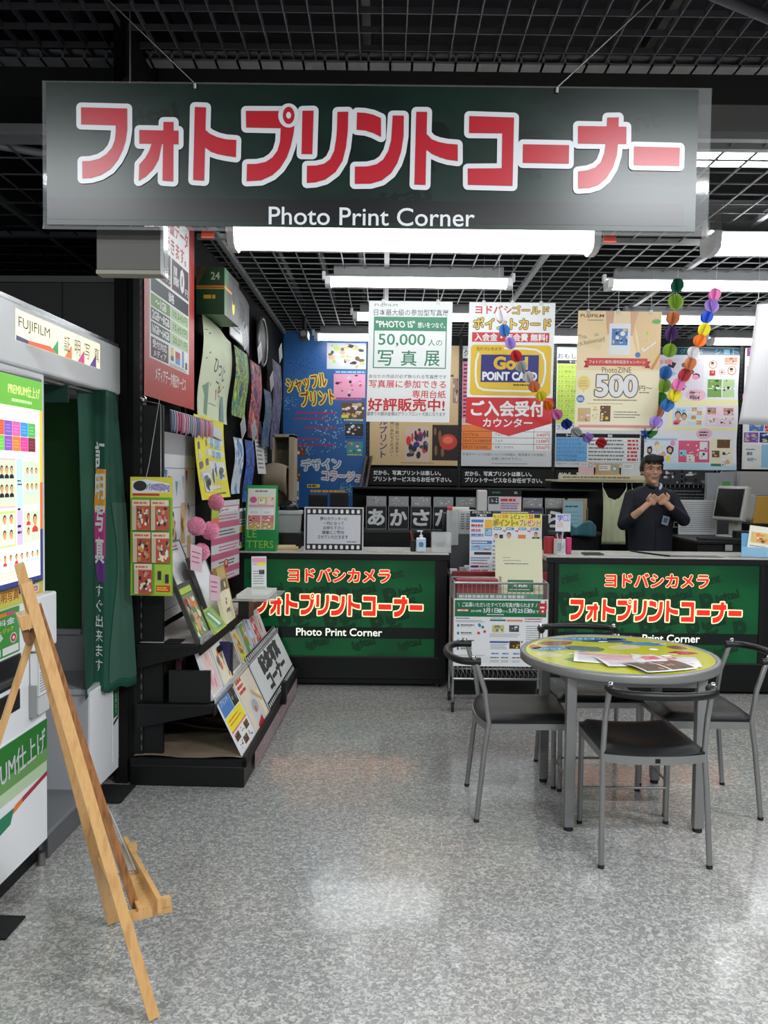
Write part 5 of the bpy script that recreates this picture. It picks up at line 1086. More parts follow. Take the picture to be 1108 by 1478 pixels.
def patch(u0, u1, v0, v1, m_, off, nu=10, nv=10, shape=None):
    vs = []
    for j in range(nv + 1):
        for i in range(nu + 1):
            a_, b_ = i / nu, j / nv; lo, hi = (u0, u1) if shape is None else shape(b_); vs.append(on_curtain(lo + (hi - lo) * a_, v0 + (v1 - v0) * b_, off))
    b.add(vs, [(j * (nu + 1) + i, j * (nu + 1) + i + 1, (j + 1) * (nu + 1) + i + 1, (j + 1) * (nu + 1) + i) for j in range(nv) for i in range(nu)], m_, True)
patch(.62, .995, .37, .97, CG_LIT, .0025, shape=lambda q: (.66 + .08 * math.sin(q * 5), .995))  # lit part of the cloth, painted on as a paler grey-green patch
UA, UB = .335, .505
patch(UA, UB, .26, .40, mat((214, 150, 44), .75), .0025, shape=lambda q: (UA + .03 * (1 - q), UB)); patch(UA, UB, .395, .56, mat((176, 50, 116), .75), .0027, shape=lambda q: (UA + .02 * q, UB)); patch(UA, UB, .55, .635, mat((96, 46, 120), .75), .0029, shape=lambda q: (UA + .06 * q, UB))
WT = mat((206, 212, 208), .7)
def cv_text(ch, v0, v1, bold=0.0, f=1.0):
    vs, fs, _, _ = tmesh(ch, bold); P = [on_curtain(UA + .02 + (UB - UA - .03) * (x_ * f + (1 - f) / 2), v1 - y_ * (v1 - v0), .0042) for x_, y_ in vs]; b.add(P, fs, WT)
for i, c_ in enumerate('証明写真'): cv_text(c_, .17 + i * .105, .258 + i * .105, .02)
for i, c_ in enumerate('すぐ出来ます'): cv_text(c_, .645 + i * .05, .685 + i * .05, .0, .8)
b.build('curtain_print_and_lit_patch', cu)

MATB = mat((12, 12, 13), .9)
tag(MB().box(-.25, 0, 0, 0, .14, .006, MATB).build('floor_mat', None, (-1.205, 2.62, .001), (0, 0, -A)), 'black mat corner on the floor at the lower left edge below the booth', 'mat')
tag(MB().box(-.16, 0, 0, 0, .22, .006, MATB).build('floor_mat', None, (-1.19, 3.74, .001), (0, 0, -A)), 'small black mat on the floor between the booth and the black shelf upright', 'mat')
# ------------------------------------------------------------------ wooden easel in the foreground
WD = noise_mat('easel_wood', [(186, 142, 88), (196, 154, 98), (176, 130, 78)], (60, 60, 5), .5, coat=.2); WDD = noise_mat('worn_wood', [(112, 70, 36), (160, 108, 58), (88, 54, 28)], (60, 60, 8), .55)
es = thing('easel', 'light wooden display easel standing on the floor at lower left', 'easel', (-.60, 2.24, 0))
def bar(name, p0, p1, w_, d_, m_, side, parent=es):
    """a square-sawn bar between two points, w_ wide across 'side' and d_ deep"""
    p0, p1 = Vector(p0), Vector(p1); d = (p1 - p0).normalized(); sd = Vector(side); sd = (sd - d * sd.dot(d)).normalized(); n_ = d.cross(sd); vs = []
    for p in (p0, p1):
        for a_, c_ in ((-1, -1), (1, -1), (1, 1), (-1, 1)): vs.append(p + sd * a_ * w_ / 2 + n_ * c_ * d_ / 2)
    b = MB(); b.add(vs, [(0, 3, 2, 1), (4, 5, 6, 7), (0, 1, 5, 4), (1, 2, 6, 5), (2, 3, 7, 6), (3, 0, 4, 7)], m_); return b.build(name, parent)
APX = Vector((-1.008, 2.334, 1.20)); NF = Vector((-.618, 2.23, .0)); FF = Vector((-.891, 2.72, .0)); ORI = Vector((-.60, 2.24, 0)); MID = (NF + FF) / 2
EN = Vector((.873, .487, 0)); EE = Vector((-.487, .873, 0))
def eo(p): return Vector(p) - ORI
bar('front_leg', eo(NF + Vector((0, 0, .012))), eo(APX + EE * -.015), .018, .030, WD, EE)
bar('front_leg', eo(FF + Vector((0, 0, .012))), eo(APX + EE * .015), .018, .036, WD, EE)
bar('back_leg', eo(MID - EN * .60 + Vector((0, 0, .01))), eo(APX + Vector((.03, .02, -.09))), .03, .016, WD, EE)
up_ = (APX - MID).normalized()
bar('centre_mast', eo(MID + up_ * .27 + EN * .045 - EE * .14), eo(MID + up_ * 1.17 + EN * .012 - EE * .012), .024, .022, WDD, EE)
bar('mast_head', eo(APX - up_ * .03 + EN * -.004), eo(APX + up_ * .055 - EN * .004), .03, .026, WD, EE)
bar('hinge_block', eo(APX - up_ * .11 - EN * .03 - EE * .045), eo(APX - up_ * .11 - EN * .03 + EE * .045), .04, .03, WD, up_)
bar('hinge_plate', eo(APX - up_ * .15 - EN * .035 - EE * .03), eo(APX - up_ * .15 - EN * .035 + EE * .03), .05, .018, mat((120, 84, 50), .5), up_)
bar('crossbar', eo(MID + up_ * .27 - EE * .19 + EN * .01), eo(MID + up_ * .27 + EE * .2 + EN * .01), .03, .014, WD, up_)
tz = .285; base = MID + (APX - MID) * (tz / 1.2)
def trp(e_, n_, z_): return eo(base + EE * e_ + EN * n_ + Vector((0, 0, z_)))
b = MB()
def obox(b, e0, e1, n0, n1, z0, z1, m_):
    b.add([trp(e, n, z) for z in (z0, z1) for n in (n0, n1) for e in (e0, e1)], [(0, 1, 3, 2), (4, 6, 7, 5), (0, 4, 5, 1), (2, 3, 7, 6), (0, 2, 6, 4), (1, 5, 7, 3)], m_)
obox(b, -.20, .26, .045, .095, -.012, .0, WD); b.build('tray_shelf', es)
b = MB(); obox(b, -.22, .24, .093, .107, -.014, .026, WD); b.build('tray_lip', es)
for e_ in (-.19, .25): b = MB(); obox(b, e_ - .012, e_ + .012, .01, .14, -.03, -.008, WD); b.build('tray_arm', es)
b = MB(); obox(b, -.205, -.185, .10, .135, -.01, .015, WD); b.build('peg', es)
ac = thing('acrylic_stand', 'clear acrylic stand resting on the far half of the easel tray', 'stand', base + ORI * 0)
ac.location = base
def tr2(e_, n_, z_): return EE * e_ + EN * n_ + Vector((0, 0, z_))
b = MB()
def pbox(b, e0, e1, n0, n1, z0, z1, m_, sh=0):
    b.add([tr2(e, n - sh * z, z) for z in (z0, z1) for n in (n0, n1) for e in (e0, e1)], [(0, 1, 3, 2), (4, 6, 7, 5), (0, 4, 5, 1), (2, 3, 7, 6), (0, 2, 6, 4), (1, 5, 7, 3)], m_)
pbox(b, .02, .24, .088, .092, .002, .20, mat((226, 230, 230), .06, alpha=.3, coat=.8), .38); pbox(b, .02, .24, .045, .049, .002, .16, mat((226, 230, 230), .06, alpha=.3, coat=.8), .2); b.build('clear_plate', ac)
b = MB(); pbox(b, .015, .021, .03, .092, .002, .012, CHROME); pbox(b, .02, .24, .03, .092, .002, .006, mat((226, 230, 230), .06, alpha=.3, coat=.8)); b.build('clear_base', ac)

# ------------------------------------------------------------------ things on and behind the left counter
def stand_sheet(name, x0, x1, y, z0, z1, label, cat, design, wu=100, hu=100, base=None, tilt=0, th=.004, rz=0, support=True):
    t = thing(name, label, cat, (x0, y, z0), rot=(rad(90 - tilt), 0, rad(rz))); s = Sheet(x1 - x0, z1 - z0, wu, hu, base=base, th=th); design(s); s.build('printed_face', t)
    if support: MB().box(0, 0, -.05, x1 - x0, .004, 0, PETG).build('stand_foot', t)
    return t
def dfs(s):
    s.rect(2, 2, 98, 68, mat((30, 32, 36), .3)); s.rect(5, 12, 95, 58, mat((206, 208, 216), .3))
    for k in range(10): s.rrect(5 + k * 9.3, 4, 10 + k * 9.3, 10, 1.5, WHITE); s.rrect(5 + k * 9.3, 60, 10 + k * 9.3, 66, 1.5, WHITE)
    for i, (tx, a, b_) in enumerate((('隣のカウンターに', 27, 73), ('一列になって', 32, 67), ('お待ち下さい', 32, 67), ('順番にご案内', 30, 67), ('させていただきます', 23, 74))): s.text(tx, a, 15.5 + i * 7.2, b_, 21.3 + i * 7.2, mat((60, 62, 70), .4), .018)
    s.greek(72, 53, 92, 56, 1, GREY, .5, 3)
stand_sheet('notice_stand', -.571, -.146, 5.95, .967, 1.286, 'white queue notice with film strip borders on the left counter', 'sign', dfs, 100, 70, base=mat((200, 202, 206), .3), tilt=3)
lr = thing('letter_stand', 'green display stand with pink and white letter kits on the left counter', 'display stand', (-.992, 5.93, .966), rz=rad(0))
GRL = mat((26, 140, 74), .4)
b = MB(); b.prism([(0, 0), (.16, 0), (.16, .05), (.09, .47), (.075, .47), (.0, .16)], 0, .222, GRL, M=Matrix(((0, 0, 1, 0), (1, 0, 0, 0), (0, 1, 0, 0), (0, 0, 0, 1)))); b.build('stand_body', lr)
s = Sheet(.222, .16, 100, 72, base=GRL, th=.001); s.text('LE', 8, 4, 38, 28, mat((150, 206, 60), .4), .0); s.text('TTERS', 6, 38, 92, 62, mat((150, 206, 60), .4), .0); s.build('front_print', lr, (0, -.0015, 0), FRONT)
ta = math.degrees(math.atan2(.075, .31))
s = Sheet(.20, .30, 100, 150, base=mat((214, 214, 206), .35), th=.004); s.greek(26, 6, 80, 14, 1, GREY, .7, 3); s.ellipse(20, 42, 13, 12, MAG); s.rect(36, 32, 96, 60, mat((214, 196, 90))); s.pic(40, 38, 62, 56, WHITE, [DK, GRN2], 3, 3); s.pic(70, 34, 94, 60, mat((230, 206, 196)), [SKIN, BROWN, WHITE], 5, 4); s.rect(4, 60, 96, 68, mat((206, 150, 180)))
for k in range(2): s.rect(4 + k * 48, 74, 48 + k * 48, 98, WHITE); s.greek(12 + k * 48, 84, 40 + k * 48, 92, 2, GREY, .3, k); s.pic(4 + k * 48, 98, 48 + k * 48, 124, mat((206, 120, 120)), [WHITE, DK, PINK], 6, k + 8); s.pic(4 + k * 48, 124, 48 + k * 48, 148, mat((196, 160, 90)), [WHITE, GREY], 5, k + 11)
s.build('letter_kits', lr, (.012, -.004, .155), (rad(90 - 13.5), 0, 0))
tag(MB().box(0, 0, 0, .24, .20, .115, BLACKM, .006).build('storage_box', None, (-.86, 6.17, .966)), 'low black storage box behind the green letter stand', 'box')
b = MB(); b.box(0, 0, 0, .17, .12, .018, mat((206, 170, 120), .5), .002); b.box(.01, .01, .018, .15, .11, .03, mat((226, 206, 170), .5), .002); tag(b.build('paper_stack', None, (-.79, 6.03, .966), (0, 0, .1)), 'stack of orange and cream papers beside the letter stand', 'paper')
gbn = thing('grey_bin', 'grey plastic bin with a black bag in it behind the queue notice', 'bin', (-.80, 6.20, 1.082))
b = MB(); b.prism([(.01, 0), (.165, 0), (.175, .16), (0, .16)], 0, .14, mat((150, 154, 154), .5), M=Matrix(((1, 0, 0, 0), (0, 0, 1, 0), (0, 1, 0, 0), (0, 0, 0, 1)))); b.box(-.008, -.008, .135, .183, .148, .165, mat((164, 168, 168), .5), .006); b.build('bin_body', gbn)
b = MB(); R = random.Random(4); nu, nv = 18, 10; vs = []
for j in range(nv + 1):
    for k in range(nu): ph, th = math.pi * j / nv, 2 * math.pi * k / nu; q = 1 + R.uniform(-.13, .13); vs.append((.085 + .075 * q * math.sin(ph) * math.cos(th), .07 + .06 * q * math.sin(ph) * math.sin(th), .18 + .055 * q * math.cos(ph)))
b.add(vs, [(j * nu + k, (j + 1) * nu + k, (j + 1) * nu + (k + 1) % nu, j * nu + (k + 1) % nu) for j in range(nv) for k in range(nu)], mat((16, 16, 18), .25), True); b.build('black_bag', gbn)
# soap bottle, clear box, price mats on the left counter
sp = thing('hand_gel_bottle', 'small white and blue pump bottle on the left counter', 'bottle', (.27, 5.99, .966))
b = MB(); b.box(-.035, -.022, 0, .035, .022, .105, mat((206, 216, 226), .25), .010); b.build('bottle_body', sp)
s = Sheet(.054, .07, 54, 70, base=mat((190, 214, 226), .3), th=.0006); s.ellipse(27, 30, 18, 16, BLUEP); s.rect(10, 44, 44, 50, GREENP); s.build('bottle_label', sp, (-.027, -.0235, .02), FRONT)
b = MB(); b.cyl((0, 0, .105), (0, 0, .125), .013, WHITE, 12); b.cyl((0, 0, .125), (0, 0, .15), .004, WHITE, 8); b.box(-.03, -.008, .148, .012, .008, .158, WHITE, .003); b.build('pump', sp)
pens = thing('pen_pot', 'small pen pot beside the white pump bottle', 'pen pot', (.215, 6.06, .966)); MB().tube([(0, 0, 0), (0, 0, .08)], .02, DK, 12).build('pot', pens)
for i in range(3): MB().cyl((0, .003 * i, .04), (-.02 + .012 * i, 0, .15), .003, (RED, BROWN, DK)[i], 6).build('pen', pens)
cb = thing('clear_box', 'clear box with a black card holder at the right end of the left counter', 'box', (.345, 5.95, .966))
b = MB(); b.box(0, 0, 0, .14, .004, .145, PETG); b.box(0, .1, 0, .14, .104, .145, PETG); b.box(0, 0, 0, .004, .1, .145, PETG); b.box(.136, 0, 0, .14, .1, .145, PETG); b.box(0, 0, 0, .14, .1, .004, PETG); b.build('clear_shell', cb)
MB().box(.035, .03, .004, .095, .07, .075, BLACKM, .004).build('card_holder', cb); MB().box(.025, .022, .004, .105, .028, .04, mat((180, 184, 184), .4)).build('card_tray', cb)
for i, (x0, w_, lb) in enumerate(((-.14, .12, 'grey printed price strip on the left counter beside the queue notice'), (.0, .20, 'grey printed price strip in the middle of the left counter'))):
    s = Sheet(w_, .12, 100 * w_ / .12, 100, base=mat((196, 196, 194), .3), th=.001); s.greek(6, 10, 100 * w_ / .12 - 6, 90, 4, mat((120, 120, 124)), .45, i); tag(s.build('price_strip', None, (x0, 5.93, .968)), lb, 'sheet')
# ------------------------------------------------------------------ lettered file boxes on the rear shelf
shf = thing('rear_shelf', 'long black rear shelf unit carrying the lettered file boxes', 'shelf', (-.30, 7.5, 0))
b = MB(); b.box(0, 0, .0, 2.25, .42, 1.02, BLACKM, .004); b.build('shelf_body', shf); MB().box(-.01, -.008, 1.0, 2.26, .43, 1.028, mat((52, 53, 55), .4), .003).build('shelf_top', shf)
MB().box(0, .40, 1.03, 2.25, .42, 1.40, BLACK).build('shelf_back', shf); MB().box(0, .12, 1.395, 2.25, .42, 1.41, BLACKM).build('upper_board', shf)
FB = mat((20, 21, 23), .4)
for i, c_ in enumerate('あかさたなはまやらわ'):
    fbx = thing('file_box', 'black file box marked with the white hiragana %s on the rear shelf' % ('a', 'ka', 'sa', 'ta', 'na', 'ha', 'ma', 'ya', 'ra', 'wa')[i], 'file box', (-.165 + i * .2025, 7.52, 1.029), rz=0, group='lettered file boxes on the rear shelf')
    if c_ == 'わ': fbx.location.x += .0; fbx.location.z += -.0
    MB().box(0, 0, 0, .19, .26, .215, FB, .003).build('box_body', fbx)
    s = Sheet(.186, .21, 100, 113, base=FB, th=.001); s.text(c_, 12, 18, 88, 92, mat((222, 224, 226), .4), .06, res=3); s.frame(0, 0, 100, 113, 2.5, mat((150, 152, 154), .4)); s.build('front_label', fbx, (.002, -.0015, .003), FRONT)
    b = MB(); R = random.Random(i); b.box(.006, .02, .216, .184, .024, .30, PETG); b.build('plastic_sleeve', fbx)
    b = MB()
    for k in range(9):
        u, v = R.uniform(.03, .15), R.uniform(.232, .285); l = R.uniform(.008, .03); b.add([(u, .0185, v), (u + l, .0185, v + R.uniform(-.01, .015)), (u + l * .8, .0185, v + .01), (u + .002, .0185, v + .006)], [(0, 1, 2, 3)], mat((196, 198, 200), .3))
    b.build('sleeve_glints', fbx); MB().box(.002, .03, .215, .188, .25, .30, mat((26, 27, 29), .5), .004).build('filed_envelopes', fbx)
for i, (x0, z0, z1) in enumerate(((-.66, 1.03, 1.345), (-.472, 1.03, 1.365))):
    t = thing('black_speaker', ('left' if i == 0 else 'right') + ' one of two plain black boxes in front of the blue banner', 'box', (x0, 7.25, 1.0)); MB().box(0, 0, 0, .155, .15, z1 - 1.0, BLACKM, .006).build('casing', t); MB().box(.012, -.003, .1, .143, 0, z1 - 1.02, BLACK, .002).build('front_grille', t)
tag(MB().box(-1.05, 7.1, 0, -.30, 7.45, 1.0, BLACKM, .004).build('low_cabinet'), 'low black cabinet under the two black boxes by the banner', 'cabinet')
TANW = mat((176, 160, 138), .6)
ts = thing('tan_shelf', 'narrow tan open shelf box standing by the blue banner', 'shelf', (-1.03, 7.62, 0))
b = MB(); b.box(0, 0, 0, .02, .30, 1.88, TANW); b.box(.155, 0, 0, .20, .30, 1.88, TANW); b.box(0, 0, 1.86, .2, .30, 1.885, TANW); b.box(.02, .27, 0, .155, .29, 1.86, mat((120, 106, 92), .7)); b.box(.02, 0, 1.58, .155, .28, 1.595, TANW); b.box(.02, 0, 1.2, .155, .28, 1.215, TANW); b.build('shelf_box', ts)
b = MB(); b.grid(lambda u, v: (-.06 + .22 * u, -.12 - .06 * math.sin(v * 3), 1.40 + .22 * v + .03 * math.sin(u * 3) - .06 * u * (1 - v)), 8, 8, mat((150, 134, 114), .7)); cbp = b.build('cardboard_sheet', None, (-1.03, 7.55, -.03), thick=.004); tag(cbp, 'bent brown cardboard sheet in front of the tan shelf', 'cardboard')
for i, (xa, xb) in enumerate(((-.32, -.19), (-.25, -.14))):
    b = MB(); b.tube([(xa - .14, 8.0 + i * .06, .0), (xa, 8.4 + i * .06, 1.0), (xb, 8.72, 1.72)], .014, mat((96, 78, 64), .6), 4); tag(b.build('wooden_lath'), ('left' if i == 0 else 'right') + ' brown lath leaning between the blue banner and tan poster', 'lath')
# ceiling camera
sc_ = thing('security_camera', 'dark security camera under the ceiling above the blue banner', 'camera', (-.76, 7.8, 2.99)); MB().cyl((0, 0, 0), (0, 0, -.14), .018, BLACKM, 10).build('bracket', sc_); MB().box(-.04, -.10, -.22, .04, .08, -.14, mat((44, 44, 46), .4), .01).build('camera_body', sc_); MB().cyl((0, -.13, -.18), (0, -.10, -.18), .025, mat((110, 110, 110), .3), 12).build('lens', sc_)

# ------------------------------------------------------------------ desk, panels and trolley in the gap
dk = thing('side_desk', 'low dark desk between the two lit counters', 'desk', (.475, 6.0, 0))
MB().box(0, 0, .765, .66, .5, .80, mat((74, 66, 60), .45), .004).build('desk_top', dk); MB().box(.01, .03, 0, .65, .49, .765, BLACKM).build('desk_body', dk)
def di1(s):
    s.rect(0, 0, 100, 18, BLACK); s.text('お支払い方法の', 10, 1, 92, 8, WHITE, .03); s.text('ご案内', 28, 9, 72, 17, WHITE, .03)
    s.rect(6, 26, 60, 34, BLUEP); s.rect(66, 26, 98, 52, mat((236, 180, 60))); s.rect(66, 52, 98, 74, BLUEP); s.pic(68, 54, 96, 72, LBL, [WHITE, BLUEP], 4, 2)
    for k in range(3): s.greek(6, 38 + k * 14, 60, 48 + k * 14, 1, (RED, MAG, BLUEP)[k], .6, k); s.greek(6, 46 + k * 14, 60, 50 + k * 14, 1, BLUEP, .4, k)
    s.rect(6, 88, 98, 98, BLUEP); s.greek(8, 90, 94, 96, 1, WHITE, .6, 4); s.rect(6, 100, 98, 118, LBL); s.pic(8, 102, 94, 116, LBL, [RED, WHITE, BLUEP, MAG], 8, 5); s.rect(20, 122, 96, 130, DK); s.greek(6, 136, 94, 150, 2, BLUEP, .5, 6); s.greek(6, 152, 94, 158, 1, RED, .5, 7); s.rect(6, 162, 40, 168, NAVY); s.greek(44, 162, 94, 168, 1, DK, .5, 8); s.greek(6, 172, 94, 182, 1, MAG, .6, 9)
stand_sheet('guide_sign', .625, .79, 6.02, .802, 1.268, 'narrow payment guide panel with black heading on the dark desk', 'sign', di1, 100, 190, base=mat((226, 228, 232), .3), tilt=2)
def di2(s):
    s.rect(0, 0, 220, 10, NAVY); s.greek(40, 2, 190, 8, 1, YELP, .7, 3); s.rect(2, 10, 218, 62, mat((236, 222, 90), .3)); s.text('もっと活用!', 8, 14, 72, 28, RED, .03); s.text('レビュー', 84, 12, 140, 30, DK, .03); s.text('で', 146, 18, 156, 28, DK, .02); s.text('50', 162, 12, 182, 30, RED, .04); s.rect(186, 12, 212, 26, DK)
    s.text('ポイント', 8, 32, 100, 58, GOLD, .03, out=DK, ow=2); s.text('を', 104, 40, 118, 54, DK, .02); s.text('プレゼント!', 122, 32, 214, 58, RED, .03, out=WHITE, ow=2)
    for k in range(4):
        u = 12 + k * 54; s.rrect(u - 4, 64, u + 32, 74, 4, BLUEP); s.greek(u, 66, u + 28, 72, 1, WHITE, .7, k)
        if k < 3: s.poly([(u + 36, 74), (u + 46, 76), (u + 46, 72), (u + 51, 78), (u + 46, 84), (u + 46, 80), (u + 36, 78)], RED)
    s.person(20, 88, 122, SKIN, HAIR, BLUEP); s.rect(34, 92, 50, 116, DK); s.person(76, 82, 122, SKIN, HAIR, BROWN); s.rect(116, 92, 150, 112, ORG); s.rect(112, 112, 154, 122, DK); s.rect(178, 100, 210, 122, DK); s.person(194, 80, 114, SKIN, HAIR, GRN2)
    s.text('ア', 196, 128, 202, 134, DK); s.poly([(186, 150), (214, 146), (192, 166)], RED); s.ellipse(200, 190, 16, 18, GOLD); s.rect(186, 222, 212, 236, GOLD); s.greek(6, 130, 180, 236, 7, GREY, .35, 5)
stand_sheet('guide_sign', .785, 1.150, 6.03, .802, 1.268, 'wide point present panel with yellow heading on the dark desk', 'sign', di2, 220, 250, base=mat((226, 228, 232), .3), tilt=2)
gr = thing('slot_rack', 'grey slotted rack with a clear film behind it at the left of the dark desk', 'rack', (.50, 6.25, .801))
b = MB(); b.box(0, 0, 0, .20, .2, .28, mat((70, 72, 74), .5), .004); b.box(.06, -.002, .28, .20, .2, .46, mat((168, 170, 172), .5), .006); b.build('rack_body', gr)
b = MB()
for r_ in range(7):
    for c_ in range(3): b.box(.078 + c_ * .04, -.004, .32 + r_ * .018, .105 + c_ * .04, -.001, .328 + r_ * .018, mat((90, 92, 94), .5))
tag(b.build('slots', gr), kind='stuff')
b = MB(); b.grid(lambda u, v: (-.03 + .09 * u, -.03 + .01 * math.sin(u * 9), .20 + .26 * v), 8, 4, mat((186, 190, 190), .25, alpha=.75)); b.build('clear_film', gr)
for i, (x_, c_) in enumerate(((.49, (206, 208, 210)), (.56, (150, 152, 154)), (.60, (220, 220, 222)))):
    tag(MB().box(0, 0, 0, .055, .04, .04 + .01 * i, mat(c_, .4), .006).build('small_box', None, (x_ - .005, 6.05 + .02 * i, .801)), ('small white box at the left edge of the dark desk', 'small grey box on the dark desk', 'small white box next to the payment guide panel')[i], 'box')
# far cabinet with a point display
fc = thing('rear_cabinet', 'black rear cabinet behind the desk panels', 'cabinet', (.50, 6.86, 0)); MB().box(0, 0, 0, .86, .32, 1.205, BLACKM, .004).build('cabinet_body', fc)
pd = thing('point_display', 'small rear display board with a black top and pink printed panel', 'sign', (.868, 6.95, 1.206)); MB().box(0, .0, .0, .28, .04, .215, BLACKM, .003).build('housing', pd)
s = Sheet(.276, .145, 190, 100, base=mat((200, 204, 204), .35), th=.002); s.rect(4, 4, 60, 44, DK); s.pic(6, 8, 58, 42, DK, [GREY, LBL, WHITE], 6, 3); s.rect(66, 4, 186, 80, mat((226, 190, 190), .4)); s.greek(72, 10, 180, 30, 1, RED, .7, 1); s.greek(72, 34, 180, 74, 3, BLUEP, .5, 2)
for k in range(8): s.ellipse(14 + k * 22, 90, 8, 7, (LIME, BLUEP, LBL, GRN2, ORG, MAG, GREENP, LIME)[k])
s.build('printed_face', pd, (.002, -.003, .002), FRONT); s = Sheet(.27, .05, 190, 36, base=BLACK, th=.001); s.greek(20, 12, 80, 24, 1, GREENP, .7, 3); s.greek(150, 10, 170, 26, 2, PGREY, .5, 4); s.build('black_header', pd, (.005, -.003, .155), FRONT)
b = MB(); b.box(0, 0, 0, .085, .08, .20, mat((206, 208, 206), .5), .012); tag(b.build('tissue_box', None, (.775, 6.93, 1.206)), 'upright white box beside the small rear display board', 'box')
rb = thing('red_roll', 'red edged white roll lying left of the upright white box', 'roll', (.57, 6.95, 1.235)); MB().cyl((0, 0, 0), (.14, 0, 0), .028, mat((214, 210, 200), .5), 14).build('roll', rb); MB().cyl((-.04, 0, 0), (0, 0, 0), .030, RED, 14).build('red_end', rb)
b = MB(); b.box(0, 0, 0, .14, .10, .018, WHITE, .004); tag(b.build('white_tray', None, (1.10, 6.88, 1.206)), 'small white tray at the right of the rear display board', 'tray')
# red board behind the trolley
rbd = thing('red_board', 'dark red framed board standing behind the wire trolley', 'board', (.475, 5.72, .0)); MB().box(0, 0, .30, .66, .03, .86, mat((120, 26, 30), .4), .004).build('frame', rbd); MB().box(.01, .005, .0, .65, .028, .30, BLACK).build('base', rbd); MB().box(.03, -.003, .34, .63, 0, .82, mat((150, 60, 60), .5)).build('board_face', rbd)
# trolley
WIRE = mat((176, 178, 180), .3, .8, name='wire')
tl = thing('wire_trolley', 'wire leaflet trolley with a green and white application poster', 'trolley', (.455, 5.30, 0))
Wt, Dt = .60, .28
for x_ in (0, Wt):
    for y_ in (0, Dt):
        MB().tube([(x_, y_, .09), (x_, y_, .835)], .008, WIRE, 8).build('upright', tl)
        b = MB(); b.cyl((x_ - .008, y_, .03), (x_ + .008, y_, .03), .03, RUBBER, 16); b.build('wheel', tl); b = MB(); b.box(x_ - .014, y_ - .016, .035, x_ - .010, y_ + .016, .09, STEEL); b.box(x_ + .010, y_ - .016, .035, x_ + .014, y_ + .016, .09, STEEL); b.box(x_ - .014, y_ - .016, .085, x_ + .014, y_ + .016, .09, STEEL); b.build('wheel_fork', tl)
def rim(z_, r_=.005, y0=0, y1=Dt): return MB().tube([(0, y0, z_), (Wt, y0, z_), (Wt, y1, z_), (0, y1, z_), (0, y0, z_)], r_, WIRE, 8)
for z_, r_ in ((.835, .008), (.72, .004), (.33, .004), (.215, .008)): rim(z_, r_).build('rim', tl)
b = MB()
for z0, z1 in ((.72, .835), (.215, .335)):
    for k in range(1, 21):
        x_ = Wt * k / 21; b.tube([(x_, 0, z1), (x_, 0, z0), (x_, Dt, z0), (x_, Dt, z1)], .0022, WIRE, 5)
    for k in range(1, 8):
        y_ = Dt * k / 8; b.tube([(0, y_, z1), (0, y_, z0)], .0022, WIRE, 5); b.tube([(Wt, y_, z1), (Wt, y_, z0)], .0022, WIRE, 5)
tag(b.build('basket_wires', tl), kind='stuff')
s = Sheet(.60, .435, 940, 680, base=mat((228, 230, 232), .35), th=.004)
GP = mat((20, 110, 66), .4); s.rect(8, 14, 925, 180, GP); s.text('ご応募いただいたすべての写真が飾られます', 80, 36, 800, 82, WHITE, .03); s.text('\\', 40, 40, 55, 80, WHITE); s.text('/', 815, 40, 835, 80, WHITE)
s.rect(28, 104, 150, 130, RED); s.greek(34, 108, 146, 126, 1, WHITE, .8, 2); s.text('2018年', 168, 108, 278, 136, WHITE, .03); s.text('3月1日', 292, 92, 440, 140, WHITE, .04); s.ellipse(462, 118, 20, 22, WHITE); s.text('木', 452, 106, 472, 130, GP, .02); s.text('から', 486, 112, 540, 136, WHITE, .02); s.text('5月25日', 548, 92, 745, 140, WHITE, .04); s.ellipse(766, 118, 20, 22, WHITE); s.text('金', 756, 106, 776, 130, GP, .02); s.text('まで', 790, 110, 850, 138, WHITE, .03); s.greek(330, 150, 540, 164, 1, WHITE, .6, 3)
s.poly([(850, 30), (925, 24), (930, 90), (905, 150), (870, 150), (846, 90)], RED); s.greek(860, 70, 918, 92, 1, WHITE, .8, 1); s.ellipse(888, 120, 12, 12, WHITE); s.ellipse(888, 26, 24, 14, WHITE)
for k in range(4):
    v = 270 + k * 78; s.ellipse(44, v, 12, 16, mat((70, 110, 160))); s.greek(70, v - 14, 210, v + 4, 1, DK, .6, k); s.greek(70, v + 6, 190, v + 16, 1, GREY, .4, k + 5)
for cu, cv, m_ in ((260, 270, GREENP), (290, 285, GREENP), (250, 345, RED), (310, 330, RED), (255, 260, BLUEP)): s.ellipse(cu, cv, 14, 14, m_)
s.greek(20, 190, 160, 204, 1, NAVY, .6, 2); s.greek(20, 212, 340, 240, 2, GREY, .35, 3)
s.rect(362, 206, 520, 222, GP); s.rect(530, 206, 690, 226, mat((226, 140, 100))); s.greek(370, 186, 520, 198, 1, GREENP, .5, 4); s.pic(385, 262, 505, 336, mat((196, 190, 120)), [GRN2, WHITE, YELP, GREY], 8, 3); s.pic(555, 262, 655, 330, mat((70, 72, 74)), [WHITE, GREY, DK], 10, 4); s.greek(362, 345, 690, 385, 3, GREY, .3, 5)
s.rect(362, 424, 555, 442, mat((50, 84, 160))); s.greek(370, 450, 545, 510, 4, GREENP, .3, 6); s.pic(560, 420, 668, 500, mat((70, 46, 24)), [mat((220, 150, 50)), DK, GOLD], 6, 5); s.ellipse(686, 430, 8, 10, NAVY)
for k in range(3): s.greek(380 + k * 110, 540, 460 + k * 110, 560, 1, BLUEP, .7, k); s.greek(370 + k * 110, 580, 460 + k * 110, 600, 1, DK, .5, k); s.greek(370 + k * 110, 615, 460 + k * 110, 640, 2, GREY, .3, k)
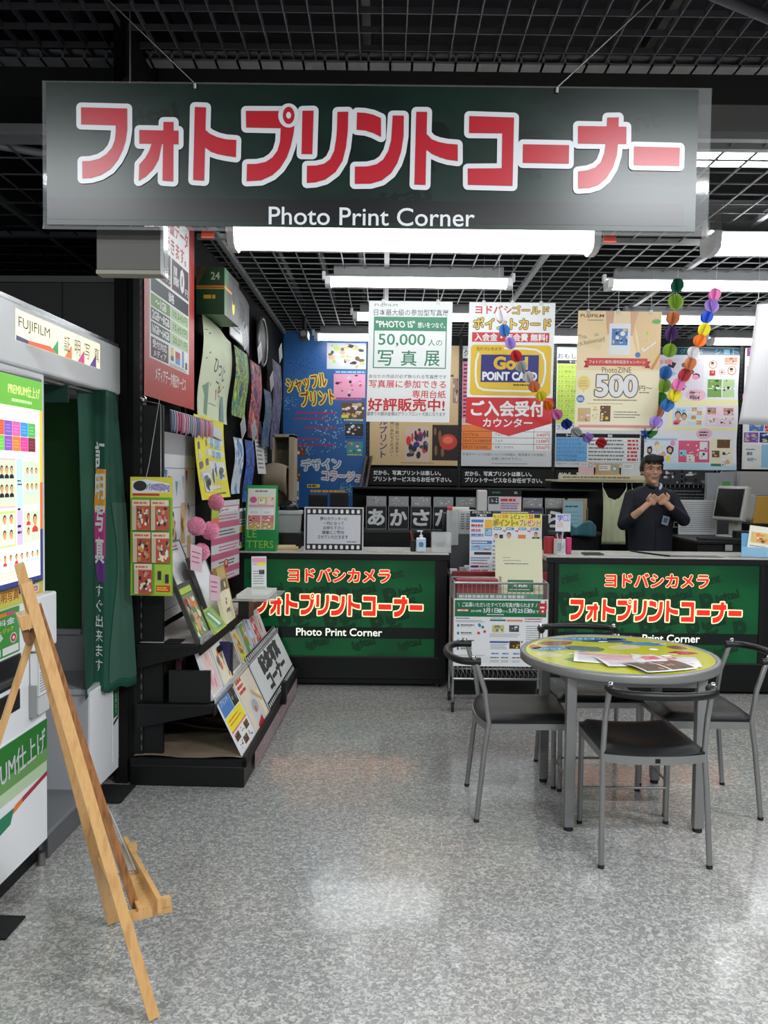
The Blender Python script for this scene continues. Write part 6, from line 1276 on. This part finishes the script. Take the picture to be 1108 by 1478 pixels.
s.greek(710, 190, 920, 206, 1, RED, .7, 7); s.greek(710, 214, 920, 232, 1, GREY, .5, 8); s.greek(725, 260, 900, 620, 16, GREY, .3, 9); s.greek(20, 560, 350, 640, 4, GREY, .25, 10); s.text('A', 360, 650, 370, 660, GREY)
s.build('application_poster', tl, (.0, -.012, .30), FRONT)
tag(MB().box(0, 0, 0, .27, .07, .13, mat((150, 60, 60), .5), .004).build('leaflet_bundle', None, (.475, 5.36, .722)), 'bundle of red leaflets in the left half of the trolley basket', 'leaflets')
s = Sheet(.56, .036, 560, 36, base=mat((120, 160, 136), .4), th=.02); s.greek(10, 4, 550, 30, 1, WHITE, .7, 3); s.rect(0, 32, 560, 36, GP); tag(s.build('leaflet_bundle', None, (.475, 5.34, .724), FRONT), 'row of green and white leaflets along the front of the trolley basket', 'leaflets')
def den(s):
    s.greek(18, 62, 40, 66, 1, GREY, .5, 1); s.greek(18, 72, 60, 76, 1, GREY, .5, 2); s.greek(22, 82, 90, 87, 1, DK, .5, 3); s.rect(8, 128, 14, 186, mat((110, 110, 100))); s.greek(8, 130, 14, 184, 9, CREAM, .3, 4)
    s.rect(28, 138, 88, 178, mat((26, 110, 62))); s.text('写真展', 42, 150, 74, 162, WHITE, .04); s.greek(32, 166, 84, 174, 1, WHITE, .4, 5); s.rect(44, 182, 72, 190, mat((206, 210, 196)))
stand_sheet('envelope', .735, 1.045, 5.40, .722, 1.118, 'large cream envelope standing in the trolley basket', 'envelope', den, 110, 200, base=mat((212, 210, 178), .5), tilt=12, th=.006, support=False)

# ------------------------------------------------------------------ things on the right counter
pc_ = thing('pen_cup', 'white pen cup with pens at the left end of the right counter', 'pen cup', (1.262, 5.95, .966)); b = MB(); b.tube([(0, 0, 0), (0, 0, .11)], .042, mat((206, 206, 206), .4), 20); b.build('cup', pc_)
s = Sheet(.06, .07, 60, 70, base=mat((190, 196, 196), .4), th=.0008); s.greek(6, 6, 54, 64, 4, mat((60, 110, 110)), .5, 3); s.build('cup_label', pc_, (-.03, -.0432, .02), FRONT)
for i in range(6): MB().cyl((.0, .0, .05), (-.03 + .012 * i, .01 * (i % 2), .14 + .01 * (i % 3)), .004, (RED, WHITE, DK, MAG, BLUEP, GREY)[i], 6).build('pen', pc_)
rc = thing('red_cup', 'red tinted cup with gel pens just behind the white pen cup', 'pen cup', (1.20, 6.02, .966)); MB().tube([(0, 0, 0), (0, 0, .12)], .04, mat((170, 50, 60), .3), 16).build('cup', rc)
tag(MB().box(-.02, -.015, 0, .02, .015, .12, mat((206, 60, 120), .3), .008).build('pink_bottle', None, (1.335, 5.99, .966)), 'small pink bottle right of the white pen cup', 'bottle')
def dgk(s): s.text('学', 12, 8, 48, 50, mat((80, 70, 200)), .03); s.rect(52, 6, 94, 50, mat((150, 150, 230))); s.text('割', 56, 12, 90, 44, WHITE, .03); s.greek(10, 56, 60, 92, 3, mat((220, 140, 100)), .4, 4)
kk = thing('card_sign', 'small white card sign with purple writing on a stalk on the right counter', 'sign', (1.262, 5.875, .966)); s = Sheet(.105, .125, 100, 120, base=mat((220, 222, 228), .4)); dgk(s); s.build('card', kk, (-.052, -.02, .17), FRONT); MB().cyl((0, -.012, 0), (0, -.012, .19), .006, PETG, 8).build('stalk', kk); MB().cyl((0, -.012, 0), (0, -.012, .006), .035, PETG, 14).build('stalk_base', kk)
tag(MB().box(0, 0, 0, .14, .11, .012, mat((60, 66, 60), .15), .004).build('change_tray', None, (1.43, 5.90, .966)), 'dark change tray on the right counter near the pen cup', 'tray')
for i, (x0, w_, c_, lb) in enumerate(((1.60, .30, (206, 208, 206), 'white paper on the right counter beside the change tray'), (1.98, .42, (110, 112, 116), 'dark grey writing mat on the right counter below the person'), (2.45, .35, (150, 150, 152), 'grey printed mat at the right end of the right counter'))):
    s = Sheet(w_, .13, w_ * 1000, 130, base=mat(c_, .3), th=.001); s.greek(10, 16, w_ * 1000 - 10, 110, 3, GREY, .4, i); tag(s.build('counter_mat', None, (x0, 5.84, .968)), lb, 'mat')
tag(MB().tube([(1.86, 6.25, .97), (1.90, 6.1, .972), (1.96, 5.95, .972), (2.02, 5.86, .972)], .006, BLACK, 8).build('cable'), 'black cable lying across the right counter', 'cable')
hd = thing('leaflet_holder', 'pale blue holder with leaflets at the right end of the counter', 'brochure holder', (2.56, 5.93, .967), rot=(rad(72), 0, rad(-20)))
MB().box(0, 0, -.03, .20, .18, -.026, mat((120, 180, 220), .2, alpha=.7)).build('holder_back', hd); MB().box(0, 0, -.0, .20, .07, .004, mat((150, 200, 230), .2, alpha=.6)).build('holder_front', hd)
s = Sheet(.16, .22, 100, 140, base=mat((226, 222, 206), .4)); s.pic(10, 30, 90, 80, mat((206, 180, 110)), [WHITE, BROWN, LIME, ORG], 12, 3); s.greek(10, 90, 90, 130, 4, GREY, .4, 3); s.build('leaflet', hd, (.03, .02, -.015), (0, 0, -.12))
# ------------------------------------------------------------------ staff area behind the right counter
rk = thing('hook_rack', 'black rack with a cream top shelf behind the right counter', 'rack', (1.60, 7.98, 0)); MB().box(0, 0, 0, 1.0, .3, 1.49, BLACKM, .004).build('rack_body', rk); MB().box(.0, -.32, 1.478, .86, .30, 1.50, mat((206, 194, 160), .5), .003).build('top_board', rk); MB().box(.0, -.325, 1.50, .86, -.315, 1.545, mat((216, 208, 180), .4), .002).build('printed_edge', rk)
s = Sheet(.82, .04, 820, 40, base=mat((222, 214, 180), .4), th=.001); s.greek(20, 8, 780, 32, 1, mat((140, 130, 90)), .6, 3); s.build('edge_print', rk, (.02, -.326, 1.503), FRONT)
for i, (x0, w_, h_, c_, lb) in enumerate(((1.80, .14, .165, (222, 190, 190), 'pink and white card standing on the cream shelf'), (1.97, .21, .15, (196, 164, 120), 'cardboard box standing on the cream shelf'), (2.20, .18, .16, (206, 208, 210), 'pale sheet standing on the cream shelf beside the person'))):
    s = Sheet(w_, h_, 100, 100 * h_ / w_, base=mat(c_, .4), th=.05 if i == 1 else .006); s.rect(10, 6, 60, 30, WHITE); s.greek(14, 10, 56, 26, 2, GREY, .4, i)
    if i < 2: s.ellipse(78, 22, 13, 13, mat((90, 180, 180))); s.ellipse(78, 22, 7, 7, WHITE)
    tag(s.build('shelf_card', None, (x0, 7.72 + .01 * i, 1.502), FRONT), lb, 'card')
TW = noise_mat('green_towel', [(206, 212, 172), (220, 226, 188)], (9, 9, 3), .9, bump=.3)
for i, (x0, x1, lb) in enumerate(((1.985, 2.24, 'pale green towel hanging left of the person'), (2.255, 2.50, 'second pale green towel mostly hidden behind the person'))):
    t = thing('towel', lb, 'towel', (x0, 7.63, .91), group='green towels under the cream shelf'); W = x1 - x0
    b = MB(); b.grid(lambda u, v: (W * (.06 + .88 * u) + (.03 * math.sin(v * 3)) * (u - .5) * (-1), .012 * math.sin(u * 22 + v * 2) * (.3 + v * .5), .53 * v - (.13 * v ** 6) * (1 - (2 * u - 1) ** 2)), 30, 16, TW); b.build('cloth', t, thick=.004)
    for x_ in (.07, .93): MB().tube([(W * x_, 0, .52), (W * x_, .01, .575)], .003, STEEL, 6).build('clip_hook', t)
tag(MB().box(0, 0, 0, .125, .006, .11, mat((40, 150, 70), .5)).build('green_card', None, (2.47, 7.95, 1.39)), 'bright green card on the black rack behind the right shoulder of the person', 'card')
bs_ = thing('notice_board', 'tan framed board with a pale blue sheet on the rear shelf', 'board', (1.60, 7.44, 1.029), rot=(rad(86), 0, 0)); MB().box(0, 0, -.012, .215, .29, 0, mat((170, 140, 90), .5), .003).build('board', bs_)
s = Sheet(.175, .27, 100, 150, base=mat((130, 176, 190), .4)); s.greek(10, 20, 90, 34, 1, DK, .5, 3); s.greek(10, 46, 90, 140, 5, mat((90, 130, 150)), .15, 4); s.build('blue_sheet', bs_, (.008, .01, .003))
b = MB(); b.grid(lambda u, v: (.22 * u, .05 * math.sin(u * 6), .11 * v * (1 - .3 * math.sin(u * 7))), 14, 6, mat((70, 120, 130), .35)); tag(b.build('teal_bag', None, (1.66, 7.36, 1.0), thick=.004), 'crumpled teal bag on the front of the rear shelf', 'bag')
sdk = thing('staff_desk', 'tall black desk behind the right counter beside the person', 'desk', (2.62, 6.95, 0)); MB().box(0, 0, .975, 1.5, .85, 1.0, BLACKM, .003).build('desk_top', sdk); MB().box(.02, .03, 0, 1.48, .83, .975, BLACK).build('desk_body', sdk)
s = Sheet(.36, .325, 100, 90, base=mat((196, 198, 198), .4), th=.008); s.frame(0, 0, 100, 90, 1.5, mat((160, 162, 160))); s.greek(5, 5, 94, 84, 16, mat((130, 132, 138)), .4, 4, .95); tag(s.build('notice_sheet', None, (2.73, 7.70, 1.002), FRONT), 'large white sheet full of small print standing on the staff desk', 'sheet')
mo = thing('monitor', 'pale boxy monitor turned left on the staff desk', 'monitor', (3.06, 7.34, 1.001), rz=rad(-66)); MW = mat((176, 174, 166), .5)
b = MB(); M_ = Matrix.Translation((0, 0, .30)) @ Matrix.Rotation(rad(-12), 4, 'X'); b.box(-.17, -.02, -.15, .17, .04, .16, MW, .015, M=M_); b.box(-.13, .04, -.12, .13, .17, .12, MW, .03, M=M_); b.build('housing', mo)
b = MB(); b.box(-.145, -.028, -.118, .145, -.02, .135, mat((22, 26, 24), .15), .004, M=M_); b.build('screen', mo)
b = MB(); b.box(-.04, .02, .02, .04, .10, .17, MW, .01); b.box(-.13, -.04, 0, .13, .16, .022, MW, .01); b.build('stand', mo)
kb = thing('keyboard', 'black keyboard lying on the staff desk in front of the monitor', 'keyboard', (2.66, 7.02, 1.001), rz=rad(-14)); MB().box(0, 0, 0, .40, .14, .018, BLACK, .004).build('key_base', kb); b = MB()
for r_ in range(5):
    for c_ in range(14): b.box(.012 + c_ * .027, .012 + r_ * .025, .018, .035 + c_ * .027, .033 + r_ * .025, .024, mat((44, 45, 47), .5))
tag(b.build('keys', kb), kind='stuff')
pt = thing('card_terminal', 'black card terminal with a round pink sticker under the monitor', 'terminal', (2.96, 6.96, 1.001)); MB().box(0, 0, 0, .34, .10, .085, BLACKM, .008).build('case', pt); MB().cyl((.22, -.002, .05), (.22, 0, .05), .022, PINK, 14).build('sticker', pt)
b = MB(); b.box(0, 0, 0, .30, .20, .008, WHITE, .002); tag(b.build('paper_stack', None, (3.20, 6.98, 1.001), (0, 0, -.3)), 'white papers at the right end of the staff desk', 'paper')
tag(MB().box(0, 0, 0, .06, .004, .05, mat((160, 162, 164), .5)).build('small_label', None, (2.86, 6.945, .92)), 'small grey label on the front edge of the staff desk', 'label')
# wire grid with monochrome prints
wg = thing('wire_grid', 'white wire grid with dark monochrome prints under the pastel poster', 'wire grid', (2.62, 8.60, 1.02)); b = MB()
for k in range(19): b.tube([(k * .048, 0, 0), (k * .048, 0, .60)], .0022, PGREY, 5)
for k in range(13): b.tube([(0, 0, k * .05), (.86, 0, k * .05)], .0022, PGREY, 5)
tag(b.build('wires', wg), kind='stuff')
for i, (x0, w_, z0, h_) in enumerate(((.02, .13, .47, .12), (.22, .22, .44, .15), (.46, .32, .44, .15))):
    s = Sheet(w_, h_, 100, 60, base=mat((50, 52, 54), .5)); s.pic(2, 2, 98, 58, mat((40, 42, 44)), [GREY, DK, PGREY, BLACK], 16, i + 3, .1, .3); s.build('monochrome_print', wg, (x0, -.008, z0), FRONT)
s = Sheet(.80, .14, 800, 140, base=BLACK); s.greek(20, 20, 780, 120, 3, GREY, .4, 3); s.build('black_sheet', wg, (.02, -.008, .27), FRONT)
cbn = thing('grey_cabinet', 'pale grey cabinet behind the monitor at the right edge', 'cabinet', (3.50, 8.25, 0)); GC_ = mat((150, 150, 150), .5)
MB().box(0, 0, 0, 1.2, .45, 1.60, GC_, .006).build('cabinet_body', cbn)
for k in range(3): MB().box(.02 + k * .4, -.012, 1.36, .40 + k * .4, 0, 1.585, mat((166, 164, 162), .5), .004).build('upper_door', cbn); MB().box(.02 + k * .4, -.012, .9, .40 + k * .4, 0, 1.34, mat((160, 158, 156), .5), .004).build('lower_door', cbn)
tag(MB().box(0, 0, 0, .16, .10, .26, mat((196, 150, 60), .5), .004).build('snack_box', None, (3.56, 8.0, 1.10)), 'yellow box behind the monitor near the right edge', 'box')
s = Sheet(.12, .26, 50, 110, base=mat((206, 60, 60), .5), th=.06)
for k in range(5):
    for j in range(2): s.ellipse(14 + j * 22, 14 + k * 20, 7, 6, YELP if (k + j) % 2 else PINK)
tag(s.build('snack_box', None, (3.74, 8.0, 1.10), FRONT), 'red box with yellow dots at the right edge behind the monitor', 'box')
tag(MB().box(3.45, 7.85, 0, 4.2, 8.2, 1.10, BLACKM, .004).build('low_cabinet'), 'low black cabinet carrying the yellow and red boxes', 'cabinet')
mg = thing('magazine_rack', 'grey magazine slot with a green magazine left of the grey cabinet', 'rack', (3.14, 8.10, 1.30)); MB().box(0, 0, 0, .26, .06, .28, mat((150, 152, 158), .4), .004).build('slot', mg); MB().box(.15, -.012, .05, .22, -.0, .20, GRN2, .002).build('magazine', mg)
MB().box(0, .02, -1.30, .26, .05, 0, mat((60, 60, 62), .5)).build('post', mg)

# ------------------------------------------------------------------ the shop assistant
def remeshed(mb, name, parent, m_, voxel=.006, smooth=3, loc=(0, 0, 0)):
    o = mb.build('tmp'); md = o.modifiers.new('r', 'REMESH'); md.mode = 'VOXEL'; md.voxel_size = voxel; md.use_smooth_shade = True
    sm = o.modifiers.new('s', 'SMOOTH'); sm.iterations = smooth; sm.factor = .5
    bpy.context.view_layer.update(); dg = bpy.context.evaluated_depsgraph_get(); me = bpy.data.meshes.new_from_object(o.evaluated_get(dg)); me.name = name
    bpy.data.objects.remove(o); me.materials.clear(); me.materials.append(m_); me.polygons.foreach_set('use_smooth', [True] * len(me.polygons)); me.polygons.foreach_set('material_index', [0] * len(me.polygons))
    r = bpy.data.objects.new(name, me); COL.objects.link(r); r.parent = parent; return r
PX, PY = 2.185, 6.80
man = thing('person', 'person with short dark hair and glasses in a navy jacket, hands at the collar', 'person', (PX, PY, 0))
SK = mat((204, 158, 130), .5, name='skin'); JK = noise_mat('navy_jacket', [(11, 13, 26), (17, 20, 36)], (12, 12, 12), .8); TR = mat((24, 24, 28), .8)
def q(x, y, z): return (x - PX, y - PY, z)
def limb(b, pts, rs, n=14):
    pts2 = []; rs2 = []
    for i in range(len(pts) - 1):
        for k in range(4):
            f = k / 4; pts2.append(tuple(pts[i][j] * (1 - f) + pts[i + 1][j] * f for j in range(3))); rs2.append(rs[i] * (1 - f) + rs[i + 1] * f)
    pts2.append(pts[-1]); rs2.append(rs[-1]); b.tube(pts2, rs2, SK, n)
    for p, r_ in zip(pts, rs): b.ell(p, (r_, r_, r_), SK, 12, 8)
def torso(b, grow=0.0, rings=None):
    rings = rings or [(.80, .145, .11), (.90, .165, .115), (1.0, .155, .112), (1.1, .158, .112), (1.2, .172, .118), (1.3, .185, .118), (1.38, .185, .105), (1.42, .14, .085), (1.45, .075, .065)]
    n = 24; vs = []
    for z, rx, ry in rings:
        for k in range(n): a = 2 * math.pi * k / n; vs.append(((rx + grow) * math.cos(a), (ry + grow) * math.sin(a) + .01, z))
    m_ = len(rings); fs = [(i * n + k, i * n + (k + 1) % n, (i + 1) * n + (k + 1) % n, (i + 1) * n + k) for i in range(m_ - 1) for k in range(n)] + [list(range(n))[::-1], [(m_ - 1) * n + k for k in range(n)]]
    b.add(vs, fs, SK, True)
RS, RE, RW, RH = q(2.020, 6.81, 1.375), q(1.945, 6.74, 1.145), q(2.045, 6.60, 1.270), q(2.122, 6.585, 1.345)
LS, LE, LW, LH = q(2.345, 6.81, 1.375), q(2.425, 6.72, 1.185), q(2.275, 6.60, 1.290), q(2.208, 6.585, 1.350)
body = MB(); torso(body, -.012)
limb(body, [RS, RE, RW], [.045, .038, .026]); limb(body, [LS, LE, LW], [.045, .038, .026])
limb(body, [(0, .01, 1.40), (-.004, -.012, 1.52)], [.056, .054])
for sx in (-1, 1):
    limb(body, [(sx * .085, .01, .86), (sx * .095, 0, .48), (sx * .10, .02, .09)], [.085, .055, .036]); limb(body, [(sx * .10, .02, .045), (sx * .11, -.15, .035)], [.038, .03])
def hand(b, wrist, palm, dirx):
    w_ = Vector(wrist); p = Vector(palm); d = (p - w_).normalized(); limb(b, [tuple(w_), tuple(p - d * .02)], [.025, .024])
    up = Vector((0, -.35, 1)).normalized(); up = (up - d * up.dot(d)).normalized(); side = d.cross(up) * (1 if dirx > 0 else -1)
    for k in range(5): c_ = p + up * (.026 - .013 * k) - d * .012; b.ell(tuple(c_), (.026, .018, .018), SK, 10, 8)
    L_ = (.034, .038, .036, .028)
    for k in range(4):
        a = p + up * (.030 - .018 * k) + d * .012; c_ = a + d * L_[k] * .8 - Vector((0, .012, 0)); e = c_ + Vector((dirx * .012, .016, -.012)); g_ = e + Vector((-dirx * .010, .014, -.010))
        b.tube([a, c_, e, g_], [.0092, .0085, .008, .007], SK, 8); b.ell(tuple(c_), (.0088,) * 3, SK, 8, 6); b.ell(tuple(g_), (.007,) * 3, SK, 8, 6)
    a = p - d * .022 + up * .02 - Vector((0, .014, 0)); c_ = a + up * .03 + d * .016; e = c_ + d * .026 + Vector((0, .006, .004)); b.tube([a, c_, e], [.012, .010, .008], SK, 8); b.ell(tuple(c_), (.0102,) * 3, SK, 8, 6); b.ell(tuple(e), (.008,) * 3, SK, 8, 6)
hand(body, RW, RH, 1); hand(body, LW, LH, -1)
HC = Vector((-.008, -.02, 1.590))
def hp(x, y, z): return (HC.x + x, HC.y + y, HC.z + z)
body.ell(hp(0, .012, .022), (.075, .092, .088), SK, 24, 18); body.ell(hp(0, -.006, -.02), (.070, .080, .075), SK, 24, 18); body.ell(hp(0, -.022, -.068), (.050, .056, .052), SK, 20, 14); body.ell(hp(0, -.062, -.100), (.024, .020, .018), SK, 14, 10)
body.ell(hp(-.040, -.066, -.022), (.022, .016, .020), SK, 12, 10); body.ell(hp(.040, -.066, -.022), (.022, .016, .020), SK, 12, 10)
body.tube([hp(0, -.080, .012), hp(0, -.092, -.012), hp(0, -.102, -.028)], [.008, .010, .012], SK, 10); body.ell(hp(0, -.100, -.030), (.017, .013, .010), SK, 12, 8)
body.ell(hp(0, -.080, -.058), (.024, .014, .008), SK, 12, 8); body.ell(hp(0, -.078, -.070), (.020, .013, .007), SK, 12, 8)
body.tube([hp(-.056, -.070, .028), hp(-.02, -.084, .028), hp(.02, -.084, .028), hp(.056, -.070, .028)], .009, SK, 8)
for sx in (-1, 1): body.ell(hp(sx * .077, .012, -.012), (.010, .018, .030), SK, 12, 10)
bd = remeshed(body, 'body', man, SK, .0055, 2)
DARKH = mat((14, 11, 10), .65, name='dark_hair')
hair = MB(); hair.ell(hp(0, .010, .034), (.088, .104, .096), DARKH, 28, 20)
for k in range(9): a = -.9 + k * .225; hair.tube([hp(.07 * math.sin(a), -.055 * math.cos(a) - .02, .11), hp(.078 * math.sin(a) , -.078 * math.cos(a) - .012, .072), hp(.070 * math.sin(a) - .008, -.088 * math.cos(a) - .004, .046 + .01 * (k % 2))], [.02, .018, .006], DARKH, 8)
for sx in (-1, 1): hair.ell(hp(sx * .074, .018, .010), (.016, .05, .05), DARKH, 12, 10); hair.tube([hp(sx * .074, -.02, .04), hp(sx * .076, -.012, -.01)], [.014, .006], DARKH, 8)
ho = remeshed(hair, 'hair', man, DARKH, .0055, 1)
me = ho.data; bm = bmesh.new(); bm.from_mesh(me)
dl = []
for v in bm.verts:
    x, y, z = v.co.x - HC.x, v.co.y - HC.y, v.co.z - HC.z
    if (y < -.030 and z < .046 + .010 * math.sin(x * 160)) or (y < .0 and z < -.018) or (y < .045 and z < -.022) or z < -.062: dl.append(v)
bmesh.ops.delete(bm, geom=dl, context='VERTS'); bm.to_mesh(me); bm.free()
ey = mat((30, 22, 20), .3); 
for sx in (-1, 1):
    MB().ell(hp(sx * .031, -.0765, .003), (.014, .006, .0045), ey, 12, 8).build('eye', man)
    MB().tube([hp(sx * .014, -.088, .024), hp(sx * .034, -.0875, .030), hp(sx * .052, -.078, .025)], [.0028, .0032, .002], DARKH, 6).build('eyebrow', man)
MB().tube([hp(-.024, -.088, -.066), hp(-.01, -.094, -.0625), hp(.01, -.094, -.0625), hp(.024, -.088, -.066)], .0026, mat((120, 66, 58), .5), 6).build('mouth', man)
gl = MB(); GM = mat((70, 66, 64), .25, .8)
for sx in (-1, 1):
    c_ = hp(sx * .033, -.099, .002); pts = [(c_[0] + .026 * math.cos(2 * math.pi * k / 16), c_[1] + .010 * abs(math.cos(2 * math.pi * k / 16)) * (1 if (math.cos(2 * math.pi * k / 16) * sx) > 0 else 0), c_[2] + .017 * math.copysign(abs(math.sin(2 * math.pi * k / 16)) ** .7, math.sin(2 * math.pi * k / 16))) for k in range(17)]
    gl.tube(pts, .0014, GM, 6, caps=False); gl.tube([hp(sx * .058, -.089, .008), hp(sx * .078, -.05, .010), hp(sx * .082, .01, .006)], .0014, GM, 6)
gl.tube([hp(-.008, -.1, .006), hp(.008, -.1, .006)], .0014, GM, 6); gl.build('glasses', man)
jk = MB(); torso(jk, .012, [(.78, .155, .12), (.90, .165, .122), (1.0, .165, .12), (1.1, .168, .12), (1.2, .182, .125), (1.3, .190, .124), (1.36, .192, .108), (1.405, .168, .092), (1.432, .125, .08), (1.452, .078, .07)])
limb(jk, [RS, RE, tuple(Vector(RE) * .52 + Vector(RW) * .48)], [.053, .052, .038]); limb(jk, [LS, LE, tuple(Vector(LE) * .15 + Vector(LW) * .85)], [.053, .052, .038])
jk.tube([(.0, .05, 1.42), (-.055, .02, 1.44), (-.06, -.04, 1.44), (-.03, -.085, 1.40), (-.01, -.12, 1.33)], [.02, .022, .022, .02, .016], SK, 8); jk.tube([(.0, .05, 1.42), (.06, .02, 1.44), (.075, -.04, 1.43), (.06, -.09, 1.38), (.04, -.12, 1.30)], [.02, .022, .022, .02, .016], SK, 8)
remeshed(jk, 'jacket', man, JK, .007, 3)
b = MB(); limb(b, [(-.085, .01, .84), (-.095, 0, .48), (-.10, .02, .10)], [.10, .075, .065]); limb(b, [(.085, .01, .84), (.095, 0, .48), (.10, .02, .10)], [.10, .075, .065]); remeshed(b, 'trousers', man, TR, .012, 2)
b = MB(); b.tube([(.03, -.075, 1.41), (.058, -.06, 1.46), (.062, -.02, 1.475)], [.010, .013, .010], mat((170, 190, 206), .6), 8); b.build('shirt_collar', man)
MB().tube([(-.05, -.03, 1.47), (-.035, -.07, 1.455), (0, -.085, 1.445)], [.012, .016, .014], BLACK, 8).build('inner_collar', man)
MB().tube([(.004, -.118, 1.28), (.004, -.128, 1.18), (.004, -.122, 1.0), (.004, -.125, .86)], .004, mat((6, 7, 12), .5), 6).build('zip', man)
s = Sheet(.055, .07, 55, 70, base=mat((120, 132, 146), .4), th=.002); s.rect(12, 14, 42, 52, mat((60, 70, 84))); s.build('name_badge', man, (.03, -.162, 1.155), (rad(90), rad(14), 0))
for sx in (-1, 1): MB().ell((sx * .105, -.05, .045), (.05, .14, .045), BLACKM, 14, 8).build('shoe', man)
